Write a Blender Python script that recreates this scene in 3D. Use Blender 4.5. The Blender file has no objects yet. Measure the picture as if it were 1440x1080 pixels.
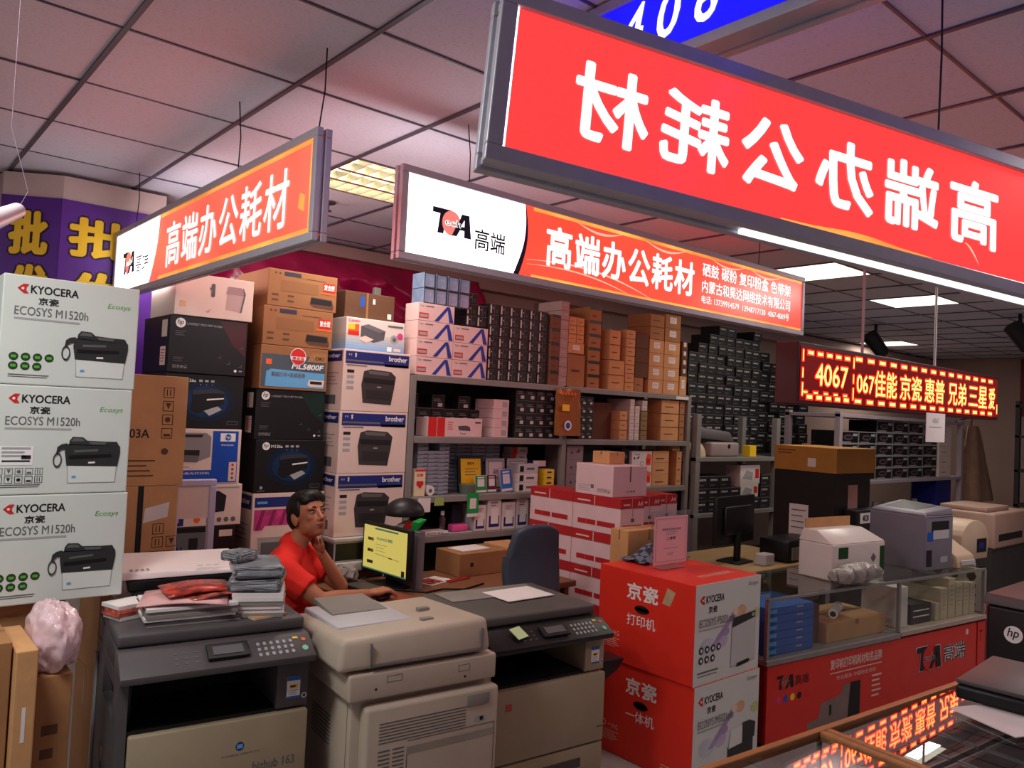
import bpy, bmesh, math, random
from mathutils import Vector, Matrix

random.seed(11)
SC = bpy.context.scene
COL = SC.collection

# ------------------------------------------------------------------ camera, world, lights, exposure
EYE = Vector((0.0, 0.0, 1.75))
_az, _pi, _ro = math.radians(49.3), math.radians(2.0), math.radians(2.7)
FW = Vector((math.cos(_az) * math.cos(_pi), math.sin(_az) * math.cos(_pi), math.sin(_pi)))
_rt = Vector((math.sin(_az), -math.cos(_az), 0.0))
_up = _rt.cross(FW)
RT = _rt * math.cos(_ro) + _up * math.sin(_ro)
UP = -_rt * math.sin(_ro) + _up * math.cos(_ro)
FPX = 1101.0
cam_data = bpy.data.cameras.new('camera')
cam_data.sensor_width = 36.0
cam_data.lens = FPX / 1440.0 * 36.0
cam_data.clip_start = 0.05
cam = bpy.data.objects.new('camera', cam_data)
COL.objects.link(cam)
m = Matrix((RT, UP, -FW)).transposed().to_4x4()
m.translation = EYE
cam.matrix_world = m
SC.camera = cam

SC.view_settings.view_transform = 'Standard'
SC.view_settings.look = 'None'
SC.view_settings.gamma = 1.0
SC.view_settings.use_curve_mapping = False
SC.view_settings.exposure = 0.0

WORLD_STRENGTH = 0.155
world = bpy.data.worlds.new('hall_ambient_fill')  # even ambient fill put in for light from the open hall
SC.world = world
world.use_nodes = True
world.node_tree.nodes['Background'].inputs[0].default_value = (1.0, 0.84, 0.96, 1)
world.node_tree.nodes['Background'].inputs[1].default_value = WORLD_STRENGTH

CEIL = 2.95
# light given off by the ceiling troffers: centre x, y, watts, colour
TROFFERS = [
    (2.15, 3.69, 17.0, (1.0, 0.93, 0.80)),      # over the shop, in view
    (-0.25, 1.89, 38.0, (0.97, 1.0, 0.97)),     # aisle in front of the shop
    (-1.45, 2.49, 16.0, (0.95, 1.0, 0.97)),    # aisle further left
    (-1.45, 4.29, 10.0, (0.95, 1.0, 0.97)),
    (7.55, 3.09, 14.0, (1.0, 0.93, 0.82)),      # over the far shops, in view
    (5.75, 3.09, 10.0, (1.0, 0.93, 0.82)),
    (11.15, 4.89, 14.0, (1.0, 0.90, 0.80)),
    (3.35, 0.09, 15.0, (1.0, 0.90, 0.88)),    # added unseen lamp, lights the red boxes and counter from the aisle
    (6.35, 1.29, 26.0, (1.0, 0.88, 0.86)),  # added unseen lamp, brightens the right end of the counter
]
for i, (x, y, w, c) in enumerate(TROFFERS):
    ld = bpy.data.lights.new('troffer_light', 'AREA')
    ld.shape = 'SQUARE'
    ld.size = 0.5
    ld.energy = w
    ld.color = c
    lo = bpy.data.objects.new('troffer_light', ld)
    lo.location = (x, y, CEIL - 0.03)
    COL.objects.link(lo)

# ------------------------------------------------------------------ survey: sight lines met with real planes
def sight(px, py):
    return FW + RT * ((px - 720.0) / FPX) - UP * ((py - 540.0) / FPX)
def at_x(px, py, x):
    d = sight(px, py); return EYE + d * (x / d.x)
def at_y(px, py, y):
    d = sight(px, py); return EYE + d * (y / d.y)
def at_z(px, py, z):
    d = sight(px, py); return EYE + d * ((z - EYE.z) / d.z)

# ------------------------------------------------------------------ materials
def lin(c):
    out = []
    for v in c:
        v = v / 255.0
        out.append(v / 12.92 if v <= 0.04045 else ((v + 0.055) / 1.055) ** 2.4)
    return out
MATS = {}
def mat(name, rgb, rough=0.6, metal=0.0, var=0.06, scale=9.0, bump=0.0, bscale=60.0, spec=0.35, stretch=None):
    if name in MATS: return MATS[name]
    m = bpy.data.materials.new(name); m.use_nodes = True
    nt = m.node_tree; b = nt.nodes['Principled BSDF']
    c = lin(rgb)
    b.inputs['Roughness'].default_value = rough
    b.inputs['Metallic'].default_value = metal
    b.inputs['Specular IOR Level'].default_value = spec
    tc = nt.nodes.new('ShaderNodeTexCoord')
    src = tc.outputs['Object']
    if stretch:
        mp = nt.nodes.new('ShaderNodeMapping'); mp.inputs['Scale'].default_value = stretch
        nt.links.new(src, mp.inputs['Vector']); src = mp.outputs['Vector']
    if var > 0:
        n = nt.nodes.new('ShaderNodeTexNoise'); n.inputs['Scale'].default_value = scale; n.inputs['Detail'].default_value = 4
        r = nt.nodes.new('ShaderNodeValToRGB')
        r.color_ramp.elements[0].position = 0.3; r.color_ramp.elements[1].position = 0.7
        r.color_ramp.elements[0].color = [max(0, v * (1 - var)) for v in c] + [1]
        r.color_ramp.elements[1].color = [min(1, v * (1 + var)) for v in c] + [1]
        nt.links.new(src, n.inputs['Vector']); nt.links.new(n.outputs['Fac'], r.inputs['Fac'])
        nt.links.new(r.outputs['Color'], b.inputs['Base Color'])
    else:
        b.inputs['Base Color'].default_value = c + [1]
    if bump > 0:
        n2 = nt.nodes.new('ShaderNodeTexNoise'); n2.inputs['Scale'].default_value = bscale; n2.inputs['Detail'].default_value = 5
        bp = nt.nodes.new('ShaderNodeBump'); bp.inputs['Strength'].default_value = bump; bp.inputs['Distance'].default_value = 0.01
        nt.links.new(src, n2.inputs['Vector']); nt.links.new(n2.outputs['Fac'], bp.inputs['Height'])
        nt.links.new(bp.outputs['Normal'], b.inputs['Normal'])
    MATS[name] = m
    return m
def glow(name, rgb, strength, var=0.0, scale=2.0, raw=False):
    if name in MATS: return MATS[name]
    m = bpy.data.materials.new(name); m.use_nodes = True
    nt = m.node_tree; b = nt.nodes['Principled BSDF']
    c = list(rgb) if raw else lin(rgb)
    b.inputs['Base Color'].default_value = (0.02, 0.02, 0.02, 1)
    b.inputs['Roughness'].default_value = 0.25
    b.inputs['Emission Color'].default_value = c + [1]
    b.inputs['Emission Strength'].default_value = strength
    if var > 0:
        tc = nt.nodes.new('ShaderNodeTexCoord')
        n = nt.nodes.new('ShaderNodeTexNoise'); n.inputs['Scale'].default_value = scale; n.inputs['Detail'].default_value = 1
        mr = nt.nodes.new('ShaderNodeMapRange')
        mr.inputs['From Min'].default_value = 0.3; mr.inputs['From Max'].default_value = 0.7
        mr.inputs['To Min'].default_value = strength * (1 - var); mr.inputs['To Max'].default_value = strength * (1 + var)
        nt.links.new(tc.outputs['Object'], n.inputs['Vector']); nt.links.new(n.outputs['Fac'], mr.inputs['Value'])
        nt.links.new(mr.outputs['Result'], b.inputs['Emission Strength'])
    MATS[name] = m
    return m
def glassy(name, rgb=(0.9, 0.95, 0.93), rough=0.02, clear=0.85):
    """thin sheet glass: mostly clear, with a mirror reflection that grows at a low angle"""
    if name in MATS: return MATS[name]
    m = bpy.data.materials.new(name); m.use_nodes = True
    nt = m.node_tree; nt.nodes.remove(nt.nodes['Principled BSDF'])
    out = nt.nodes['Material Output']
    tr = nt.nodes.new('ShaderNodeBsdfTransparent'); tr.inputs[0].default_value = (*rgb, 1)
    gl = nt.nodes.new('ShaderNodeBsdfGlossy'); gl.inputs['Roughness'].default_value = rough
    fr = nt.nodes.new('ShaderNodeMath'); fr.operation = 'POWER'; fr.inputs[1].default_value = 5.0
    lw = nt.nodes.new('ShaderNodeLayerWeight'); nt.links.new(lw.outputs['Facing'], fr.inputs[0]); lw.inputs['Blend'].default_value = 0.5
    mr = nt.nodes.new('ShaderNodeMapRange'); mr.inputs['To Min'].default_value = 1 - clear; mr.inputs['To Max'].default_value = 1.0
    mx = nt.nodes.new('ShaderNodeMixShader')
    nt.links.new(fr.outputs[0], mr.inputs['Value']); nt.links.new(mr.outputs[0], mx.inputs['Fac'])
    nt.links.new(tr.outputs[0], mx.inputs[1]); nt.links.new(gl.outputs[0], mx.inputs[2])
    nt.links.new(mx.outputs[0], out.inputs['Surface'])
    MATS[name] = m
    return m

KRAFT = mat('kraft cardboard', (158, 112, 72), 0.85, var=0.10, scale=6, bump=0.15, bscale=40)
KRAFT2 = mat('pale kraft cardboard', (196, 146, 98), 0.85, var=0.10, scale=6, bump=0.15, bscale=40)
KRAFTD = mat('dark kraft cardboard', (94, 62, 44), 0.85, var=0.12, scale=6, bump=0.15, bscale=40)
WCARD = mat('white printed card', (216, 208, 204), 0.55, var=0.03, scale=5, bump=0.05, bscale=20)
GCARD = mat('grey white printed card', (206, 212, 206), 0.5, var=0.03, scale=5, bump=0.08, bscale=9)
PINKW = mat('cream white card', (220, 198, 186), 0.6, var=0.04, scale=5)
BLACKC = mat('black printed card', (17, 16, 20), 0.45, var=0.15, scale=4)
INK = mat('black ink', (24, 24, 26), 0.6, var=0)
GREYI = mat('grey ink', (96, 96, 98), 0.6, var=0)
LIGHTI = mat('light grey ink', (160, 160, 160), 0.6, var=0)
WHITEI = mat('white ink', (232, 230, 228), 0.6, var=0)
REDI = mat('red ink', (205, 36, 34), 0.5, var=0)
ORANGEI = mat('orange ink', (232, 96, 40), 0.5, var=0)
GREENI = mat('green ink', (84, 168, 60), 0.5, var=0)
DGREENI = mat('dark green ink', (40, 62, 36), 0.5, var=0)
BLUEI = mat('blue ink', (22, 84, 178), 0.5, var=0)
NAVYI = mat('navy ink', (32, 42, 118), 0.5, var=0)
SKYI = mat('sky blue ink', (96, 160, 206), 0.5, var=0)
MAGI = mat('magenta ink', (196, 60, 128), 0.5, var=0.3, scale=20)
YELLOWI = mat('yellow ink', (240, 200, 40), 0.5, var=0)
TAPE = mat('brown parcel tape', (146, 104, 66), 0.25, var=0.05)
REDCARD = mat('red printed card', (226, 52, 38), 0.38, var=0.05, scale=5)
STEEL = mat('grey painted shelf steel', (136, 134, 130), 0.45, 0.2, var=0.06)
DSTEEL = mat('dark shelf steel', (58, 56, 56), 0.6, 0.1, var=0.1)
ALU = mat('brushed aluminium frame', (196, 194, 204), 0.38, 0.35, var=0.04, scale=30)
DARKP = mat('charcoal plastic', (80, 74, 76), 0.5, var=0.06, bump=0.05, bscale=220)
DARKP2 = mat('black plastic', (24, 23, 25), 0.42, var=0.08)
BEIGEP = mat('beige machine plastic', (196, 184, 166), 0.5, var=0.04, bump=0.04, bscale=250)
BEIGEP2 = mat('warm beige machine plastic', (158, 142, 116), 0.5, var=0.04)
GREYP = mat('grey machine plastic', (132, 126, 118), 0.5, var=0.05)
LGREYP = mat('light grey plastic', (188, 186, 188), 0.45, var=0.04)
PAPER = mat('white paper', (222, 214, 212), 0.8, var=0.03)
RUBBER = mat('black rubber cable', (18, 18, 18), 0.55, var=0)
GLASS = glassy('display case glass', clear=0.94)
CLEARP = glassy('clear acrylic', (0.95, 0.95, 0.95), 0.08, 0.80)

# ------------------------------------------------------------------ mesh building
TXT = {}
def glyphs(s, space=1.0):
    key = (s, space)
    if key not in TXT:
        c = bpy.data.curves.new('lettering', 'FONT'); c.body = s; c.space_character = space; c.resolution_u = 3
        o = bpy.data.objects.new('lettering', c); COL.objects.link(o)
        dg = bpy.context.evaluated_depsgraph_get()
        me = bpy.data.meshes.new_from_object(o.evaluated_get(dg))
        vs = [(v.co.x, v.co.y) for v in me.vertices]
        fs = [list(p.vertices) for p in me.polygons]
        bpy.data.objects.remove(o); bpy.data.curves.remove(c); bpy.data.meshes.remove(me)
        x0 = min(v[0] for v in vs); x1 = max(v[0] for v in vs); y0 = min(v[1] for v in vs); y1 = max(v[1] for v in vs)
        TXT[key] = ([((x - x0) / (x1 - x0), (y - y0) / (y1 - y0)) for x, y in vs], fs)
    return TXT[key]

class Face:
    """a flat side to print on: origin, unit axes u (to the reader's right) and v (up), outward normal"""
    def __init__(s, O, u, v):
        s.O = Vector(O); s.u = Vector(u).normalized(); s.v = Vector(v).normalized(); s.n = s.u.cross(s.v)
    def P(s, a, b, k=0.0):
        return s.O + s.u * a + s.v * b + s.n * k
    def meet(s, px, py):
        d = sight(px, py); t = (s.O - EYE).dot(s.n) / d.dot(s.n); q = EYE + d * t - s.O
        return q.dot(s.u), q.dot(s.v)

ORIGIN = {}
class MB:
    def __init__(s):
        s.bm = bmesh.new(); s.mats = []; s.lay = 0.0008
    def mi(s, m):
        if m not in s.mats: s.mats.append(m)
        return s.mats.index(m)
    def face(s, vs, m):
        f = s.bm.faces.new(vs); f.material_index = s.mi(m); return f
    def poly(s, pts, m):
        return s.face([s.bm.verts.new(p) for p in pts], m)
    def hexa(s, P, m, bev=0.0, seg=2):
        """8 corners: bottom 4 anticlockwise seen from above, then top 4"""
        v = [s.bm.verts.new(p) for p in P]
        fs = [(0, 3, 2, 1), (4, 5, 6, 7), (0, 1, 5, 4), (1, 2, 6, 5), (2, 3, 7, 6), (3, 0, 4, 7)]
        ff = [s.face([v[i] for i in f], m) for f in fs]
        if bev > 0:
            es = list({e for f in ff for e in f.edges})
            bmesh.ops.bevel(s.bm, geom=es, offset=bev, segments=seg, affect='EDGES', profile=0.5, clamp_overlap=True)
        return s
    def box(s, x0, x1, y0, y1, z0, z1, m, bev=0.0, seg=2):
        return s.hexa([(x0, y0, z0), (x1, y0, z0), (x1, y1, z0), (x0, y1, z0), (x0, y0, z1), (x1, y0, z1), (x1, y1, z1), (x0, y1, z1)], m, bev, seg)
    def prism(s, F, pts, depth, m, bev=0.0):
        """outline pts (a,b) on face F swept back by depth"""
        a = [s.bm.verts.new(F.P(x, y, 0)) for x, y in pts]
        b = [s.bm.verts.new(F.P(x, y, -depth)) for x, y in pts]
        n = len(pts)
        ff = [s.face(a, m), s.face(b[::-1], m)]
        for i in range(n):
            j = (i + 1) % n
            ff.append(s.face([a[j], a[i], b[i], b[j]], m))
        if bev > 0:
            es = list({e for f in ff for e in f.edges})
            bmesh.ops.bevel(s.bm, geom=es, offset=bev, segments=2, affect='EDGES', profile=0.5, clamp_overlap=True)
        return s
    def cyl(s, p0, p1, r0, m, r1=None, n=16, caps=True):
        r1 = r0 if r1 is None else r1
        p0 = Vector(p0); p1 = Vector(p1); d = (p1 - p0).normalized()
        a = d.orthogonal().normalized(); b = d.cross(a)
        c0 = []; c1 = []
        for i in range(n):
            t = 2 * math.pi * i / n; o = a * math.cos(t) + b * math.sin(t)
            c0.append(s.bm.verts.new(p0 + o * r0)); c1.append(s.bm.verts.new(p1 + o * r1))
        for i in range(n):
            j = (i + 1) % n; s.face([c0[i], c0[j], c1[j], c1[i]], m)
        if caps:
            s.face(c0[::-1], m); s.face(c1, m)
        return s
    def tube(s, pts, r, m, n=8):
        P = [Vector(p) for p in pts]; rings = []; a = None
        for i, p in enumerate(P):
            d = (P[min(i + 1, len(P) - 1)] - P[max(i - 1, 0)]).normalized()
            a = d.orthogonal().normalized() if a is None else (a - d * a.dot(d)).normalized()
            b = d.cross(a)
            rr = r[i] if isinstance(r, (list, tuple)) else r
            rings.append([s.bm.verts.new(p + (a * math.cos(2 * math.pi * k / n) + b * math.sin(2 * math.pi * k / n)) * rr) for k in range(n)])
        for q, w in zip(rings, rings[1:]):
            for k in range(n):
                l = (k + 1) % n; s.face([q[k], q[l], w[l], w[k]], m)
        s.face(rings[0][::-1], m); s.face(rings[-1], m)
        return s
    def ball(s, c, r, m, su=16, sv=10, rot=None):
        c = Vector(c); r = Vector(r) if not isinstance(r, (int, float)) else Vector((r, r, r))
        def at(v):
            w = Vector((v[0] * r.x, v[1] * r.y, v[2] * r.z))
            return c + (rot @ w if rot else w)
        top = s.bm.verts.new(at((0, 0, 1))); bot = s.bm.verts.new(at((0, 0, -1))); rings = []
        for i in range(1, sv):
            t = math.pi * i / sv
            rings.append([s.bm.verts.new(at((math.sin(t) * math.cos(2 * math.pi * k / su), math.sin(t) * math.sin(2 * math.pi * k / su), math.cos(t)))) for k in range(su)])
        for k in range(su):
            l = (k + 1) % su
            s.face([top, rings[0][k], rings[0][l]], m); s.face([bot, rings[-1][l], rings[-1][k]], m)
        for q, w in zip(rings, rings[1:]):
            for k in range(su):
                l = (k + 1) % su; s.face([q[k], w[k], w[l], q[l]], m)
        return s
    # printing on faces; k counts layers above the face
    def rect(s, F, a0, b0, a1, b1, m, k=1):
        return s.fpoly(F, [(a0, b0), (a1, b0), (a1, b1), (a0, b1)], m, k)
    def fpoly(s, F, pts, m, k=1):
        s.poly([F.P(x, y, s.lay * k) for x, y in pts], m); return s
    def disc(s, F, a, b, r, m, k=1, ry=None, n=20):
        ry = r if ry is None else ry
        return s.fpoly(F, [(a + r * math.cos(2 * math.pi * i / n), b + ry * math.sin(2 * math.pi * i / n)) for i in range(n)], m, k)
    def frame(s, F, a0, b0, a1, b1, w, m, k=1):
        s.rect(F, a0, b0, a1, b0 + w, m, k); s.rect(F, a0, b1 - w, a1, b1, m, k)
        s.rect(F, a0, b0 + w, a0 + w, b1 - w, m, k); s.rect(F, a1 - w, b0 + w, a1, b1 - w, m, k)
        return s
    def text(s, F, txt, a0, b0, a1, b1, m, k=1, bold=0.0, mirror=False, shear=0.0, space=1.0):
        """lettering filling the box a0..a1, b0..b1; bold thickens every stroke by that share of the height"""
        vs, fs = glyphs(txt, space)
        r = bold * (b1 - b0)
        a0, a1, b0, b1 = a0 + r, a1 - r, b0 + r, b1 - r
        ring = [(0.0, 0.0)]
        if bold > 0: ring += [(r * math.cos(t), r * math.sin(t)) for t in [2 * math.pi * i / (8 if bold > .02 else 4) + .3 for i in range(8 if bold > .02 else 4)]]
        if bold > .05: ring += [(r * .55 * math.cos(t), r * .55 * math.sin(t)) for t in [2 * math.pi * i / 6 for i in range(6)]]
        for ri, (dx, dy) in enumerate(ring):
            vv = []; kk = k - ri * .05
            for x, y in vs:
                if mirror: x = 1 - x
                aa = a0 + (a1 - a0) * x + shear * (y - 0.5) * (b1 - b0) + dx; bb = b0 + (b1 - b0) * y + dy
                vv.append(s.bm.verts.new(F.P(aa, bb, s.lay * kk)))
            for f in fs:
                q = [vv[i] for i in f]
                if mirror: q.reverse()
                try: s.face(q, m)
                except ValueError: pass
        return s
    def build(s, name, parent=None, loc=None, smooth=None, local=False):
        """one mesh object. loc: its own origin (world). parent: coordinates given in the world unless local"""
        base = Vector((0, 0, 0))
        if loc is not None: base = Vector(loc)
        elif parent is not None and not local: base = ORIGIN.get(parent.name, Vector((0, 0, 0)))
        if base.length > 0:
            bmesh.ops.translate(s.bm, verts=s.bm.verts, vec=-base)
        me = bpy.data.meshes.new(name)
        s.bm.to_mesh(me); s.bm.free()
        for mm in s.mats: me.materials.append(mm)
        if smooth:
            for p in me.polygons: p.use_smooth = True
            me.set_sharp_from_angle(angle=math.radians(smooth))
        o = bpy.data.objects.new(name, me); COL.objects.link(o)
        if parent is not None: o.parent = parent
        if loc is not None: o.location = base
        ORIGIN[o.name] = base
        return o

def tag(o, label, cat, group=None, kind=None):
    o['label'] = label; o['category'] = cat
    if group: o['group'] = group
    if kind: o['kind'] = kind
    return o
def thing(name, label, cat, loc=(0, 0, 0), group=None, rz=0.0):
    o = bpy.data.objects.new(name, None); o.empty_display_size = 0.1
    COL.objects.link(o); o.location = loc; o.rotation_euler = (0, 0, rz)
    ORIGIN[o.name] = Vector(loc)
    return tag(o, label, cat, group)
def structure(o):
    o['kind'] = 'structure'; return o
def dup(o, loc, label, rz=None):
    c = o.copy(); COL.objects.link(c); c.location = loc
    if rz is not None: c.rotation_euler = (0, 0, rz)
    c['label'] = label
    for ch in o.children:
        d = ch.copy(); COL.objects.link(d); d.parent = c
        for g in ch.children:
            e = g.copy(); COL.objects.link(e); e.parent = d
    return c
ORD = ['first', 'second', 'third', 'fourth', 'fifth', 'sixth', 'seventh', 'eighth', 'ninth', 'tenth', 'eleventh', 'twelfth', 'thirteenth', 'fourteenth']

def carton(name, label, cat, x0, x1, y0, y1, z0, z1, m, draw=None, group=None, rz=0.0, bev=0.003, parent=None):
    """a closed box standing on z0; draw(mb, front, left, top, w, d, h) prints on it"""
    w, d, h = x1 - x0, y1 - y0, z1 - z0
    b = MB().box(-w / 2, w / 2, -d / 2, d / 2, 0, h, m, bev)
    Ff = Face((-w / 2, -d / 2, 0), (1, 0, 0), (0, 0, 1))
    Fl = Face((-w / 2, d / 2, 0), (0, -1, 0), (0, 0, 1))
    Ft = Face((-w / 2, -d / 2, h), (1, 0, 0), (0, 1, 0))
    if draw: draw(b, Ff, Fl, Ft, w, d, h)
    o = b.build(name)
    o.location = ((x0 + x1) / 2, (y0 + y1) / 2, z0); o.rotation_euler = (0, 0, rz)
    ORIGIN[o.name] = o.location.copy()
    if label: tag(o, label, cat, group)
    return o

# ------------------------------------------------------------------ the room
FLOORM = mat('grey floor tile', (168, 162, 160), 0.35, var=0.12, scale=2.0)
b = MB(); b.box(-5, 14.2, -4, 5.5, -0.05, 0, FLOORM); structure(b.build('floor'))
def ceiling_material():
    m = bpy.data.materials.new('suspended ceiling tile'); m.use_nodes = True
    nt = m.node_tree; bs = nt.nodes['Principled BSDF']; bs.inputs['Roughness'].default_value = 0.9
    bs.inputs['Specular IOR Level'].default_value = 0.1
    tc = nt.nodes.new('ShaderNodeTexCoord')
    n = nt.nodes.new('ShaderNodeTexNoise'); n.inputs['Scale'].default_value = 90; n.inputs['Detail'].default_value = 6
    r = nt.nodes.new('ShaderNodeValToRGB')
    r.color_ramp.elements[0].position = 0.25; r.color_ramp.elements[0].color = (0.60, 0.59, 0.68, 1)
    r.color_ramp.elements[1].position = 0.5; r.color_ramp.elements[1].color = (0.71, 0.70, 0.80, 1)
    nt.links.new(tc.outputs['Object'], n.inputs['Vector']); nt.links.new(n.outputs['Fac'], r.inputs['Fac'])
    nt.links.new(r.outputs['Color'], bs.inputs['Base Color'])
    MATS[m.name] = m
    return m
CTILE = ceiling_material()
CGRID = mat('ceiling grid bar', (96, 92, 104), 0.4, 0.3, var=0)
def gx(i): return 0.65 + 0.6 * i
def gy(j): return 0.99 + 0.6 * j
LIT = {(int(round((x - 0.95) / 0.6)), int(round((y - 1.29) / 0.6))) for x, y, w, c in TROFFERS}
b = MB()
for i in range(-9, 22):
    for j in range(-8, 8):
        if (i, j) in LIT: continue
        x0, x1, y0, y1 = gx(i), gx(i + 1), gy(j), min(gy(j + 1), 5.4)
        if y0 >= 5.4: continue
        dz = random.uniform(0, 0.004)
        b.poly([(x0, y0, CEIL + dz), (x0, y1, CEIL + dz), (x1, y1, CEIL + dz), (x1, y0, CEIL + dz)], CTILE)
for i in range(-9, 23):
    b.box(gx(i) - 0.009, gx(i) + 0.009, gy(-8), 5.4, CEIL - 0.006, CEIL + 0.002, CGRID)
for j in range(-8, 8):
    b.box(gx(-9), gx(22), gy(j) - 0.005, gy(j) + 0.005, CEIL - 0.003, CEIL + 0.002, CGRID)
b.box(gx(-9), gx(22), gy(-8), 5.4, CEIL + 0.25, CEIL + 0.3, CTILE)
structure(b.build('ceiling'))
WALLM = mat('beige wall paint', (176, 150, 140), 0.8, var=0.05, scale=1.5)
structure(MB().box(-5, 14.2, 5.4, 5.5, 0, CEIL + 0.3, WALLM).build('wall_back'))
structure(MB().box(13.9, 14.2, -4, 5.4, 0, CEIL + 0.3, WALLM).build('wall_right'))
structure(MB().box(1.6, 13.9, 5.28, 5.4, CEIL - 0.16, CEIL - 0.02, WALLM, 0.004).build('trim_1'))

# column in the back corner, wrapped in a purple banner
def column():
    WCOL = mat('white column paint', (206, 186, 180), 0.7, var=0.04)
    pts = [(0.62, 5.05), (0.88, 4.88), (1.42, 4.88), (1.42, 5.38), (0.62, 5.38)]
    b = MB(); F = Face((0, 0, CEIL - 0.02), (1, 0, 0), (0, 1, 0)); b.prism(F, pts, CEIL - 0.02, WCOL)
    structure(b.build('column'))
column()

TRCOV = glow('lit troffer tube', (255, 246, 214), 6.0)
DIFFUSER = glow('lit troffer diffuser', (255, 246, 224), 2.2)
TRLAM = mat('bright louvre metal', (210, 205, 190), 0.25, 0.7, var=0)
def troffer(x, y, label, strength_mat):
    t = thing('ceiling_light', label, 'ceiling light', (x, y, CEIL), 'square louvred ceiling lights')
    b = MB()
    b.box(x - .295, x + .295, y - .295, y + .295, CEIL + .10, CEIL + .11, TRLAM)
    for sx in (-1, 1):
        b.box(x + sx * .29 - .006, x + sx * .29 + .006, y - .296, y + .296, CEIL - .003, CEIL + .10, TRLAM)
        b.box(x - .284, x + .284, y + sx * .29 - .006, y + sx * .29 + .006, CEIL - .003, CEIL + .10, TRLAM)
    b.build('housing', t)
    for k in range(3):
        yy = y - .18 + .18 * k
        MB().cyl((x - .27, yy, CEIL + .065), (x + .27, yy, CEIL + .065), .016, strength_mat, n=10).build('tube', t)
    if x > 5:
        q = MB(); q.poly([(x - .284, y - .284, CEIL - .004), (x - .284, y + .284, CEIL - .004), (x + .284, y + .284, CEIL - .004), (x + .284, y - .284, CEIL - .004)], DIFFUSER); q.build('diffuser', t); return
    l = MB()
    for k in range(1, 3):
        yy = y - .284 + .568 * k / 3.0
        l.hexa([(x - .284, yy - .014, CEIL - .008), (x + .284, yy - .014, CEIL - .008), (x + .284, yy + .014, CEIL - .008), (x - .284, yy + .014, CEIL - .008),
                (x - .284, yy - .003, CEIL + .04), (x + .284, yy - .003, CEIL + .04), (x + .284, yy + .003, CEIL + .04), (x - .284, yy + .003, CEIL + .04)], TRLAM)
    for k in range(1, 7):
        xx = x - .284 + .568 * k / 7.0
        l.box(xx - .002, xx + .002, y - .284, y + .284, CEIL - .006, CEIL + .04, TRLAM)
    l.build('louvre', t)
TL = ['square louvred ceiling light above the shop, between the two small signs', 'square ceiling light over the aisle in front of the shop', 'square ceiling light over the aisle to the left', 'square ceiling light over the back of the left aisle',
      'bright ceiling light above the red dot-matrix display', 'bright ceiling light just behind the right end of the centre sign', 'farthest ceiling light, behind the black camera', 'added unseen ceiling light over the aisle to the right', 'added unseen ceiling light over the far end of the glass counter']
for (x, y, w, c), lb in zip(TROFFERS, TL):
    troffer(x, y, lb, TRCOV)
# ------------------------------------------------------------------ the lit signs
SIGN_RED = glow('lit red sign film', (1.05, 0.052, 0.05), 1.02, raw=True)
SIGN_ORANGE = glow('lit orange red sign film', (2.1, 0.085, 0.045), 1.1, var=0.2, scale=1.7, raw=True)
SIGN_ORANGE2 = glow('lit bright orange sign film', (2.2, 0.15, 0.085), 1.05, var=0.3, scale=2.6, raw=True)
SIGN_AMBER = glow('lit amber sign edge', (1.0, 0.34, 0.06), 1.3, var=0.4, scale=4, raw=True)
SIGN_WHITE = glow('lit white sign film', (1.0, 0.93, 0.95), 2.6, raw=True)
SIGN_WHITE2 = glow('lit white sign lettering', (1.0, 0.93, 0.93), 1.5, raw=True)
SIGN_WHITEB = glow('boosted white rear film', (1.0, 0.92, 0.94), 8.0, raw=True)  # unseen rear film, set brighter than the front to light the stacks
SIGN_BLUE = glow('lit blue sign film', (0.004, 0.004, 0.95), 1.15, raw=True)
SIGN_PINK = glow('lit salmon logo disc', (0.92, 0.20, 0.16), 1.1, raw=True)
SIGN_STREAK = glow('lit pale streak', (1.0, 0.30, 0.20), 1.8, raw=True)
LOGO_NAVY = mat('navy logo film', (30, 30, 70), 0.5, var=0)
TUBEW = glow('light leaking under the sign', (0.95, 0.97, 1.0), 1.3, raw=True)

def logo(b, F, a0, b0, s, dark, discm, white, red_text=None, k=2):
    """T ech A mark: height s, with the lower left corner at a0, b0"""
    b.fpoly(F, [(a0 + .02 * s, b0 + .78 * s), (a0 + .92 * s, b0 + .78 * s), (a0 + .92 * s, b0 + s), (a0 + .02 * s, b0 + s)], dark, k)
    b.fpoly(F, [(a0 + .28 * s, b0), (a0 + .58 * s, b0), (a0 + .68 * s, b0 + .78 * s), (a0 + .38 * s, b0 + .78 * s)], dark, k)
    b.disc(F, a0 + .95 * s, b0 + .48 * s, .46 * s, discm, k + 1, ry=.5 * s, n=32)
    q = a0 + .98 * s
    b.fpoly(F, [(q, b0), (q + .24 * s, b0), (q + .40 * s, b0 + .28 * s), (q + .62 * s, b0 + .28 * s), (q + .62 * s, b0 + .44 * s), (q + .22 * s, b0 + .44 * s)], dark, k + 2)
    b.fpoly(F, [(q + .62 * s, b0), (q + .98 * s, b0), (q + .84 * s, b0 + .94 * s), (q + .46 * s, b0 + .94 * s), (q + .26 * s, b0 + .44 * s), (q + .44 * s, b0 + .44 * s), (q + .60 * s, b0 + .72 * s)], dark, k + 2)
    b.text(F, 'ech', a0 + .62 * s, b0 + .36 * s, a0 + 1.42 * s, b0 + .64 * s, white, k + 3, bold=0.06)
    b.text(F, 'ech', a0 + .63 * s, b0 + .38 * s, a0 + 1.41 * s, b0 + .62 * s, dark, k + 4, bold=0.015)

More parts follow.
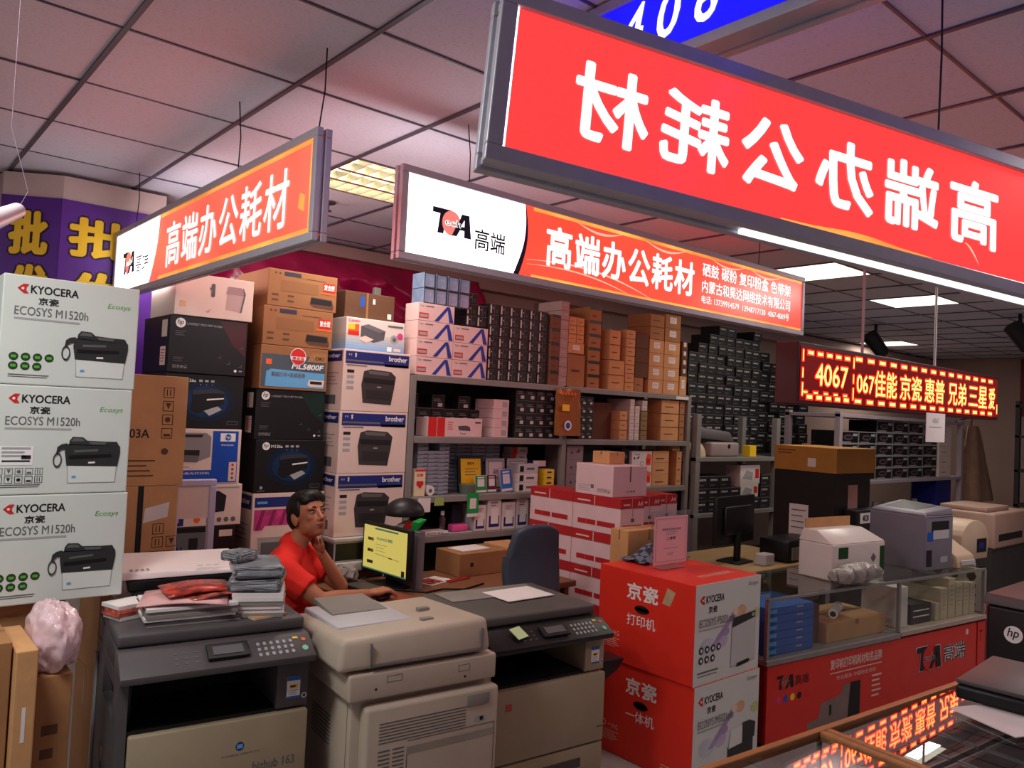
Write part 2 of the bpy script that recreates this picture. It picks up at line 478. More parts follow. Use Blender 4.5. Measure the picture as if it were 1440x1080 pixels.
def sign_frame(F, W, H, T, root, fw=.03, two=True):
    """aluminium tray: four mitred profiles with grooves, as one frame"""
    b = MB()
    def bar(a0, b0, a1, b1, z0, z1):
        P = [F.P(a0, b0, z0), F.P(a1, b0, z0), F.P(a1, b0, z1), F.P(a0, b0, z1), F.P(a0, b1, z0), F.P(a1, b1, z0), F.P(a1, b1, z1), F.P(a0, b1, z1)]
        b.hexa(P, ALU, .003)
    for (z0, z1) in ((-.020, .003), (-T - .003, -T + .020)):
        bar(0, 0, W, fw, z0, z1); bar(0, H - fw, W, H, z0, z1); bar(0, fw, fw, H - fw, z0, z1); bar(W - fw, fw, W, H - fw, z0, z1)
    g = .008
    bar(g, g, W - g, fw - g, -T + .0201, -.0201); bar(g, H - fw + g, W - g, H - g, -T + .0201, -.0201)
    bar(g, fw, fw - g, H - fw, -T + .0201, -.0201); bar(W - fw + g, fw, W - g, H - fw, -T + .0201, -.0201)
    return b.build('frame', root)

def wires(root, tops, name='wire'):
    for p, q in tops:
        MB().tube([p, ((p[0] + q[0]) / 2 + .008, (p[1] + q[1]) / 2, (p[2] + q[2]) / 2), q], .0025, RUBBER, 6).build(name, root)

def stroke(b, F, pts, w, m, k):
    """tapering curved streak"""
    n = len(pts); up = []; dn = []
    for i, (x, y) in enumerate(pts):
        t = i / (n - 1.0); h = w * math.sin(math.pi * min(.98, max(.06, t))) / 2
        up.append((x, y + h)); dn.append((x, y - h))
    for i in range(n - 1):
        b.fpoly(F, [dn[i], dn[i + 1], up[i + 1], up[i]], m, k)

def panel(F, W, H, fw, mats_fn, root, T):
    b = MB(); mats_fn(b)
    p = b.build('lit_panel', root)
    return p

def curve_edge(a0, a1, b0, b1, bow, n=10):
    return [(a0 + (a1 - a0) * i / n + bow * math.sin(math.pi * i / n), b0 + (b1 - b0) * i / n) for i in range(n + 1)]

# centre sign
def centre_sign():
    A = at_y(568, 235, 2.6); B = at_y(1132, 388, 2.6); z0 = 2.325; z1 = 2.70
    x0, x1 = 1.622, 4.69; W = x1 - x0; H = z1 - z0; T = .055
    F = Face((x0, 2.6, z0), (1, 0, 0), (0, 0, 1))
    t = thing('shop_sign', 'long lit sign in the middle, white end with a logo, orange red end with writing', 'sign', (x0 + W / 2, 2.63, z0), 'lit shop signs')
    fw = .03
    sign_frame(F, W, H, T, t, fw)
    b = MB(); K = -.004 / b.lay
    def fp(pts, m, k): b.fpoly(F, pts, m, K + k)
    xs = F.meet(738, 330)[0]                                            # where white meets red
    edge = curve_edge(xs - .055, xs, fw, H - fw, .03)
    fp([(fw, fw), (fw, H - fw)][::-1] + edge, SIGN_WHITE, 0)
    e2 = [(x + .028 * (1 - i / 10.0) + .004, y) for i, (x, y) in enumerate(edge)]
    fp(edge[::-1] + e2, LOGO_NAVY, 1)
    fp(e2[::-1] + [(W - fw, fw), (W - fw, H - fw)], SIGN_ORANGE, 0)
    for (y0, y1) in ((fw, fw + .012), (H - fw - .016, H - fw)):
        fp([(xs + .05, y0), (W - fw, y0), (W - fw, y1), (xs + .05, y1)], SIGN_AMBER, 1)
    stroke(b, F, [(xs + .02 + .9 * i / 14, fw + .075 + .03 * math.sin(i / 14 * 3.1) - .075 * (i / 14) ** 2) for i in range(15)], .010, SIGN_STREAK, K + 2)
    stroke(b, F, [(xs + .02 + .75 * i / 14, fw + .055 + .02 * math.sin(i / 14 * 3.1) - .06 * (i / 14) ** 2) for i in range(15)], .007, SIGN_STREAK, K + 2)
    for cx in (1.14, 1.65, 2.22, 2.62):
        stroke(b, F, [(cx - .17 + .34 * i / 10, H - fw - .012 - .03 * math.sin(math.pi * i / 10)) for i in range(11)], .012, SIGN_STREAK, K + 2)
    # logo and lettering, laid out from the measured sight lines
    a0, bb = F.meet(607, 327)
    lg = MB(); lg.lay = b.lay
    ls = (F.meet(663, 330)[0] - a0) / 1.96; logo(b, F, a0, .135, ls, LOGO_NAVY, SIGN_PINK, SIGN_WHITE, k=K + 2)
    b.text(F, '高端', F.meet(668, 332)[0], .10, F.meet(711, 338)[0], .19, LOGO_NAVY, K + 3, bold=0.012)
    b.text(F, 'R', F.meet(713, 320)[0], .20, F.meet(716, 320)[0], .212, LOGO_NAVY, K + 3)
    s0, s1 = F.meet(768, 355)[0], F.meet(977, 388)[0]
    b.text(F, '高端办公耗材', s0, .095, s1, .285, SIGN_WHITE2, K + 3, bold=0.026, space=1.12)
    r0, r1 = F.meet(988, 395)[0], F.meet(1112, 412)[0]
    b.text(F, '硒鼓 碳粉 复印粉盒 色带架', r0, .225, r1, .30, SIGN_WHITE2, K + 3, bold=0.01)
    b.text(F, '内蒙古和昊达网络技术有限公司', r0, .135, r1, .205, SIGN_WHITE2, K + 3, bold=0.008)
    b.text(F, '电话: 13739914579  13948717120  4067-4069号', r0, .075, r1 - .01, .118, SIGN_WHITE2, K + 3, bold=0.0)
    b.build('lit_panel', t)
    bk = MB(); bk.poly([F.P(xs, fw, -T + .003), F.P(xs, H - fw, -T + .003), F.P(W - fw, H - fw, -T + .003), F.P(W - fw, fw, -T + .003)], SIGN_ORANGE); bk.poly([F.P(fw, fw, -T + .003), F.P(fw, H - fw, -T + .003), F.P(xs, H - fw, -T + .003), F.P(xs, fw, -T + .003)], SIGN_WHITEB)
    G = Face(F.P(W, 0, -T + .003), -F.u, F.v); bk.text(G, '高端办公耗材', W - s1, .09, W - s0, .28, SIGN_WHITE, 2, bold=.03, mirror=True); bk.build('rear_panel', t)
    wires(t, [((x0 + .35, 2.63, z1), (x0 + .33, 2.63, CEIL)), ((x1 - .5, 2.63, z1), (x1 - .5, 2.63, CEIL))])
centre_sign()

def left_sign():
    y0, y1 = 2.375, 4.85; z0, z1 = 2.28, 2.66; W = y1 - y0; H = z1 - z0; T = .05
    F = Face((1.15, y1, z0), (0, -1, 0), (0, 0, 1))
    t = thing('shop_sign', 'lit orange sign at the left, running back towards the purple column', 'sign', (1.21, y0 + W / 2, z0), 'lit shop signs')
    fw = .03
    sign_frame(F, W, H, T, t, fw)
    b = MB(); K = -.004 / b.lay
    xs = F.meet(219, 350)[0]
    edge = curve_edge(xs - .10, xs + .03, fw, H - fw, .03)
    b.fpoly(F, [(fw, H - fw), (fw, fw)] + edge, SIGN_WHITE, K)
    b.fpoly(F, edge[::-1] + [(W - fw, fw), (W - fw, H - fw)], SIGN_ORANGE2, K)
    for (q0, q1) in ((fw, fw + .018), (H - fw - .016, H - fw)):
        b.fpoly(F, [(xs + .05, q0), (W - fw, q0), (W - fw, q1), (xs + .05, q1)], SIGN_AMBER, K + 1)
    b.fpoly(F, [(W - fw - .02, fw), (W - fw, fw), (W - fw, H - fw), (W - fw - .02, H - fw)], SIGN_AMBER, K + 1)
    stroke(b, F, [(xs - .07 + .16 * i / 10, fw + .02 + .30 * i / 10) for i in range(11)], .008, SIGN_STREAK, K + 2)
    s0, s1 = F.meet(234, 330)[0], F.meet(405, 275)[0]
    b.text(F, '高端办公耗材', s0, .075, s1, .290, SIGN_WHITE2, K + 3, bold=0.014, space=1.12)
    a0 = F.meet(172, 370)[0]
    logo(b, F, a0, .115, .12, LOGO_NAVY, SIGN_PINK, SIGN_WHITE, k=K + 2)
    q = F.meet(191, 362)[0]
    b.text(F, '高端', q, .095, q + .22, .20, LOGO_NAVY, K + 3)
    f0 = F.meet(418, 292)
    b.fpoly(F, [(f0[0], f0[1]), (f0[0] + .045, f0[1] - .02), (f0[0] + .05, f0[1] + .035), (f0[0] + .012, f0[1] + .05)], SIGN_AMBER, K + 3)
    b.build('lit_panel', t)
    bk = MB(); bk.poly([F.P(xs, fw, -T + .003), F.P(xs, H - fw, -T + .003), F.P(W - fw, H - fw, -T + .003), F.P(W - fw, fw, -T + .003)], SIGN_ORANGE); bk.poly([F.P(fw, fw, -T + .003), F.P(fw, H - fw, -T + .003), F.P(xs, H - fw, -T + .003), F.P(xs, fw, -T + .003)], SIGN_WHITEB)
    G = Face(F.P(W, 0, -T + .003), -F.u, F.v); bk.text(G, '高端办公耗材', W - s1, .09, W - s0, .28, SIGN_WHITE, 2, bold=.03, mirror=True); bk.build('rear_panel', t)
    wires(t, [((1.175, y0 + .05, z1), (1.19, y0 + .05, CEIL)), ((1.175, y0 + .75, z1), (1.165, y0 + .75, CEIL)), ((1.175, y1 - .3, z1), (1.175, y1 - .3, CEIL))])
left_sign()

def big_sign():
    BL = EYE + FW * 1.523 + RT * -.018 + UP * .463
    yaw, tilt, lean = -.368, -.090, -.085
    u = Vector((math.cos(yaw) * math.cos(tilt), math.sin(yaw) * math.cos(tilt), math.sin(tilt)))
    n = u.cross(Vector((0, 0, 1))).normalized(); v0 = n.cross(u); v0 = v0 if v0.z > 0 else -v0
    v = (v0 * math.cos(lean) + u.cross(Vector((0, 0, 1))).normalized() * math.sin(lean)).normalized()
    fw = .034; hin = .30; W = 2.3; H = hin + 2 * fw; T = .075
    F = Face(BL - u * fw - v * fw, u, v)
    t = thing('shop_sign', 'large red hanging sign with mirror-written white characters, close at the upper right', 'sign', tuple(F.P(W / 2, 0, -T / 2)), 'lit shop signs')
    sign_frame(F, W, H, T, t, fw)
    b = MB(); K = -.008 / b.lay
    b.fpoly(F, [(fw, fw), (W - fw, fw), (W - fw, H - fw), (fw, H - fw)], SIGN_RED, K)
    b.fpoly(F, [(fw + .001, fw), (fw + .006, fw), (fw + .006, H - fw), (fw + .001, H - fw)], SIGN_WHITE, K + 2)
    for a, bq, w, hh in ((.70, fw, .45, .012), (.80, fw, .25, .018)):
        stroke(b, F, [(a + w * i / 8, bq + hh / 2) for i in range(9)], hh, SIGN_AMBER, K + 1)
    s0 = F.meet(809, 140)[0]; s1 = F.meet(1407, 300)[0]
    b.text(F, '高端办公耗材', s0, fw + .062, s1, fw + .235, SIGN_WHITE2, K + 3, bold=0.026, mirror=True, space=1.3)
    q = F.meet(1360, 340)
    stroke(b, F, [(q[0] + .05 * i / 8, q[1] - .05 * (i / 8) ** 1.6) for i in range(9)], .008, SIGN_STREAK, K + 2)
    b.build('lit_panel', t)
    bk = MB(); bk.poly([F.P(fw, fw, -T + .003), F.P(fw, H - fw, -T + .003), F.P(W - fw, H - fw, -T + .003), F.P(W - fw, fw, -T + .003)], SIGN_RED); bk.build('rear_panel', t)
    lk = MB(); lk.hexa([F.P(.62, -.002, -.050), F.P(W - .02, -.002, -.050), F.P(W - .02, -.002, -.032), F.P(.62, -.002, -.032),
                        F.P(.62, .012, -.050), F.P(W - .02, .012, -.050), F.P(W - .02, .012, -.032), F.P(.62, .012, -.032)], TUBEW); lk.build('light_strip', t)
    p = F.P(.02, H, -.045); q = F.P(1.2, H, -.045); r = F.P(2.1, H, -.045)
    wires(t, [(tuple(p), (p.x, p.y, CEIL)), (tuple(q), (q.x, q.y, CEIL)), (tuple(r), (r.x, r.y, CEIL))])
    return F
BIGF = big_sign()

def blue_sign():
    x = 1.62; z0 = 2.705; H = .24; y0, y1 = -.55, 1.75; W = y1 - y0; T = .10; fw = .03
    F = Face((x, y1, z0), (0, -1, 0), (0, 0, 1))
    t = thing('shop_sign', 'blue lit sign with white digits behind the large red sign, at the top edge', 'sign', (x + .05, y0 + W / 2, z0), 'lit shop signs')
    sign_frame(F, W, H, T, t, fw)
    b = MB(); K = -.006 / b.lay
    b.fpoly(F, [(fw, fw), (W - fw, fw), (W - fw, H - fw), (fw, H - fw)], SIGN_BLUE, K)
    s0 = F.meet(874, 38)[0]; s1 = F.meet(1010, 8)[0]
    b.text(F, '4 0 6', s0, fw + .035, s1, fw + .165, SIGN_WHITE2, K + 2, bold=0.02, shear=.2)
    b.build('lit_panel', t)
    bk = MB(); bk.poly([F.P(fw, fw, -T + .003), F.P(fw, H - fw, -T + .003), F.P(W - fw, H - fw, -T + .003), F.P(W - fw, fw, -T + .003)], SIGN_BLUE); bk.build('rear_panel', t)
    wires(t, [((x + .05, y1 - .2, z0 + H), (x + .05, y1 - .2, CEIL)), ((x + .05, y0 + .3, z0 + H), (x + .05, y0 + .3, CEIL))])
blue_sign()

# dot-matrix display hanging over the counter
LEDY = glow('lit yellow display dots', (2.6, 0.62, 0.10), 4.0, raw=True)
LEDR = glow('painted red glow rim', (4.0, 0.03, 0.010), 2.4, raw=True)  # glow painted as a red rim behind each yellow stroke
LEDB = glow('dim red display face', (1.6, 0.010, 0.014), 0.09, raw=True)
LEDCASE = mat('dark red display case', (70, 14, 20), 0.5, var=0.05)
def led():
    x0, x1, y, z0, z1 = 3.93, 7.02, 2.2, 1.862, 2.205; W = x1 - x0; H = z1 - z0
    F = Face((x0, y, z0), (1, 0, 0), (0, 0, 1))
    t = thing('dot_matrix_display', 'hanging red dot-matrix display with glowing yellow characters over the counter', 'display', (x0 + W / 2, y + .05, z0))
    b = MB(); b.box(x0, x1, y + .004, y + .14, z0, z1, LEDCASE, .006); b.build('case', t)
    b = MB(); e = .022
    b.rect(F, e, e, W - e, H - e, LEDB, -2)
    def glowtext(s, a0, b0, a1, b1):
        b.text(F, s, a0 - .008, b0 - .008, a1 + .008, b1 + .008, LEDR, 0, bold=0.045)
        b.text(F, s, a0, b0, a1, b1, LEDY, 1, bold=0.0)
    def dash(a, bb, w, h):
        b.rect(F, a - .010, bb - .008, a + w + .010, bb + h + .008, LEDR, 0)
        b.rect(F, a, bb, a + w, bb + h, LEDY, 1)
    n = 18
    s = F.meet(1200, 530)[0]
    for i in range(5):
        dash(.10 + i * (s - .10) / 5, H - .062, .055, .016); dash(.10 + i * (s - .10) / 5, .036, .055, .018)
        dash(.06 + i * (s - .06) / 5, .066, .04, .008)
    for i in range(15):
        a = s + .03 + i * (W - s - .10) / 15.0
        dash(a, H - .056, .075, .018); dash(a, .036, .075, .018)
    for a in (.045, s, W - .042):
        for (q0, q1) in ((.05, .12), (.15, .20), (.24, .30)):
            if a == W - .042 and q0 > .1: continue
            b.rect(F, a - .008, q0 - .005, a + .014, q1 + .005, LEDR, 0); b.rect(F, a, q0, a + .007, q1, LEDY, 1)
    glowtext('4067', F.meet(1147, 530)[0], .115, F.meet(1192, 530)[0], .235)
    glowtext('067', F.meet(1205, 540)[0], .10, F.meet(1229, 540)[0], .205)
    for ch, p0, p1 in (('佳能', 1230, 1261), ('京瓷', 1266, 1296), ('惠普', 1301, 1328), ('兄弟', 1334, 1359), ('三星', 1363, 1388), ('爱', 1391, 1399)):
        glowtext(ch, F.meet(p0, 545)[0], .085, F.meet(p1, 548)[0], .245)
    b.build('lit_face', t)
    for px, py in ((1228, 505), (1329, 515)):
        a = F.meet(px, py)[0]
        MB().cyl((x0 + a, y + .07, z1), (x0 + a, y + .07, CEIL), .009, LGREYP, n=8).build('hanging_rod', t)
led()
p = at_y(1300, 592, 2.195)
b = MB(); F = Face((5.60, 2.19, 1.862), (1, 0, 0), (0, 0, 1))
tag(b.box(5.60, 5.92, 2.188, 2.192, 1.675, 1.875, PAPER).rect(Face((5.60, 2.188, 1.675), (1, 0, 0), (0, 0, 1)), .05, .10, .26, .106, LIGHTI).text(Face((5.60, 2.188, 1.675), (1, 0, 0), (0, 0, 1)), '4067', .10, .13, .22, .165, LIGHTI).build('paper_note', loc=(5.76, 2.19, 1.675)),
    'white paper sheet hanging from the bottom edge of the red display', 'paper')
# purple wholesale banner round the column
def banner():
    PURPLE = mat('purple banner print', (92, 40, 142), 0.4, var=0.12, scale=6)
    BY = mat('yellow banner print', (250, 200, 40), 0.45, var=0.06)
    BK = mat('dark outline print', (40, 16, 40), 0.45, var=0)
    t = thing('banner', 'purple banner with large yellow characters wrapped round the corner column', 'banner', (.9, 4.87, 1.2))
    z0, z1 = 1.2, 2.80
    Fl = Face((.615, 5.04, z0), (.26, -.17, 0), (0, 0, 1)); wl = .31
    Fr = Face((.875, 4.868, z0), (1, 0, 0), (0, 0, 1)); wr = .55
    b = MB(); b.lay = .0012
    b.hexa([Fl.P(0, 0, 0), Fl.P(wl, 0, 0), Fl.P(wl, 0, -.004), Fl.P(0, 0, -.004), Fl.P(0, z1 - z0, 0), Fl.P(wl, z1 - z0, 0), Fl.P(wl, z1 - z0, -.004), Fl.P(0, z1 - z0, -.004)], PURPLE)
    b.hexa([Fr.P(0, 0, 0), Fr.P(wr, 0, 0), Fr.P(wr, 0, -.004), Fr.P(0, 0, -.004), Fr.P(0, z1 - z0, 0), Fr.P(wr, z1 - z0, 0), Fr.P(wr, z1 - z0, -.004), Fr.P(0, z1 - z0, -.004)], PURPLE)
    def ch(F, c, p, q):
        a0, b1 = F.meet(*p); a1, b0 = F.meet(*q)
        e = .045 * (b1 - b0); b.text(F, c, a0 - e, b0 - e, a1 + e, b1 + e, BK, 1, bold=0.085); b.text(F, c, a0, b0, a1, b1, BY, 2, bold=0.045)
    ch(Fl, '批', (14, 293), (66, 360)); ch(Fl, '发', (14, 369), (66, 440))
    ch(Fr, '批', (98, 302), (185, 372)); ch(Fr, '发', (98, 378), (185, 450))
    b.build('cloth', t)
banner()
# ------------------------------------------------------------------ printed boxes
def lines(b, F, a0, a1, b0, n, gap, h, m, k=1, jag=.3):
    for i in range(n):
        b.rect(F, a0, b0 - i * gap, a1 - (a1 - a0) * jag * ((i * 37) % 10) / 10.0, b0 - i * gap + h, m, k)
def arrows(b, F, a, q, s, n, m, k=1, vertical=False):
    """row of handling symbols"""
    for i in range(n):
        x = a + (0 if vertical else i * s * 1.25); y = q - (i * s * 1.3 if vertical else 0)
        b.frame(F, x, y, x + s, y + s, s * .07, m, k)
        if i % 4 == 0:
            for d in (.28, .58): b.fpoly(F, [(x + s * d, y + s * .2), (x + s * (d + .1), y + s * .2), (x + s * (d + .1), y + s * .8), (x + s * d, y + s * .8)], m, k)
        elif i % 4 == 1:
            b.fpoly(F, [(x + s * .25, y + s * .8), (x + s * .5, y + s * .2), (x + s * .75, y + s * .8)], m, k)
        elif i % 4 == 2:
            b.disc(F, x + s * .5, y + s * .5, s * .26, m, k, n=12)
        else:
            b.rect(F, x + s * .2, y + s * .2, x + s * .8, y + s * .45, m, k)

def mfp_picture(b, F, x, y, w, h, dark, light, k=1, handset=True):
    """printed picture of a multifunction machine: lid, dark body, white tray"""
    X = lambda u: x + w * u
    Y = lambda u: y + h * u
    P = lambda pts, m, kk: b.fpoly(F, [(X(u), Y(v)) for u, v in pts], m, kk)
    D2 = mat('printed grey highlight', (92, 92, 92), 0.5, var=0)
    P([(.10, 0), (.94, 0), (.96, .40), (.08, .40)], LIGHTI, k)
    P([(.115, .015), (.93, .015), (.945, .40), (.09, .40)], light, k + 1)
    P([(.07, .38), (.96, .36), (1.0, .66), (.99, .80), (.05, .84), (.03, .66)], dark, k + 2)
    P([(.09, .82), (.10, .92), (.15, 1.0), (.33, .99), (.40, .92), (.74, .90), (.93, .90), (.98, .80)], dark, k + 2)
    P([(.12, .90), (.17, .975), (.32, .965), (.36, .90)], D2, k + 3)
    P([(.42, .895), (.74, .885), (.72, .83), (.47, .84)], D2, k + 3)
    P([(.19, .71), (.60, .74), (.60, .69), (.19, .66)], D2, k + 3)
    P([(.10, .60), (.84, .63), (.84, .56), (.10, .52)], BLACKC, k + 3)
    P([(.44, .46), (.56, .468), (.56, .43), (.44, .425)], WHITEI, k + 3)
    P([(.17, .12), (.24, .125), (.24, .17), (.17, .165)], SKYI, k + 3)
    if handset:
        P([(-.10, .78), (-.03, .84), (.06, .86), (.08, .74), (-.02, .72), (-.12, .62)], dark, k + 3)
        n = 14
        for i in range(n):
            t0 = math.pi * 2 * i / n; t1 = math.pi * 2 * (i + 1) / n
            q = lambda t, r: (-.09 + .075 * r * math.cos(t), .50 + .16 * r * math.sin(t))
            P([q(t0, .75), q(t0, 1.0), q(t1, 1.0), q(t1, .75)], dark, k + 3)

def kyo_logo(b, F, a0, q0, w, h, k=1):
    """red double arrow mark and the name in wide letters, in the box a0..a0+w, q0..q0+h"""
    e = h
    for sx in (0, 1):
        b.fpoly(F, [(a0 + e * (.5 - .5 * (1 - 2 * sx)), q0 + e * (.5 if not sx else 1.0)), (a0 + e * .5, q0 + e * (.05 if not sx else .5)), (a0 + e * .86, q0 + e * .5), (a0 + e * .5, q0 + e * .95)] if not sx else
                [(a0 + e * .55, q0 + e), (a0 + e * 1.05, q0 + e), (a0 + e * .72, q0 + e * .5), (a0 + e * 1.05, q0), (a0 + e * .55, q0), (a0 + e * .3, q0 + e * .5)], REDI, k + sx)
    b.disc(F, a0 + e * .5, q0 + e * .5, e * .14, WHITEI, k + 2, n=12)
    b.text(F, 'KYOCERA', a0 + e * 1.25, q0 + .05 * h, a0 + w, q0 + .95 * h, INK, k, bold=0.03)

mat('navy carton band', (30, 42, 112), .45, var=0)
DGI = mat('dark machine print', (44, 46, 46), 0.5, var=0.1)
LGI = mat('pale machine print', (214, 220, 214), 0.5, var=0)
def kyocera_front(model, sticker=False):
    def draw(b, F, Fl, Ft, w, d, h):
        U = lambda a: a * w
        V = lambda v: (1 - v) * h
        kyo_logo(b, F, U(.095), V(.165), U(.435), .085 * h)
        b.text(F, '京瓷', U(.245), V(.26), U(.39), V(.19), INK, 1, bold=0.03)
        b.text(F, 'Ecosys', U(.755), V(.235), U(.93), V(.175), GREENI, 1, bold=0.0, shear=.25)
        b.text(F, model, U(.085), V(.365), U(.61), V(.285), GREYI, 1, bold=0.008)
        lines(b, F, U(.085), U(.55), V(.405), 1, .02, .006 * 1, LIGHTI)
        mfp_picture(b, F, U(.50), V(.905), U(.43), .44 * h, DGI, LGI)
        if not sticker:
            for i in range(7):
                cx = .10 + (i % 4) * .082; cy = .745 if i < 4 else .83
                b.disc(F, U(cx), V(cy), .033 * w, DGREENI, 1); b.rect(F, U(cx - .018), V(cy + .012), U(cx + .018), V(cy - .012), GREENI, 2)
        else:
            b.rect(F, U(.06), V(.73), U(.29), V(.555), WHITEI, 1)
            lines(b, F, U(.075), U(.27), V(.585), 3, .035 * h, .006, LIGHTI, 2)
            b.rect(F, U(.08), V(.70), U(.27), V(.685), INK, 2); b.rect(F, U(.21), V(.675), U(.275), V(.64), INK, 2)
            arrows(b, F, U(.035), V(.82), .055 * w, 5, GREYI, 1); arrows(b, F, U(.035), V(.895), .055 * w, 5, INK, 1)
        b.rect(F, U(.07), V(.915), U(.35), V(.905), GREYI, 1)
        b.rect(F, U(.07), V(.932), U(.34), V(.925), GREYI, 1)
    return draw
KW, KH = .405, .352
zb = 1.055
for i, (dx, lb) in enumerate(((.006, 'bottom white and grey printer box of the tall stack of three at the left edge'), (.0, 'middle white printer box with a barcode sticker in the left stack of three'), (.004, 'top white printer box of the stack of three under the orange sign'))):
    carton('printer_box', lb, 'box', .375 + dx, .375 + dx + KW, 2.93, 3.32, zb + i * (KH + .0015), zb + i * (KH + .0015) + KH, GCARD, kyocera_front('ECOSYS M1520h', i == 1), 'white boxes stacked at the left', bev=.004)

# cartons and bag under that stack
def plain(b, F, Fl, Ft, w, d, h):
    b.rect(F, w * .47, h * .72, w * .53, h, TAPE, 1); b.rect(Fl, d * .46, h * .75, d * .54, h, TAPE, 1)
    b.rect(Ft, 0, d * .47, w, d * .53, TAPE, 1)
def plain_print(b, F, Fl, Ft, w, d, h):
    plain(b, F, Fl, Ft, w, d, h)
    lines(b, F, w * .12, w * .5, h * .55, 3, h * .09, h * .04, mat('brown print', (96, 62, 40), .8, var=0), 1)
carton('brown_carton', 'upper brown carton carrying the left white stack', 'box', .22, .62, 2.96, 3.30, .72, 1.054, KRAFT, plain_print, 'cartons under the left stack')
carton('brown_carton', 'middle brown carton under the left white stack', 'box', .20, .60, 2.95, 3.30, .36, .719, KRAFT, plain_print, 'cartons under the left stack')
carton('brown_carton', 'lowest brown carton at the bottom left corner', 'box', .18, .60, 2.94, 3.32, 0, .359, KRAFTD, plain_print, 'cartons under the left stack')
carton('brown_carton', 'narrow brown carton with dark print between the pink bag and the floor', 'box', .49, .60, 2.70, 2.925, 0, .885, KRAFT, lambda b, F, Fl, Ft, w, d, h: (lines(b, F, w * .3, w * .7, h * .80, 2, .07, .03, KRAFTD), lines(b, F, w * .2, w * .7, h * .5, 3, .05, .02, KRAFTD)))
carton('brown_carton', 'upper brown carton at the left edge in front of the white stack', 'box', .12, .425, 2.64, 2.92, .60, 1.02, KRAFT, plain_print, 'cartons at the lower left edge')
carton('brown_carton', 'lower brown carton at the bottom left corner of the photo', 'box', .12, .425, 2.62, 2.92, 0, .599, KRAFT2, plain_print, 'cartons at the lower left edge')
def flat_sheet():
    b = MB(); b.box(.430, .486, 2.60, 2.90, 0, 1.0, KRAFT2, .004); b.rect(Face((.43, 2.60, 0), (1, 0, 0), (0, 0, 1)), .022, .74, .032, .84, PAPER, 1)
    tag(b.build('flat_carton', loc=(.458, 2.75, 0)), 'flattened pale brown carton standing on edge left of the pink bag', 'box')
flat_sheet()
def bag():
    from mathutils import noise
    m = bpy.data.materials.new('pink cloudy plastic'); m.use_nodes = True
    nt = m.node_tree; bs = nt.nodes['Principled BSDF']
    bs.inputs['Base Color'].default_value = (.84, .58, .62, 1); bs.inputs['Roughness'].default_value = .22; bs.inputs['Alpha'].default_value = .82
    b = MB(); C0 = Vector((.553, 2.79, .985))
    b.ball(C0, (.072, .125, .105), m, 72, 44)
    for v in b.bm.verts:
        p = v.co; n = (p - C0).normalized()
        f = noise.noise(Vector((p.x * 30, p.y * 22, p.z * 7))) * .016 + abs(noise.noise(Vector((p.x * 52, p.y * 40, p.z * 22)))) * .014 + noise.noise(p * 90) * .003
        v.co += n * f
        if v.co.z < .9: v.co.x += (v.co.x - C0.x) * .25
        v.co.z = max(v.co.z, .8865); v.co.z = min(v.co.z, 1.052 if v.co.y > 2.91 else 2)
        v.co.y = min(v.co.y, 2.915); v.co.x = max(v.co.x, .489)
    tag(b.build('plastic_bag', loc=(.553, 2.79, .886), smooth=40), 'crumpled pink translucent plastic bag beside the charcoal copier, under the white stack', 'bag')
bag()

# stock table carrying the printer stacks
def stock_table():
    WOODD = mat('dark brown table wood', (84, 56, 42), .6, var=.15, scale=5, stretch=(1, 8, 8))
    t = thing('stock_table', 'low dark wooden table carrying the stacks of printer boxes', 'table', (1.85, 4.2, 0))
    MB().box(1.12, 2.55, 3.88, 4.48, .78, .819, WOODD, .004).build('table_top', t)
    for x in (1.16, 2.53):
        for y in (3.93, 4.43): MB().box(x - .03, x + .03, y - .03, y + .03, 0, .78, WOODD, .003).build('leg', t)
stock_table()

def hp_mark(b, F, cx, cy, r, k=1, disc=WHITEI, ink=INK):
    b.disc(F, cx, cy, r, disc, k, n=24)
    b.text(F, 'hp', cx - r * .6, cy - r * .62, cx + r * .6, cy + r * .72, ink, k + 1, bold=0.01, shear=.22)
def hp_dark(tint):
    def draw(b, F, Fl, Ft, w, d, h):
        b.fpoly(F, [(w * .62, h * .98), (w * .98, h * .98), (w * .98, h * .35), (w * .80, h * .55)], tint, 1)
        hp_mark(b, F, w * .13, h * .87, h * .085)
        b.text(F, 'LASERJET PRO MFP M128fn', w * .21, h * .835, w * .66, h * .885, LIGHTI, 2)
        lines(b, F, w * .07, w * .2, h * .72, 3, h * .035, h * .01, GREYI, 2)
        lines(b, F, w * .06, w * .19, h * .26, 3, h * .03, h * .008, GREYI, 2)
        arrows(b, F, w * .06, h * .08, h * .05, 4, LIGHTI, 2)
        b.disc(F, w * .86, h * .09, h * .025, WHITEI, 2); b.rect(F, w * .91, h * .08, w * .95, h * .10, LIGHTI, 2)
        for (a, q) in ((.90, .5), (.62, .3), (.74, .2), (.90, .16)):
            b.rect(F, w * a, h * q, w * (a + .04), h * (q + .008), GREYI, 2); b.rect(F, w * (a + .035), h * q, w * (a + .042), h * (q + .05), GREYI, 2)
        b.rect(Fl, d * .72, h * .62, d * .92, h * .92, PINKW, 1); b.rect(Fl, d * .70, h * .12, d * .90, h * .45, PINKW, 1)
        lines(b, Fl, d * .73, d * .89, h * .38, 5, h * .05, h * .015, REDI, 2)
    return draw
GL1 = mat('deep blue print', (8, 26, 48), .4, var=0); GL2 = mat('mid blue print', (10, 44, 78), .4, var=0); GL3 = mat('bright blue print', (14, 68, 116), .4, var=0)
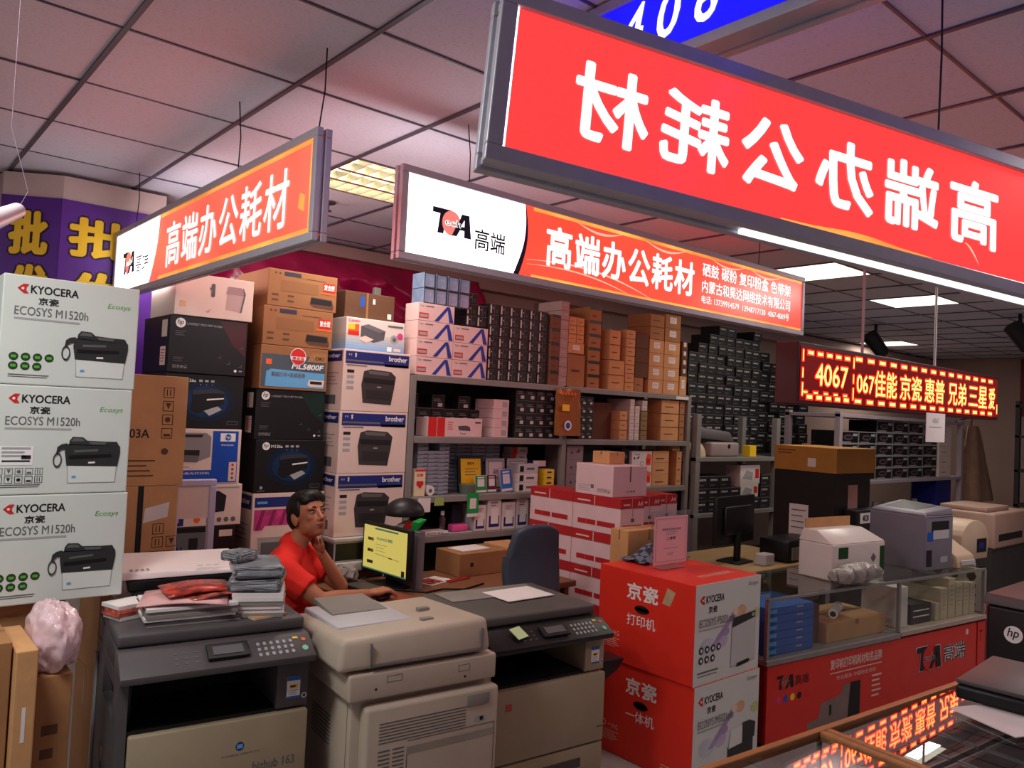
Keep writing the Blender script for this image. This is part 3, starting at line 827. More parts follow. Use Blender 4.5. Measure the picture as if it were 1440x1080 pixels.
def m126(model='M126a', marks=True):
    def draw(b, F, Fl, Ft, w, d, h):
        for i, m in enumerate((GL1, GL2, GL3)):
            b.disc(F, w * .52, h * .5, w * (.36 - .08 * i), m, 1 + i, ry=h * (.38 - .09 * i), n=32)
        b.fpoly(F, [(w * .32, h * .34), (w * .40, h * .28), (w * .62, h * .38), (w * .74, h * .46), (w * .74, h * .68), (w * .60, h * .74), (w * .34, h * .70)], BLACKC, 4)
        b.fpoly(F, [(w * .34, h * .70), (w * .60, h * .74), (w * .74, h * .70), (w * .74, h * .66), (w * .58, h * .66), (w * .34, h * .62)], mat('printed lid grey', (48, 52, 58), .4, var=0), 5)
        b.fpoly(F, [(w * .52, h * .55), (w * .74, h * .58), (w * .74, h * .56), (w * .52, h * .52)], WHITEI, 5)
        b.fpoly(F, [(w * .49, h * .33), (w * .66, h * .42), (w * .72, h * .36), (w * .56, h * .24)], LIGHTI, 6)
        if marks: hp_mark(b, F, w * .14, h * .88, h * .075, 2)
        b.text(F, model, w * .21, h * .85, w * .37, h * .905, WHITEI, 3, bold=.01)
        for i in range(3): b.rect(F, w * (.41 + .075 * i), h * .86, w * (.455 + .075 * i), h * .90, LIGHTI, 3); b.disc(F, w * (.43 + .075 * i), h * .81, h * .008, LIGHTI, 3, n=8)
        b.frame(F, w * .80, h * .08, w * .94, h * .15, h * .008, GREYI, 2); b.disc(F, w * .10, h * .10, h * .03, LIGHTI, 2)
        b.rect(F, w * .05, h * .03, w * .15, h * .05, GREYI, 2)
    return draw
def hp1020(b, F, Fl, Ft, w, d, h):
    HB = mat('bright blue carton print', (18, 74, 172), .45, var=0)
    b.rect(F, w * .02, h * .03, w * .96, h * .97, HB, 1)
    b.rect(F, w * .0, h * .26, w * .62, h * .975, PINKW, 2)
    G = mat('printed silver grey', (136, 130, 132), .5, var=0); G2 = mat('printed mid grey', (100, 96, 98), .5, var=0)
    b.fpoly(F, [(w * .06, h * .42), (w * .42, h * .40), (w * .60, h * .50), (w * .60, h * .86), (w * .54, h * .93), (w * .14, h * .93), (w * .06, h * .84)], G, 3)
    b.fpoly(F, [(w * .18, h * .90), (w * .50, h * .90), (w * .48, h * .85), (w * .20, h * .85)], INK, 4)
    b.fpoly(F, [(w * .10, h * .62), (w * .46, h * .62), (w * .46, h * .52), (w * .10, h * .54)], INK, 4)
    b.fpoly(F, [(w * .08, h * .42), (w * .44, h * .40), (w * .46, h * .52), (w * .10, h * .54)], G2, 4)
    b.text(F, '1020 plus', w * .14, h * .29, w * .34, h * .34, GREYI, 3); b.text(F, 'HP 黑白激光打印机', w * .06, h * .18, w * .60, h * .225, WHITEI, 3)
    b.rect(F, w * .72, h * .78, w * .92, h * .93, WHITEI, 2)
    b.disc(F, w * .82, h * .855, h * .06, HB, 3); b.text(F, 'hp', w * .785, h * .82, w * .855, h * .89, WHITEI, 4, shear=.2)
    b.text(F, 'invent', w * .74, h * .70, w * .90, h * .735, WHITEI, 2)
    b.rect(F, w * .85, h * .05, w * .95, h * .40, PINKW, 2)
    for i in range(4): b.disc(F, w * .90, h * (.35 - .08 * i), h * .025, REDI if i % 2 == 0 else GREYI, 3, n=10)
def brother(kind):
    def draw(b, F, Fl, Ft, w, d, h):
        NV = mat('navy carton band', (30, 42, 112), .45, var=0)
        if kind == 'white':
            b.rect(F, w * .03, h * .77, w * .97, h * .97, NV, 1)
            b.rect(F, w * .60, h * .76, w * .97, h * .80, INK, 1); b.rect(F, w * .04, h * .805, w * .58, h * .835, GREYI, 2)
            b.text(F, 'brother', w * .66, h * .855, w * .94, h * .94, WHITEI, 2, bold=.035)
            b.text(F, 'at your side', w * .74, h * .822, w * .93, h * .845, SKYI, 2)
            b.disc(F, w * .17, h * .93, h * .018, WHITEI, 2); b.rect(F, w * .16, h * .88, w * .18, h * .93, WHITEI, 2)
            for i in range(2): b.rect(F, w * (.07 + .03 * i), h * .90, w * (.085 + .03 * i), h * .93, LIGHTI, 2)
            lines(b, F, w * .05, w * .34, h * .735, 1, .02, h * .018, GREYI, 2, 0)
            b.fpoly(F, [(w * .30, h * .14), (w * .72, h * .12), (w * .76, h * .40), (w * .78, h * .60), (w * .70, h * .68), (w * .40, h * .70), (w * .30, h * .66), (w * .27, h * .44)], mat('printed charcoal printer', (58, 54, 54), .5, var=0), 1)
            b.fpoly(F, [(w * .30, h * .56), (w * .76, h * .54), (w * .75, h * .46), (w * .31, h * .47)], INK, 2)
            b.fpoly(F, [(w * .36, h * .68), (w * .68, h * .66), (w * .66, h * .61), (w * .38, h * .62)], GREYI, 2)
            b.fpoly(F, [(w * .34, h * .36), (w * .72, h * .35), (w * .71, h * .20), (w * .35, h * .21)], mat('printed dark tray', (44, 42, 42), .5, var=0), 2)
            b.fpoly(F, [(w * .50, h * .40), (w * .56, h * .40), (w * .56, h * .42), (w * .50, h * .42)], LIGHTI, 3)
            for i in range(4): b.rect(F, w * .06, h * (.62 - .09 * i), w * .16, h * (.67 - .09 * i), LIGHTI if i else INK, 1)
        else:
            b.rect(F, w * .03, h * .83, w * .97, h * .95, NV, 1)
            b.text(F, 'brother', w * .74, h * .855, w * .95, h * .925, WHITEI, 2, bold=.035)
            b.rect(F, w * .06, h * .87, w * .2, h * .90, SKYI, 2)
            b.rect(F, w * .03, h * .55, w * .97, h * .80, MAGI, 1)
            for i in range(6): b.fpoly(F, [(w * (.05 + .15 * i), h * .55), (w * (.10 + .15 * i), h * .55), (w * (.18 + .15 * i), h * .80), (w * (.13 + .15 * i), h * .80)], mat('dark pink print', (140, 34, 92), .5, var=0), 2)
            b.rect(F, w * .10, h * .10, w * .72, h * .48, LIGHTI, 2); b.rect(F, w * .14, h * .14, w * .68, h * .40, GREYI, 3)
            b.fpoly(F, [(w * .08, h * .46), (w * .74, h * .46), (w * .68, h * .60), (w * .18, h * .60)], PINKW, 3)
        b.rect(Fl, d * .45, h * .80, d * .97, h * .97, NV, 1); b.text(Fl, 'brother', d * .52, h * .86, d * .92, h * .93, WHITEI, 2, bold=.03)
        b.rect(Fl, d * .55, h * .10, d * .85, h * .25, GREYI, 1); lines(b, Fl, d * .5, d * .9, h * .6, 4, h * .06, h * .02, LIGHTI, 1)
    return draw
def kraft_printer(b, F, Fl, Ft, w, d, h):
    DB = mat('brown print band', (92, 60, 46), .8, var=0); NVB = mat('dull navy print', (50, 44, 66), .7, var=0)
    b.rect(F, w * .18, h * .42, w * .72, h * .72, mat('faint brown print', (136, 92, 58), .8, var=0), 1)
    b.rect(F, w * .22, h * .84, w * .46, h * .95, NVB, 1)
    b.disc(F, w * .10, h * .89, h * .03, DB, 1); b.disc(F, w * .16, h * .89, h * .03, DB, 1)
    b.rect(F, w * .54, h * .82, w * .82, h * .84, DB, 1)
    b.fpoly(F, [(w * .60, h * .16), (w * .66, h * .08), (w * .95, h * .06), (w * .96, h * .14), (w * .93, h * .34), (w * .62, h * .36)], DB, 1)
    b.fpoly(F, [(w * .62, h * .34), (w * .92, h * .32), (w * .93, h * .18), (w * .61, h * .18)], INK, 2)
    for a, q in ((.06, .28), (.06, .14), (.28, .28), (.28, .14)): b.rect(F, w * a, h * q, w * (a + .09), h * (q + .05), DB, 1)
    b.text(F, '复合型', w * .80, h * .60, w * .96, h * .76, WHITEI, 3, bold=.03)
    b.rect(F, w * .79, h * .56, w * .97, h * .80, REDI, 2); b.rect(F, w * .76, h * .48, w * .99, h * .54, ORANGEI, 2)
def oki(b, F, Fl, Ft, w, d, h):
    TEAL = mat('slate print band', (70, 82, 92), .6, var=0)
    b.rect(F, w * .02, h * .05, w * .97, h * .80, TEAL, 1)
    b.fpoly(F, [(w * .68, h * .68), (w * .97, h * .68), (w * .97, h * .90), (w * .76, h * .90)], KRAFT, 2)
    b.text(F, 'OKI', w * .80, h * .73, w * .93, h * .81, INK, 3, bold=.04)
    b.fpoly(F, [(w * .08, h * .06), (w * .96, h * .06), (w * .96, h * .42), (w * .16, h * .46), (w * .09, h * .40)], SKYI, 2)
    b.text(F, 'ML5800F', w * .46, h * .49, w * .93, h * .62, WHITEI, 3, bold=.04, shear=.25)
    b.text(F, '票据打印+连续连接', w * .16, h * .29, w * .66, h * .40, GREYI, 3, bold=.02)
    b.fpoly(F, [(w * .70, h * .14), (w * .74, h * .10), (w * .94, h * .10), (w * .96, h * .26), (w * .72, h * .26)], PINKW, 3); b.rect(F, w * .74, h * .16, w * .92, h * .23, INK, 4)
    b.rect(F, w * .08, h * .56, w * .16, h * .68, ORANGEI, 2)
    b.disc(F, w * .54, h * .78, h * .20, WHITEI, 5); b.disc(F, w * .54, h * .78, h * .185, REDI, 6)
    b.rect(F, w * .43, h * .70, w * .65, h * .78, WHITEI, 7); b.text(F, '复合型', w * .45, h * .705, w * .63, h * .775, REDI, 8, bold=.03)
def canon(b, F, Fl, Ft, w, d, h):
    for i in range(6): b.rect(F, 0, h * .085 * i, w, h * .085 * (i + 1), mat('blue fading print %d' % i, (110 + 18 * i, 150 + 9 * i, 200 - 2 * i), .5, var=0), 1); b.rect(Fl, 0, h * .085 * i, d, h * .085 * (i + 1), mat('blue fading print %d' % i, (0, 0, 0)), 1)
    b.text(F, 'Canon', w * .03, h * .86, w * .22, h * .95, REDI, 2, bold=.03)
    b.rect(F, w * .03, h * .46, w * .21, h * .80, ORANGEI, 2); b.rect(F, w * .03, h * .63, w * .14, h * .80, YELLOWI, 3); b.rect(F, w * .03, h * .46, w * .21, h * .58, REDI, 3)
    G = mat('printed slate printer', (84, 84, 92), .5, var=0)
    b.fpoly(F, [(w * .24, h * .44), (w * .46, h * .28), (w * .64, h * .40), (w * .66, h * .68), (w * .36, h * .84), (w * .24, h * .76)], G, 2)
    b.fpoly(F, [(w * .25, h * .76), (w * .36, h * .84), (w * .66, h * .68), (w * .55, h * .60)], mat('printed grey lid', (108, 106, 112), .5, var=0), 3)
    b.fpoly(F, [(w * .21, h * .36), (w * .34, h * .26), (w * .46, h * .38), (w * .31, h * .48)], PINKW, 3)
    b.rect(F, w * .70, h * .82, w * .97, h * .88, GREYI, 2)
    b.disc(F, w * .82, h * .44, h * .15, LIGHTI, 2); b.disc(F, w * .82, h * .44, h * .07, GREYI, 3); b.disc(F, w * .92, h * .56, h * .11, MAGI, 3)
    b.rect(F, w * .70, h * .06, w * .78, h * .2, WHITEI, 2); b.rect(F, w * .82, h * .08, w * .94, h * .16, PINKW, 2)
def handle_box(b, F, Fl, Ft, w, d, h):
    FP = mat('faint print', (188, 160, 158), .6, var=0)
    b.disc(F, w * .47, h * .78, w * .024, GREYI, 2); b.disc(F, w * .47, h * .54, w * .024, GREYI, 2); b.rect(F, w * .446, h * .54, w * .494, h * .78, GREYI, 2); b.rect(F, w * .428, h * .66, w * .446, h * .72, GREYI, 2)
    b.fpoly(F, [(w * .64, h * .24), (w * .83, h * .20), (w * .88, h * .66), (w * .84, h * .80), (w * .66, h * .80)], FP, 1)
    b.fpoly(F, [(w * .64, h * .62), (w * .88, h * .62), (w * .84, h * .80), (w * .66, h * .80)], mat('faint dark print', (160, 130, 132), .6, var=0), 2)
    b.fpoly(F, [(w * .83, h * .20), (w * .85, h * .20), (w * .895, h * .66), (w * .86, h * .80), (w * .85, h * .79), (w * .875, h * .66)], GREYI, 3)
    b.rect(F, w * .06, h * .2, w * .14, h * .34, mat('faint orange print', (216, 170, 130), .6, var=0), 1)
    b.fpoly(F, [(w * .38, h * .14), (w * .42, h * .10), (w * .46, h * .22)], FP, 1)
def white_hp(b, F, Fl, Ft, w, d, h):
    NV = mat('navy carton band', (0, 0, 0))
    b.fpoly(F, [(w * .55, h * .30), (w * .78, h * .34), (w * .80, h * .72), (w * .70, h * .84), (w * .55, h * .84)], INK, 1)
    b.rect(F, w * .05, h * .03, w * .28, h * .28, NV, 1); b.text(F, 'M130', w * .08, h * .10, w * .22, h * .20, WHITEI, 2, bold=.02)
    b.disc(F, w * .44, h * .16, h * .08, ORANGEI, 1, n=16)
    for i in range(3): b.disc(F, w * (.72 + .09 * i), h * .14, h * .06, GREYI, 1)
    b.rect(F, w * .55, h * .90, w * .96, h * .94, LIGHTI, 1)
def canon_dark(b, F, Fl, Ft, w, d, h):
    b.rect(F, w * .1, h * .2, w * .62, h * .9, GREYI, 1); b.text(F, 'ON', w * .14, h * .38, w * .30, h * .66, NAVYI, 2, bold=.03)
    b.rect(F, w * .38, h * .3, w * .5, h * .8, INK, 2); b.rect(F, w * .78, h * .80, w * .96, h * .92, PINKW, 1); b.rect(F, 0, h * .28, w, h * .31, LIGHTI, 1)

KPRINT = mat('tan printed carton', (146, 98, 62), .75, var=.08, scale=6)
TG = mat('dark green tint print', (14, 40, 34), .4, var=0.2); TR = mat('dark red tint print', (64, 20, 26), .4, var=0.2)
# left stack
S = 'printer boxes stacked along the left wall'
carton('printer_box', 'black box with a silver lettered label, lowest of the left stack by the white frame', 'box', 1.225, 1.60, 4.0, 4.42, .820, 1.098, BLACKC, canon_dark, S)
carton('printer_box', 'white box with a dark printer half hidden by the white metal frame', 'box', 1.225, 1.625, 4.0, 4.42, 1.0995, 1.308, PINKW, white_hp, S)
carton('printer_box', 'white and bright blue printer box showing a silver printer', 'box', 1.215, 1.605, 4.0, 4.42, 1.3095, 1.588, PINKW, hp1020, S)
carton('printer_box', 'black box with a printer in a blue glow, above the bright blue one', 'box', 1.215, 1.605, 4.01, 4.42, 1.5895, 1.863, BLACKC, m126('M126a', False), S)
carton('printer_box', 'black box with red tint and round white logo, under the pinkish box', 'box', 1.215, 1.605, 4.0, 4.42, 1.8645, 2.148, BLACKC, hp_dark(TR), S)
carton('printer_box', 'pinkish white box with a carry slot, topmost under the orange sign', 'box', 1.235, 1.625, 3.99, 4.42, 2.1495, 2.362, PINKW, handle_box, S, rz=-.03)
# middle stack
carton('printer_box', 'white box with blue band and magenta picture behind the seated man', 'box', 1.685, 2.095, 4.0, 4.42, .820, 1.254, PINKW, brother('magenta'), S)
carton('printer_box', 'black box with a printer in a blue glow, above the seated man', 'box', 1.685, 2.085, 4.0, 4.42, 1.2555, 1.538, BLACKC, m126(), S)
carton('printer_box', 'black box with green tint and round white logo in the middle stack', 'box', 1.675, 2.075, 4.01, 4.42, 1.5395, 1.808, BLACKC, hp_dark(TG), S)
carton('printer_box', 'brown box with a sky blue picture and round red sticker', 'box', 1.682, 2.072, 4.0, 4.42, 1.8095, 2.044, KPRINT, oki, S)
carton('printer_box', 'lower of two brown dot printer boxes, with an orange sticker', 'box', 1.685, 2.09, 4.0, 4.42, 2.0455, 2.254, KPRINT, kraft_printer, S)
carton('printer_box', 'topmost brown dot printer box, under the red cloth', 'box', 1.70, 2.105, 4.0, 4.42, 2.2555, 2.455, KPRINT, kraft_printer, S)
# right stack
carton('printer_box', 'white box with navy band and dark printer, lowest in its stack of three', 'box', 2.11, 2.555, 3.9, 4.36, 1.010, 1.359, PINKW, brother('white'), S)
carton('printer_box', 'white box with navy band and dark printer, middle of its stack of three', 'box', 2.112, 2.556, 3.9, 4.36, 1.3605, 1.709, PINKW, brother('white'), S)
carton('printer_box', 'white box with navy band and dark printer, just under the blue and white box', 'box', 2.115, 2.558, 3.9, 4.36, 1.7105, 2.055, PINKW, brother('white'), S)
carton('printer_box', 'blue and white box showing a slate printer and orange label', 'box', 2.165, 2.555, 3.98, 4.42, 2.0565, 2.245, WCARD, canon, S)
carton('brown_carton', 'dark brown carton with a blue label above the blue and white box', 'box', 2.17, 2.50, 4.02, 4.42, 2.2465, 2.40, KRAFTD, lambda b, F, Fl, Ft, w, d, h: (b.rect(F, w * .30, h * .45, w * .38, h * .85, BLUEI, 1), b.rect(F, w * .55, h * .60, w * .60, h * .80, PAPER, 1), b.rect(F, w * .42, 0, w * .46, h, TAPE, 1), b.rect(F, w * .86, h * .1, w * .94, h * .3, PAPER, 1)), S)
# printer standing under the right stack
def low_printer():
    t = thing('laser_printer', 'low black and white printer under the stack with navy bands', 'printer', (2.33, 4.1, .82))
    b = MB(); b.box(2.10, 2.56, 3.86, 4.38, .821, .875, LGREYP, .01); b.box(2.11, 2.55, 3.88, 4.38, .875, .985, DARKP2, .008); b.box(2.10, 2.56, 3.87, 4.38, .985, 1.008, LGREYP, .006); b.build('body', t)
low_printer()
# red cloth hung on the wall above the stacks
def red_cloth():
    from mathutils import noise
    CL = mat('crimson satin cloth', (164, 22, 74), .2, var=.15, scale=5, spec=.6)
    b = MB(); nx, nz = 60, 22; V = []
    x0, x1 = 1.75, 4.1; ztop, zbot = 2.84, 2.05
    for j in range(nz + 1):
        row = []
        for i in range(nx + 1):
            u = i / nx; v = j / nz
            x = x0 + (x1 - x0) * u; z = ztop + (zbot - ztop) * v - .06 * math.sin(u * math.pi * 4) ** 2 * (1 - v) * v * 3
            y = 5.272 - .09 * min(1, v * 5) + min(1, v * 5) * .07 * noise.noise(Vector((x * 3.2, z * 5, 0))) + min(1, v * 5) * .055 * noise.noise(Vector((x * 9 + z * 6, z * 11, 3)))
            row.append(b.bm.verts.new((x, y, z)))
        V.append(row)
    for j in range(nz):
        for i in range(nx): b.face([V[j][i], V[j + 1][i], V[j + 1][i + 1], V[j][i + 1]], CL)
    o = b.build('hanging_cloth', loc=(2.9, 5.2, 2.05), smooth=60)
    s = o.modifiers.new('thickness', 'SOLIDIFY'); s.thickness = .006
    tag(o, 'shiny crimson cloth hung on the back wall above the brown boxes', 'cloth')
red_cloth()

# brown cartons and white frame between the white stack and the printer boxes
def c303(b, F, Fl, Ft, w, d, h):
    arrows(b, F, w * .66, h * .80, w * .15, 4, KRAFTD, 1, vertical=True)
    b.text(F, '303A', w * .16, h * .43, w * .50, h * .51, INK, 1, bold=.02)
    lines(b, F, w * .05, w * .6, h * .22, 4, h * .045, h * .012, KRAFTD); b.disc(F, w * .72, h * .31, w * .05, KRAFTD, 1, n=8)
def ctape(b, F, Fl, Ft, w, d, h):
    b.rect(F, w * .43, 0, w * .51, h, INK, 1)
    b.fpoly(F, [(w * .52, h * .44), (w * .86, h * .52), (w * .88, h * .75), (w * .54, h * .66)], PAPER, 2)
    arrows(b, F, w * .66, h * .26, w * .16, 1, KRAFTD, 1); arrows(b, F, w * .66, h * .06, w * .16, 2, KRAFTD, 1)
def stand_box():
    carton('brown_carton', 'brown carton at the floor under two others, left of the white frame', 'box', .84, 1.12, 3.42, 3.75, 0, .62, KRAFT, plain, 'brown cartons left of the white frame')
    carton('brown_carton', 'brown carton hidden low behind the charcoal copier', 'box', .84, 1.12, 3.42, 3.75, .621, 1.10, KRAFT, plain, 'brown cartons left of the white frame')
    carton('brown_carton', 'brown carton with black tape and a white label', 'box', .835, 1.115, 3.42, 3.75, 1.101, 1.372, KRAFT2, ctape, 'brown cartons left of the white frame')
    carton('brown_carton', 'tall brown carton with handling symbols, topmost beside the white stack', 'box', .84, 1.13, 3.42, 3.75, 1.373, 1.83, KRAFT2, c303, 'brown cartons left of the white frame')
stand_box()
def white_frame():
    LIL = mat('pale lilac painted frame', (190, 180, 204), .4, .2, var=0)
    t = thing('display_stand', 'pale lilac metal frame with a blank sheet, before the blue printer box', 'stand', (1.27, 3.62, 0))
    MB().box(1.15, 1.345, 3.605, 3.635, 1.345, 1.375, LIL, .004).build('rail', t)
    MB().box(1.315, 1.345, 3.605, 3.635, 0, 1.345, LIL, .004).build('post', t)
    MB().box(1.15, 1.18, 3.605, 3.635, 0, 1.345, LIL, .004).build('post', t)
    MB().box(1.18, 1.315, 3.612, 3.62, 1.20, 1.345, PINKW).build('sheet', t)
white_frame()
# ------------------------------------------------------------------ copiers in the front row
WOODT = mat('brown desk veneer', (128, 84, 60), .4, var=.15, scale=4, stretch=(1, 9, 9))
STICKB = mat('blue rating label', (52, 98, 160), .5, var=0)
def rating_label(b, F, a, q, s):
    b.rect(F, a, q, a + s * .62, q + s, WHITEI, 1); b.rect(F, a, q + s * .8, a + s * .62, q + s, STICKB, 2); b.rect(F, a, q, a + s * .62, q + s * .1, STICKB, 2)
    b.rect(F, a + s * .12, q + s * .45, a + s * .5, q + s * .62, YELLOWI, 2); b.rect(F, a + s * .16, q + s * .5, a + s * .4, q + s * .58, INK, 3); lines(b, F, a + s * .1, a + s * .52, q + s * .35, 3, s * .09, s * .03, LIGHTI, 2)

def flat_copier(root, w, d, top, shell, door, slot_h, kind):
    """office copier with a flat lid: root's own coordinates, front at y = 0"""
    lidz = top - .055; pz = top - .085                    # underside of lid, front lip of panel
    cz0 = pz - .035 - slot_h; cz1 = pz - .035             # output cavity
    colw = .11                                            # right column
    dk = shell
    # shell: left wall with a window, right column, back, floor of the cavity
    b = MB()
    if kind == 'charcoal':
        wy0, wy1, wz0, wz1 = .10, .36, cz0 + .02, cz0 + .12
        b.box(0, .03, .0, wy0, .0, cz1, dk); b.box(0, .03, wy1, d, 0, cz1, dk); b.box(0, .03, wy0, wy1, 0, wz0, dk); b.box(0, .03, wy0, wy1, wz1, cz1, dk)
        b.box(.031, .05, wy0 - .02, wy1 + .02, wz0 - .02, wz1 + .02, DARKP2)
    else:
        b.box(0, .03, 0, d, 0, cz1, dk)
    b.box(.03, w, .02, d, .03, cz0, dk, .004)
    b.box(w - colw, w, 0, d, cz0, cz1, dk, .004)
    b.box(.03, w - colw, d * .55, d, cz0, cz1, DARKP2)
    b.box(.05, w - .05, .05, d - .05, 0, .03, DARKP2)
    b.box(.03, w - colw, .01, d * .55, cz0 - .01, cz0 + .004, DARKP2)
    Fl = Face((0, d, 0), (0, -1, 0), (0, 0, 1))
    if kind == 'charcoal':
        for (a, q) in ((d - .46, cz1 - .03), (d - .41, cz1 - .02), (d - .07, cz0 + .02)): b.disc(Fl, a, q, .005, INK, 1, n=8)
        b.rect(Fl, d - .32, cz0 - .19, d - .28, cz0 - .14, YELLOWI, 1); b.fpoly(Fl, [(d - .36, cz0 - .14), (d - .33, cz0 - .21), (d - .26, cz0 - .25), (d - .29, cz0 - .18)], INK, 1)
    b.build('shell', root, local=True, smooth=30)
    if kind == 'charcoal': MB().box(-.008, -.001, d - .035, d + .004, .30, cz1 - .06, LGREYP).build('rear_cover', root, local=True)
    if kind == 'charcoal':
        MB().ball((.034, .16, cz0 + .06), (.02, .05, .035), mat('purple wrapped pack', (84, 52, 140), .4)).build('purple_pack', root, local=True, smooth=60)
    # front door and cassettes
    z = cz0 - .008
    f = MB(); f.box(.035, w - .002, -.018, .03, z - .30, z, door, .006)
    Fd = Face((.035, -.018, z - .30), (1, 0, 0), (0, 0, 1)); dw = w - .037
    if kind == 'charcoal':
        f.disc(Fd, dw * .60, .215, .014, NAVYI, 1); f.rect(Fd, dw * .59 - .004, .208, dw * .61 + .004, .222, SKYI, 2); f.text(Fd, 'KONICA MINOLTA', dw * .50, .186, dw * .72, .192, GREYI, 1)
        f.text(Fd, 'bizhub 163', dw * .68, .125, dw * .93, .155, GREYI, 1, bold=.02)
    else:
        f.rect(Fd, dw * .10, .215, dw * .155, .245, mat('dull red mark', (170, 80, 60), .5, var=0), 1); f.rect(Fd, dw * .93, .06, dw * .99, .068, GREYI, 1)
    dr = f.build('front_door', root, local=True, smooth=30)
    for k in range(2):
        z1 = z - .308 - k * .16
        if z1 - .15 < .03: break
        f = MB(); f.box(.035, w - .002, -.015, .03, z1 - .15, z1, door, .006); cs = f.build('paper_cassette', root, local=True, smooth=30)
        MB().box(w * .30, w * .80, -.019, -.012, z1 - .085, z1 - .045, mat('dark handle recess', (70, 66, 62), .5, var=0), .003).build('handle', cs, local=True)
    # control panel: a sloping wedge in front of the lid
    Fp = Face((0, 0, 0), (0, 1, 0), (0, 0, 1)); 
    p = MB()
    prof = [(-.055, cz1), (.03, cz1), (.09, cz1), (.09, top - .045), (.035, top - .045), (-.06, pz - .012)]
    A = [(0, y, zz) for y, zz in prof]; n = len(A)
    va = [p.bm.verts.new((-.004, y, zz)) for y, zz in prof]; vb = [p.bm.verts.new((w + .004, y, zz)) for y, zz in prof]
    ff = [p.face(va[::-1], DARKP if kind == 'charcoal' else DARKP2), p.face(vb, DARKP if kind == 'charcoal' else DARKP2)]
    for i in range(n):
        j = (i + 1) % n; ff.append(p.face([va[i], va[j], vb[j], vb[i]], DARKP if kind == 'charcoal' else DARKP2))
    bmesh.ops.recalc_face_normals(p.bm, faces=ff)
    bmesh.ops.bevel(p.bm, geom=list({e for f_ in ff for e in f_.edges}), offset=.005, segments=2, affect='EDGES', profile=.5, clamp_overlap=True)
    slope = Vector((0, .095, (top - .045) - (pz - .012))); sl = slope.length
    Fs = Face((0, -.06, pz - .012), (1, 0, 0), slope)
    for r in range(3):
        for c in range(6): p.disc(Fs, w * .70 + c * .022, sl * (.28 + .22 * r), .006, LIGHTI, 2, ry=.008, n=10)
    p.disc(Fs, w * .955, sl * .35, .010, mat('green start key', (120, 190, 150), .4, var=0), 2, ry=.012); p.disc(Fs, w * .96, sl * .72, .008, ORANGEI, 2, n=10); p.rect(Fs, w * .90, sl * .78, w * .93, sl * .86, YELLOWI, 2)
    for r in range(3):
        for c in range(3): p.rect(Fs, w * .26 + c * .03, sl * (.3 + .2 * r), w * .26 + c * .03 + .010, sl * (.34 + .2 * r), GREYI, 2)
    cp = p.build('control_panel', root, local=True, smooth=30)
    q = MB(); q.lay = .0008
    q.hexa([Fs.P(w * .42, sl * .25, .004), Fs.P(w * .64, sl * .25, .004), Fs.P(w * .64, sl * .85, .004), Fs.P(w * .42, sl * .85, .004), Fs.P(w * .42, sl * .25, .014), Fs.P(w * .64, sl * .25, .014), Fs.P(w * .64, sl * .85, .014), Fs.P(w * .42, sl * .85, .014)], DARKP2, .002)
    Fq = Face(Fs.P(0, 0, .0145), Fs.u, Fs.v); q.rect(Fq, w * .45, sl * .38, w * .61, sl * .72, mat('grey display glass', (92, 92, 96), .2, var=0), 1)
    q.build('display', cp, local=True)
    # scanner bed and lid
    s = MB(); s.box(0, w, .085, d, cz1 + .0, top - .046, shell, .006); s.build('scanner_bed', root, local=True, smooth=30)
    l = MB(); l.box(-.002, w + .002, .075, d - .01, top - .044, top, DARKP if kind == 'charcoal' else mat('dark grey lid plastic', (84, 80, 76), .5), .012, 3)
    if kind != 'charcoal': l.box(w * .08, w * .90, d * .62, d * .93, top - .002, top + .004, GREYP, .003)
    l.build('lid', root, local=True, smooth=30)
    g = MB(); Fc = Face((w - colw, 0, cz0), (1, 0, 0), (0, 0, 1)); rating_label(g, Fc, .035, .03, .075); g.disc(Fc, colw * .88, .035, .010, LGREYP, 1, n=12); g.disc(Fc, colw * .88, .035, .005, INK, 2, n=10)
    g.build('rating_label', root, local=True)
    if kind != 'charcoal':
        q = MB(); q.hexa([(w + .001, .06, .50), (w + .17, .08, .56), (w + .17, .34, .56), (w + .001, .36, .50), (w + .001, .06, .62), (w + .21, .08, .61), (w + .21, .34, .61), (w + .001, .36, .62)], DARKP2, .008); q.build('bypass_tray', root, local=True, smooth=30)

c1 = thing('copier', 'charcoal copier with beige front doors and piles of papers on its lid, nearest at left', 'copier', (.705, 2.60, 0), None, -.13)
flat_copier(c1, .60, .56, .985, DARKP, BEIGEP2, .165, 'charcoal')
c3 = thing('copier', 'beige copier with a dark grey lid and white sheet on it, beside the red boxes', 'copier', (2.045, 2.46, 0), None, -.10)
flat_copier(c3, .64, .58, .885, BEIGEP2, BEIGEP2, .150, 'beige')
tag(MB().box(-.01, .27, -.10, .10, 0, .003, PAPER).build('paper_sheet', loc=(0, 0, 0)), 'white sheet lying on the dark grey lid of the right copier', 'paper')
bpy.data.objects['paper_sheet'].location = (2.36, 2.78, .8905); bpy.data.objects['paper_sheet'].rotation_euler = (0, 0, -.02)
n_ = MB(); n_.box(-.035, .035, -.03, .03, 0, .003, mat('pale green note paper', (196, 216, 160), .8)); o = n_.build('sticky_note'); o.location = (2.20, 2.44, .832); o.rotation_euler = (.55, 0, .25)
tag(o, 'pale green sticky note on the control panel of the right copier', 'note')

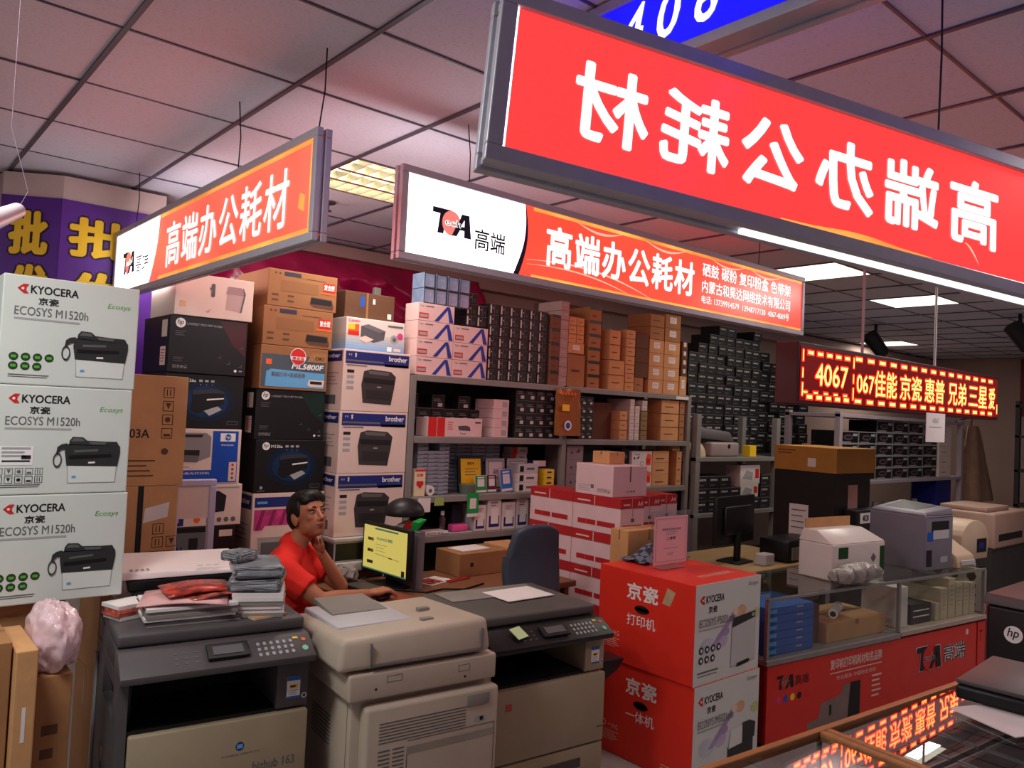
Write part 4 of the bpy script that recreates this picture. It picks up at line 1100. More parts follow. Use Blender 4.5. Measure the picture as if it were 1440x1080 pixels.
def adf_copier():
    t = thing('copier', 'all beige copier with a large document feeder on top, in the middle of the row', 'copier', (1.395, 2.36, 0), None, -.10)
    w, d = .56, .56
    B = mat('pale beige copier plastic', (182, 166, 148), .5, var=.04, bump=.04, bscale=250)
    b = MB(); b.box(0, w, .03, d, .04, .735, B, .008); b.box(.04, w - .04, .06, d - .04, 0, .04, DARKP2)
    Fl = Face((0, d, 0), (0, -1, 0), (0, 0, 1))
    for i in range(8): b.rect(Fl, .18, .52 + i * .014, .36, .526 + i * .014, GREYI, 1)
    b.rect(Fl, .08, .60, .12, .603, GREYI, 1); b.rect(Fl, d - .06, .05, d - .057, .72, GREYI, 1)
    b.build('body', t, local=True, smooth=30)
    # side door
    f = MB(); f.box(.03, w + .015, -.03, .03, .08, .715, B, .014, 3)
    F = Face((.03, -.03, .08), (1, 0, 0), (0, 0, 1))
    for i in range(7): f.rect(F, .05, .575 - i * .011, .40, .579 - i * .011, GREYI, 1)
    for i in range(22):
        f.rect(F, .05, .48 - i * .014, .095, .485 - i * .014, GREYI, 1); f.rect(F, .105, .48 - i * .014, .15, .485 - i * .014, GREYI, 1)
    f.rect(F, .16, .455, .53, .48, mat('dusty grey groove', (150, 140, 126), .6, var=.1), 1)
    f.rect(F, .16, 0, .163, .455, GREYI, 1); f.rect(F, .525, 0, .528, .50, GREYI, 1); f.rect(F, .163, .50, .528, .503, GREYI, 1)
    f.rect(F, .44, .515, .485, .535, LIGHTI, 1); f.rect(F, .46, .518, .475, .532, INK, 2)
    for q in (.13, .30): f.fpoly(F, [(.33, q), (.35, q), (.355, q + .03), (.345, q + .06), (.335, q + .05)], LIGHTI, 1)
    dr = f.build('side_door', t, local=True, smooth=30)
    MB().box(.43, .53, -.036, -.02, .655, .70, GREYP, .005).build('handle', dr, local=True, smooth=30)
    # scanner section
    s = MB(); s.box(-.03, w + .01, -.01, d, .737, .83, B, .010, 3)
    Fs = Face((-.03, -.01, .737), (1, 0, 0), (0, 0, 1))
    s.frame(Fs, .14, .052, .20, .075, .002, GREYI, 1); s.frame(Fs, .43, .045, .48, .07, .002, GREYI, 1); s.disc(Fs, .10, .035, .005, INK, 1, n=8); s.disc(Fs, .46, .025, .005, INK, 1, n=8)
    s.build('scanner', t, local=True, smooth=30)
    # document feeder: sloping hood, raised tray
    Fa = Face((-.06, -.005, .845), (1, 0, 0), (0, 0, 1))
    a = MB(); z = .84
    P = [(-.075, -.01, z), (.545, -.01, z), (.545, .50, z), (-.075, .50, z), (-.055, .01, z + .105), (.535, .01, z + .125), (.525, .50, z + .10), (-.05, .50, z + .085)]
    a.hexa(P, B, .022, 3)
    Ff = Face((-.07, -.0102, z), (1, 0, 0), (0, .019, .115))
    a.build('document_feeder', t, local=True, smooth=35)
    g = MB(); g.box(.045, .048, -.013, .0, z + .012, z + .09, GREYI); g.box(.045, .50, -.013, -.006, z + .010, z + .013, GREYI); g.box(.50, .503, -.012, 0, z + .013, z + .09, GREYI); g.build('seam', t, local=True)
    tr = MB(); tr.hexa([(-.01, .16, z + .085), (.30, .16, z + .09), (.30, .50, z + .08), (-.01, .50, z + .08), (-.005, .165, z + .108), (.29, .165, z + .112), (.29, .50, z + .106), (-.005, .50, z + .104)], LGREYP, .006)
    tr.build('input_tray', t, local=True, smooth=30)
    tr2 = MB(); tr2.hexa([(.04, .33, z + .10), (.27, .33, z + .10), (.26, .55, z + .10), (.05, .55, z + .10), (.04, .33, z + .112), (.27, .33, z + .112), (.26, .55, z + .124), (.05, .55, z + .124)], GREYP, .003)
    tr2.build('paper_guide', t, local=True)
    for (x, y) in ((.30, .10), (.36, .24)):
        MB().box(x, x + .05, y, y + .025, z + .105, z + .121, GREYP, .003).build('latch', t, local=True)
adf_copier()

# papers and things on the charcoal copier
def white_printer():
    t = thing('inkjet_printer', 'white printer with an open black paper slot lying on the charcoal copier behind the magazines', 'printer', (1.015, 3.05, .986), None, -.10)
    W = mat('pinkish white printer plastic', (226, 206, 204), .4, var=.03)
    b = MB(); w = .21
    b.box(-w, w, -.04, .16, .0, .10, W, .02, 3)
    b.hexa([(-w - .01, -.08, .10), (w + .03, -.08, .10), (w + .02, .17, .10), (-w, .17, .10), (-w - .01, -.07, .128), (w + .03, -.07, .112), (w + .015, .165, .15), (-w + .005, .165, .155)], W, .008)
    b.build('body', t, local=True, smooth=35)
    s = MB(); s.hexa([(-w + .03, -.075, .055), (w - .01, -.075, .06), (w - .01, .0, .05), (-w + .03, .0, .05), (-w + .02, -.078, .098), (w, -.078, .098), (w, .0, .098), (-w + .02, .0, .098)], DARKP2, .006); s.build('paper_slot', t, local=True)
    s = MB(); s.box(-w + .04, w - .03, -.10, -.05, .012, .058, DARKP2, .012); s.build('roller_cover', t, local=True, smooth=30)
    F = Face((-w, -.075, .128), (1, 0, 0), (0, .235, .024)); k = MB(); k.lay = .0025
    for i in range(4): k.rect(F, .03 + .018 * i, .012, .040 + .018 * i, .024, GREYI, 1)
    for i in range(3): k.rect(F, .26 + .03 * i, .012, .28 + .03 * i, .022, LIGHTI, 1)
    k.build('buttons', t, local=True)
white_printer()
def paper_pile(name, label, cat, x, y, z, w, d, h, n, rz, m1, m2, group=None, top=None):
    b = MB(); hh = h / n
    for i in range(n):
        j = random.uniform(-.006, .006); q = random.uniform(-.006, .006)
        b.box(-w / 2 + j, w / 2 + j, -d / 2 + q, d / 2 + q, i * hh, (i + 1) * hh - .0006, m1 if i % 3 else m2)
    o = b.build(name); o.location = (x, y, z); o.rotation_euler = (0, 0, rz); tag(o, label, cat, group); return o
MAGP = mat('glossy red magazine print', (170, 52, 40), .25, var=.75, scale=22, spec=.5)
MAGP2 = mat('glossy magazine spread print', (178, 90, 74), .25, var=.9, scale=30, spec=.5)
GREYB = mat('grey book edge', (136, 130, 122), .7, var=.08, scale=40, stretch=(1, 1, 12))
PLAS = mat('shrink wrapped grey pack', (138, 140, 144), .2, var=.2, scale=12, bump=.3, bscale=18, spec=.6)
z0 = .9865
paper_pile('folder', 'dark folders lowest in the pile on the charcoal copier', 'folder', .97, 2.80, z0, .30, .23, .018, 3, -.16, DARKP, GREYB)
paper_pile('magazine_stack', 'thick grey edged magazine on the folders, spine to the left', 'magazines', .965, 2.80, z0 + .0185, .29, .22, .042, 4, -.14, GREYB, PAPER)
def magazine(label, x, y, z, w, d, rz, tilt, m1, group='glossy red magazines on the copier'):
    b = MB(); nx = 8
    V = [[b.bm.verts.new((-w / 2 + w * i / nx, dy, .010 * math.sin(math.pi * i / nx))) for i in range(nx + 1)] for dy in (-d / 2, 0, d / 2)]
    for r in range(2):
        for i in range(nx): b.face([V[r][i], V[r][i + 1], V[r + 1][i + 1], V[r + 1][i]], m1)
    o = b.build('magazine', smooth=60); o.location = (x, y, z); o.rotation_euler = (tilt, 0, rz)
    s = o.modifiers.new('thickness', 'SOLIDIFY'); s.thickness = .005; s.offset = 1
    tag(o, label, 'magazine', group)
magazine('open white leaflet under the red magazines on the copier', .955, 2.79, z0 + .062, .28, .22, -.4, 0, mat('pale pink leaflet', (222, 170, 168), .4, var=.15, scale=12))
magazine('red glossy magazine nearest the wrapped packs on the copier', 1.06, 2.78, z0 + .074, .24, .16, .1, 0, MAGP2)
magazine('red glossy magazine on top, under the black printer slot', 1.0, 2.80, z0 + .088, .23, .15, -.05, .05, MAGP)
paper_pile('magazine_stack', 'small heap of torn brochures behind the grey magazine at left', 'magazines', .80, 2.895, z0, .12, .10, .05, 4, .3, MAGP2, PAPER)
paper_pile('paper_pack', 'lower white bundle of papers at the back right of the charcoal copier', 'paper', 1.215, 2.77, z0, .17, .25, .085, 6, -.45, PAPER, GREYB, 'wrapped packs on the copier')
def wrapped(label, x, y, z, w, d, h, rz):
    b = MB(); b.box(-w / 2, w / 2, -d / 2, d / 2, 0, h, PLAS, .012, 3)
    bmesh.ops.subdivide_edges(b.bm, edges=b.bm.edges[:], cuts=3, use_grid_fill=True)
    for v in b.bm.verts: v.co += Vector((random.uniform(-1, 1), random.uniform(-1, 1), random.uniform(0, 1))) * .004
    o = b.build('paper_pack', smooth=70); o.location = (x, y, z); o.rotation_euler = (0, 0, rz); tag(o, label, 'paper', 'wrapped packs on the copier')
wrapped('middle shrink wrapped grey pack on the white bundle', 1.205, 2.775, z0 + .086, .18, .25, .04, -.5)
wrapped('uppermost shrink wrapped grey pack, skewed, beside the seated man', 1.20, 2.78, z0 + .130, .17, .24, .04, -.3)
wrapped('small crumpled clear wrapped pack touching the white printer', 1.15, 2.82, z0 + .172, .10, .09, .035, .4)
paper_pile('paper_slip', 'bent tan paper slips at the front edge of the copier lid', 'paper', 1.20, 2.66, z0, .13, .045, .006, 2, .15, KRAFT2, PAPER)

# ------------------------------------------------------------------ red boxes and glass counter
def red_front(word, model, mfp):
    def draw(b, F, Fl, Ft, w, d, h):
        # white printed front
        b.rect(F, 0, 0, w, h, GCARD, 1)
        kyo_logo(b, F, w * .06, h * .80, w * .36, h * .085, 2)
        b.text(F, '京瓷', w * .19, h * .70, w * .32, h * .77, INK, 2, bold=.03)
        b.text(F, 'Ecosys', w * .80, h * .89, w * .95, h * .95, GREYI, 2, shear=.25)
        b.text(F, model, w * .06, h * .575, w * .58, h * .655, GREYI, 8, bold=.008)
        lines(b, F, w * .06, w * .50, h * .535, 1, .02, .007, LIGHTI, 2)
        for i, (a, q, rr, c) in enumerate(((.20, .36, .16, (190, 198, 206)), (.40, .40, .13, (188, 178, 204)), (.46, .48, .08, (170, 146, 190)), (.70, .66, .10, (214, 172, 132)), (.97, .60, .09, (176, 196, 130)), (.60, .66, .07, (220, 200, 180)))):
            b.disc(F, w * min(a, 1 - rr * .72), h * q, w * rr * .7, mat('soft print %d' % i, c, .5, var=.1), 2 + .12 * i, ry=h * rr * .6)
        b.fpoly(F, [(w * .22, h * .34), (w * .30, h * .34), (w * .60, h * .62), (w * .56, h * .66)], mat('violet print streak', (166, 146, 186), .5, var=.2), 3)
        if mfp:
            b.fpoly(F, [(w * .52, h * .0), (w * .92, h * .0), (w * .92, h * .30), (w * .52, h * .28)], DGI, 4)
            b.fpoly(F, [(w * .53, h * .26), (w * .74, h * .27), (w * .74, h * .46), (w * .56, h * .45)], LGI, 5)
            b.fpoly(F, [(w * .74, h * .27), (w * .94, h * .29), (w * .95, h * .44), (w * .86, h * .48), (w * .74, h * .48)], DGI, 5)
            b.disc(F, w * .12, h * .12, w * .04, LIGHTI, 3)
        else:
            b.fpoly(F, [(w * .542, h * .09), (w * .928, h * .11), (w * .928, h * .60), (w * .552, h * .56)], LIGHTI, 3.5); b.fpoly(F, [(w * .55, h * .10), (w * .92, h * .12), (w * .92, h * .60), (w * .56, h * .56)], mat('printed cool grey machine', (188, 192, 190), .5, var=.03), 4)
            b.fpoly(F, [(w * .55, h * .50), (w * .92, h * .56), (w * .92, h * .63), (w * .57, h * .60)], DGI, 5)
            b.fpoly(F, [(w * .64, h * .08), (w * .84, h * .10), (w * .84, h * .14), (w * .64, h * .12)], INK, 5)
            b.rect(F, w * .86, h * .575, w * .91, h * .61, LIGHTI, 6)
            for i in range(7):
                cx = .10 + (i % 4) * .085 ; cy = .345 if i < 4 else .245
                b.disc(F, w * cx, h * cy, w * .032, DGI, 4); b.disc(F, w * cx, h * cy, w * .016, LGI, 5, n=8)
            b.rect(F, w * .06, h * .115, w * .36, h * .13, GREYI, 3); b.rect(F, w * .06, h * .085, w * .34, h * .093, GREYI, 3)
        # red side
        b.text(Fl, '京瓷', d * .31, h * .70, d * .64, h * .88, WHITEI, 1, bold=.03)
        b.disc(Fl, d * .475, h * .615, d * .075, INK, 1, ry=h * .045); b.rect(Fl, d * .40, h * .60, d * .55, h * .63, INK, 1)
        b.text(Fl, word, d * .32, h * .43, d * .62, h * .55, WHITEI, 1, bold=.01)
        b.disc(Fl, d * .08, h * .30, d * .028, PINKW, 1); b.disc(Fl, d * .08, h * .30, d * .02, REDCARD, 2); b.text(Fl, '一 H G', d * .13, h * .27, d * .24, h * .32, PINKW, 1)
        lines(b, Fl, d * .05, d * .25, h * .23, 5, h * .022, h * .006, PINKW, 1)
        if not mfp:
            b.fpoly(Fl, [(d * .68, h * .74), (d * .76, h * .73), (d * .81, h * .88), (d * .73, h * .91)], mat('beige sticker', (190, 164, 126), .6, var=.1), 1)
        else:
            lines(b, Fl, d * .70, d * .92, h * .12, 2, h * .03, h * .006, PINKW, 1)
        b.text(Ft, 'ECOSYS 京瓷打印机', w * .35, d * .16, w * .85, d * .24, PINKW, 1)
    return draw
carton('printer_box', 'lower red and white printer box, its top hidden under the other red box', 'box', 3.155, 3.715, 2.24, 2.85, .002, .480, REDCARD, red_front('一体机', 'ECOSYS M5521cdn', True), 'red and white printer boxes')
carton('printer_box', 'upper red and white printer box carrying a clear notice stand', 'box', 3.145, 3.705, 2.245, 2.86, .4815, .962, REDCARD, red_front('打印机', 'ECOSYS P5021cdn', False), 'red and white printer boxes')

def notice_stand():
    t = thing('notice_stand', 'clear acrylic stand with a pink notice on top of the red box', 'notice', (3.40, 2.60, .963))
    MB().box(3.30, 3.49, 2.565, 2.635, .9635, .970, mat('pale acrylic foot', (196, 120, 116), .15, var=0), .002).build('foot', t); b = MB(); b.box(3.235, 3.56, 2.598, 2.602, .968, 1.262, CLEARP); b.build('holder', t)
    F = Face((3.255, 2.594, .985), (1, 0, 0), (0, 0, 1)); q = MB()
    q.box(3.255, 3.535, 2.594, 2.596, .985, 1.235, mat('pink notice paper', (226, 176, 180), .6, var=.03))
    q.frame(F, .012, .012, .268, .238, .003, mat('rose print', (206, 120, 130), .6, var=0), 1)
    q.text(F, '消费者权益服务承诺', .06, .175, .22, .188, GREYI, 1); q.text(F, '二等奖', .10, .125, .18, .142, GREYI, 1, bold=.03); lines(q, F, .09, .19, .165, 2, .012, .004, LIGHTI); lines(q, F, .08, .20, .08, 1, .012, .004, LIGHTI); lines(q, F, .11, .17, .055, 2, .01, .004, LIGHTI)
    q.build('notice', t)
notice_stand()

def glass_counter():
    t = thing('glass_counter', 'glass display counter with a red printed front below the glass', 'counter', (3.86, 2.29, 0), None, -.125)
    W, D, zt, zb_ = 2.36, .52, .80, .475
    G = STEEL
    b = MB(); b.box(0, W, .004, D, .03, zb_ - .03, mat('dark red counter body', (120, 24, 22), .5, var=.05)); b.box(.02, W - .02, .03, D - .02, 0, .03, DARKP2); b.build('base', t, local=True)
    r = MB(); RP = mat('red counter poster', (206, 42, 32), .38, var=.05)
    r.box(.01, 2.24, -.004, .003, .03, zb_ - .035, RP)
    F = Face((.01, -.004, .03), (1, 0, 0), (0, 0, 1)); H = zb_ - .065
    logo(r, F, .08, H - .135, .075, INK, MAGP, WHITEI, k=1)
    r.text(F, '高端', .24, H - .13, .36, H - .075, INK, 2)
    for i, m_ in enumerate((MAGI, BLUEI, YELLOWI, INK, REDI)): r.disc(F, .10 + .06 * i, H - .19, .02, m_, 1, n=10)
    r.text(F, '复印机打印机耗材知名品牌', .56, H - .095, 1.08, H - .035, PINKW, 1, bold=.02); r.rect(F, .56, H - .118, 1.08, H - .112, PINKW, 1)
    r.text(F, '专业服务 中国驰名商标', .62, H - .16, 1.02, H - .135, PINKW, 1)
    PG = mat('printed dull machine', (128, 112, 104), .5, var=.1)
    r.fpoly(F, [(.36, 0), (.86, 0), (.86, .20), (.70, .22), (.66, .16), (.48, .14), (.46, .06), (.36, .05)], PG, 1); r.fpoly(F, [(.74, .02), (.86, .02), (.86, .22), (.76, .22)], INK, 2); r.rect(F, .56, .06, .58, .12, INK, 2)
    lines(r, F, .98, 1.08, H - .19, 5, .03, .01, PINKW, 1)
    logo(r, F, 1.46, H - .24, .16, WHITEI, MAGP, WHITEI, k=1); logo(r, F, 1.465, H - .235, .152, INK, REDI, WHITEI, k=6)
    r.text(F, '高端', 1.80, H - .22, 2.08, H - .10, WHITEI, 1, bold=.04); r.text(F, '高端', 1.80, H - .22, 2.08, H - .10, INK, 2); r.disc(F, 2.10, H - .05, .02, PINKW, 1)
    r.box(2.26, W, -.004, .003, .03, zb_ - .035, RP)
    F2 = Face((2.26, -.004, .03), (1, 0, 0), (0, 0, 1)); r.text(F2, 'T', .02, H - .14, .06, H - .06, INK, 1); 
    r.build('poster', t, local=True)
    s = MB(); s.box(-.005, 1.28, -.012, D, zb_ - .03, zb_, STEEL, .003); s.box(1.285, W + .005, -.012, D, zb_ - .022, zb_ + .006, mat('pale counter ledge', (170, 156, 140), .5), .003); s.build('display_floor', t, local=True)
    p = MB()
    for x in (0, 1.27, W - .02): p.box(x, x + .02, -.002, .018, zb_ + .006, zt, STEEL); p.box(x, x + .02, D - .02, D, zb_ + .006, zt, STEEL)
    p.box(0, W, -.004, .012, zt - .012, zt + .004, STEEL, .002); p.box(0, W, D - .012, D, zt - .012, zt + .004, STEEL, .002); p.build('metal_frame', t, local=True)
    g = MB(); g.poly([(.02, .004, zb_), (W - .02, .004, zb_), (W - .02, .004, zt), (.02, .004, zt)], GLASS); g.build('front_glass', t, local=True)
    g = MB(); g.box(0, W, -.004, D, zt + .004, zt + .012, GLASS); g.build('glass_top', t, local=True)
    return t
GC = glass_counter()
RZ = Matrix.Rotation(-.125, 4, 'Z')
def on_counter(x, y, z=.8125):
    v = RZ @ Vector((x, y, 0)); return (3.86 + v.x, 2.29 + v.y, z)
# in the counter
def counter_box(name, label, x0, x1, y0, y1, z0, z1, m, draw=None, group=None):
    c = on_counter((x0 + x1) / 2, (y0 + y1) / 2, z0)
    o = carton(name, label, 'box', -(x1 - x0) / 2, (x1 - x0) / 2, -(y1 - y0) / 2, (y1 - y0) / 2, 0, z1 - z0, m, draw, group)
    o.location = c; o.rotation_euler = (0, 0, -.125); return o
CB = mat('strong blue carton', (30, 92, 176), .5, var=.05)
def blue_draw(b, F, Fl, Ft, w, d, h):
    b.rect(F, w * .05, h * .25, w * .2, h * .75, SKYI, 1); b.rect(F, w * .62, h * .62, w * .76, h * .82, LIGHTI, 1); b.rect(F, w * .05, h * .02, w, h * .05, NAVYI, 1)
for i in range(6):
    counter_box('toner_box', 'blue toner box in the glass counter, %s from the bottom of its stack' % ORD[i], .05, .46, .04, .34, .476 + i * .044, .519 + i * .044, CB, blue_draw, 'blue boxes in the glass counter')
counter_box('brown_carton', 'brown carton in the glass counter with a white roll lying on it', .62, 1.22, .06, .38, .476, .59, KRAFT2, plain, None)
counter_box('brown_carton', 'brown carton behind the blue boxes in the glass counter', .48, .60, .10, .40, .476, .70, KRAFTD, plain, None)
r = MB(); r.cyl((-.13, 0, 0), (.13, 0, 0), .028, PAPER, n=16); r.cyl((-.131, 0, 0), (-.129, 0, 0), .018, INK, n=12); o = r.build('paper_roll', smooth=40); o.location = on_counter(.88, .18, .6185); o.rotation_euler = (0, 0, .35)
tag(o, 'white paper roll lying on the brown carton inside the glass counter', 'roll')
counter_box('white_box', 'tall pale box by the middle post in the glass counter', 1.34, 1.46, .05, .30, .482, .74, WCARD, None, None)
def dark_label(b, F, Fl, Ft, w, d, h):
    for q in (.35, .65): b.rect(F, w * .1, h * q, w * .9, h * (q + .06), WHITEI, 1)
counter_box('dark_box', 'dark box with dashed white lines in the glass counter', 1.52, 1.76, .06, .25, .482, .61, DARKP2, dark_label, None)
tall = [(1.80, 1.85, .60), (1.86, 1.95, .69), (1.96, 2.05, .75), (2.06, 2.15, .72), (2.16, 2.24, .71), (2.25, 2.32, .70)]
for i, (a0, a1, zz) in enumerate(tall):
    counter_box('white_box', 'cream narrow carton in the glass counter, %s of six from the left' % ORD[i], a0, a1, .05, .30, .482, zz, mat('cream carton', (200, 186, 156), .6), lambda b, F, Fl, Ft, w, d, h: lines(b, F, w * .2, w * .8, h * .8, 5, h * .12, h * .03, LIGHTI), 'cream cartons in the glass counter')
# ------------------------------------------------------------------ steel shelving at the back
SY = 3.9
XA, XB, XC = 2.585, 3.86, 5.28
DECK = [1.945, 1.575, 1.215, .975]
def steel_shelf():
    t = thing('steel_shelf', 'grey steel shelving behind the desk, full of toner boxes', 'shelf', ((XA + XC) / 2, SY + .25, 0))
    for x in (XA, XB, XC):
        for y in (SY, SY + .46): MB().box(x - .022, x + .022, y, y + .035, 0, 1.938 if y == SY else 2.5, STEEL, .003).build('post', t)
    for (x0, x1) in ((XA, XB), (XB, XC)):
        for z in DECK:
            b = MB(); b.box(x0 + .023, x1 - .023, SY + .002, SY + .49, z - .006, z, STEEL); b.box(x0 + .023, x1 - .023, SY - .004, SY + .012, z - .04, z - .001, STEEL, .003); b.build('shelf_board', t)
    MB().box(XA, XC, SY + .496, SY + .503, .3, 2.0, DSTEEL).build('back_panel', t)
    MB().box(XC - .19, XC - .03, SY - .008, SY - .005, DECK[0] - .036, DECK[0] - .012, PAPER).build('price_label', t)
steel_shelf()

def px_x(px, py, y): return at_y(px, py, y).x
def px_z(px, py, y): return at_y(px, py, y).z
def local_box(name, w, d, h, m, draw=None, bev=.002):
    return carton(name, None, None, -w / 2, w / 2, -d / 2, d / 2, 0, h, m, draw, None, 0, bev)
USED = {}
def spots(proto, items, cat, group):
    """first spot takes the original, the rest take copies; items = [(loc, label, rz)]"""
    for loc, label, rz in items:
        if not USED.get(proto.name):
            USED[proto.name] = True; o = proto; o.location = loc; o.rotation_euler = (0, 0, rz)
            tag(o, label, cat, group)
        else:
            dup(proto, loc, label, rz)
def block(proto, x0, dx, nc, z0, dz, nr, y, place, kind, cat, group, rows=None, jit=.004):
    """columns and rows of identical cartons; rows: height of each column"""
    it = []
    for c in range(nc):
        n = rows[c] if rows else nr
        for r in range(n):
            it.append(((x0 + dx * (c + .5), y + random.uniform(0, jit), z0 + r * dz), '%s, %s row up, %s column %s' % (kind, ORD[r], ORD[c], place), random.uniform(-.01, .01)))
    spots(proto, it, cat, group)
TN = mat('matt black toner carton', (30, 29, 31), .55, var=.1)
LBG = mat('pale toner label', (196, 192, 188), .55, var=.05)
def toner_a(b, F, Fl, Ft, w, d, h):
    b.rect(F, w * .06, h * .12, w * .20, h * .88, LBG, 1); b.rect(F, w * .45, h * .1, w * .5, h * .9, GREYI, 1); b.disc(F, w * .34, h * .6, h * .06, LBG, 1, n=8)
    b.rect(F, w * .62, h * .15, w * .80, h * .5, mat('dull teal print', (52, 62, 62), .5, var=0), 1); b.rect(F, 0, h * .96, w, h, GREYI, 1)
def toner_b(b, F, Fl, Ft, w, d, h):
    b.text(F, 'LaserJet', w * .12, h * .60, w * .62, h * .74, LIGHTI, 1); b.rect(F, w * .1, h * .52, w * .7, h * .55, LIGHTI, 1)
    b.rect(F, w * .45, h * .12, w * .80, h * .38, LBG, 1); b.rect(F, 0, h * .96, w, h, GREYI, 1); b.rect(F, 0, 0, w * .02, h, GREYI, 1)
def toner_c(b, F, Fl, Ft, w, d, h):
    b.rect(F, w * .12, h * .60, w * .70, h * .74, LBG, 1); b.rect(F, w * .2, h * .64, w * .3, h * .70, INK, 2); b.rect(F, w * .42, h * .64, w * .6, h * .70, INK, 2); b.rect(F, 0, h * .94, w, h, GREYI, 1); b.rect(F, 0, 0, w * .025, h, GREYI, 1)
    b.rect(F, w * .1, h * .2, w * .5, h * .28, GREYI, 1)
G1 = 'black toner cartons on the top shelf'
y = SY + .20
tA = local_box('toner_box', .084, .33, .070, TN, toner_a)
xt0 = px_x(689, 535, SY)
block(tA, xt0, .0875, 6, DECK[0] + .001, .0712, 7, y, 'in the big top shelf block', 'black toner box', 'toner box', G1)
x2 = xt0 - 2 * .0875
spots(tA, [((x2 + .0875 * (c + .5), y + .02, DECK[0] + .335 + r * .0712), 'black toner box, %s row up, %s from the left above the blue striped boxes' % (ORD[r], ORD[c]), 0) for c in range(2) for r in range(3 if c == 0 else 2)], 'toner box', G1)
# white boxes with blue stripes
def stripes(b, F, Fl, Ft, w, d, h):
    BS = mat('blue stripe print', (36, 62, 150), .5, var=0)
    b.fpoly(F, [(w * .44, h * .05), (w * .56, h * .05), (w * .86, h * .92), (w * .78, h * .95)], BS, 1)
    b.fpoly(F, [(w * .78, h * .95), (w * .86, h * .95), (w * .98, h * .05), (w * .86, h * .05)], BS, 2)
    b.text(F, 'Toner', w * .05, h * .78, w * .16, h * .88, INK, 1); b.rect(F, w * .2, h * .80, w * .42, h * .86, GREYI, 1)
    b.rect(F, w * .03, h * .14, w * .28, h * .44, REDI, 1); b.rect(F, w * .05, h * .2, w * .26, h * .36, LIGHTI, 2)
PKW = mat('pinkish white toner carton', (222, 188, 186), .5, var=.03)
w1 = px_x(638, 528, SY) - px_x(586, 524, SY)
sA = local_box('toner_box', w1 - .004, .14, .107, PKW, stripes)
xs_ = px_x(586, 524, SY)
it = []
for r in range(4): it.append(((xs_ + w1 / 2, SY + .09, DECK[0] + .001 + r * .1085), 'white toner box with blue stripes, %s row up in the left pile' % ORD[r], 0))
for r in range(3): it.append(((xs_ + w1 * 1.5, SY + .09, DECK[0] + .001 + r * .1085), 'white toner box with blue stripes, %s row up in the right pile' % ORD[r], 0))
spots(sA, it, 'toner box', 'striped white toner boxes on the top shelf')
# silvery blue packs above them
SB = mat('silvery blue shrink pack', (120, 138, 168), .22, var=.25, scale=14, spec=.7)
kp = local_box('ink_pack', .080, .13, .092, SB, lambda b, F, Fl, Ft, w, d, h: b.frame(F, 0, 0, w, h, w * .08, DSTEEL, 1))
it = [((xs_ + .085 + .090 * c, SY + .10, DECK[0] + 4 * .1085 + .002 + r * .095), 'silvery blue ink pack, %s row up, %s from the left on the striped boxes' % (ORD[r], ORD[c]), 0) for c in range(4) for r in range(2)]
spots(kp, it, 'ink pack', 'silvery blue ink packs on the top shelf')

# kraft cartons on the right half of the top shelf
def kbox(lb, x0, x1, z0, z1, y0=SY + .02, dep=.24, m=None, label=True, draw=None, group='kraft cartons on the top shelf', name='kraft_carton', cat='box'):
    def d_(b, F, Fl, Ft, w, d, h):
        if label: b.rect(F, w * .28, h * .35, w * .72, h * .82, PAPER, 1); lines(b, F, w * .34, w * .66, h * .65, 2, h * .12, h * .03, LIGHTI, 2)
        else: b.rect(F, w * .2, h * .45, w * .7, h * .52, mat('brown print', (96, 62, 40)), 1); b.rect(F, 0, h * .97, w, h, KRAFTD, 1)
        b.rect(Ft, 0, d * .46, w, d * .54, TAPE, 1)
    return carton(name, lb, cat, x0, x1, y0, y0 + dep, z0, z1, m or KRAFT2, draw or d_, group, 0, .002)
def zpx(px, py): return px_z(px, py, SY)
def X_(px, py=540): return px_x(px, py, SY)
zt = DECK[0] + .001
def pile(px0, px1, n, h, what, m=KRAFT2, label=False, y0=SY + .02, dep=.24, z0=zt, draw=None, group='kraft cartons on the top shelf', py=545, name='kraft_carton'):
    for r in range(n):
        kbox('%s, %s row up' % (what, ORD[r]), X_(px0, py) + .002, X_(px1, py) - .002, z0 + r * h, z0 + (r + 1) * h - .0015, y0, dep, m, label, draw, group, name)
    return z0 + n * h
# pixel columns read off the photograph, left to right
KD = mat('dusky brown carton', (118, 78, 58), .8, var=.08)
def capd(b, F, Fl, Ft, w, d, h): b.rect(F, 0, h * .80, w, h, DARKP2, 1); b.rect(F, w * .2, h * .3, w * .6, h * .4, KRAFTD, 1)
pile(775, 787, 5, .098, 'dusky narrow carton with a black lid, beside the black block', KD, draw=capd)
def whs(b, F, Fl, Ft, w, d, h): lines(b, F, w * .2, w * .8, h * .5, 1, .01, h * .2, LIGHTI)
pile(787.5, 799, 9, .066, 'slim greyish carton in the tall pale pile', mat('greyish pink carton', (168, 138, 134), .7), draw=whs)
zz = pile(799.5, 824, 1, .235, 'large kraft carton under the small ones', KRAFT)
zz = pile(799.5, 822, 1, .075, 'kraft carton with a white corner label, on the large one', KRAFT2, True, z0=zz)
pile(799.5, 810, 3, .062, 'small kraft carton, left of a pair', KRAFT2, z0=zz); pile(810.5, 821, 3, .062, 'small kraft carton, right of a pair', KRAFT2, z0=zz)
pile(828, 845, 6, .098, 'kraft carton with a black lid in the pile beside the gap', KRAFT, draw=capd)
pile(858, 880, 2, .112, 'wide kraft carton in the pile right of the gap', KRAFT2); pile(858, 873, 2, .112, 'tall kraft carton at the gap, above the wide ones', KRAFT2, z0=zt + .2245)
pile(881, 894, 7, .0665, 'small kraft carton in the narrow tall pile', KRAFT2)
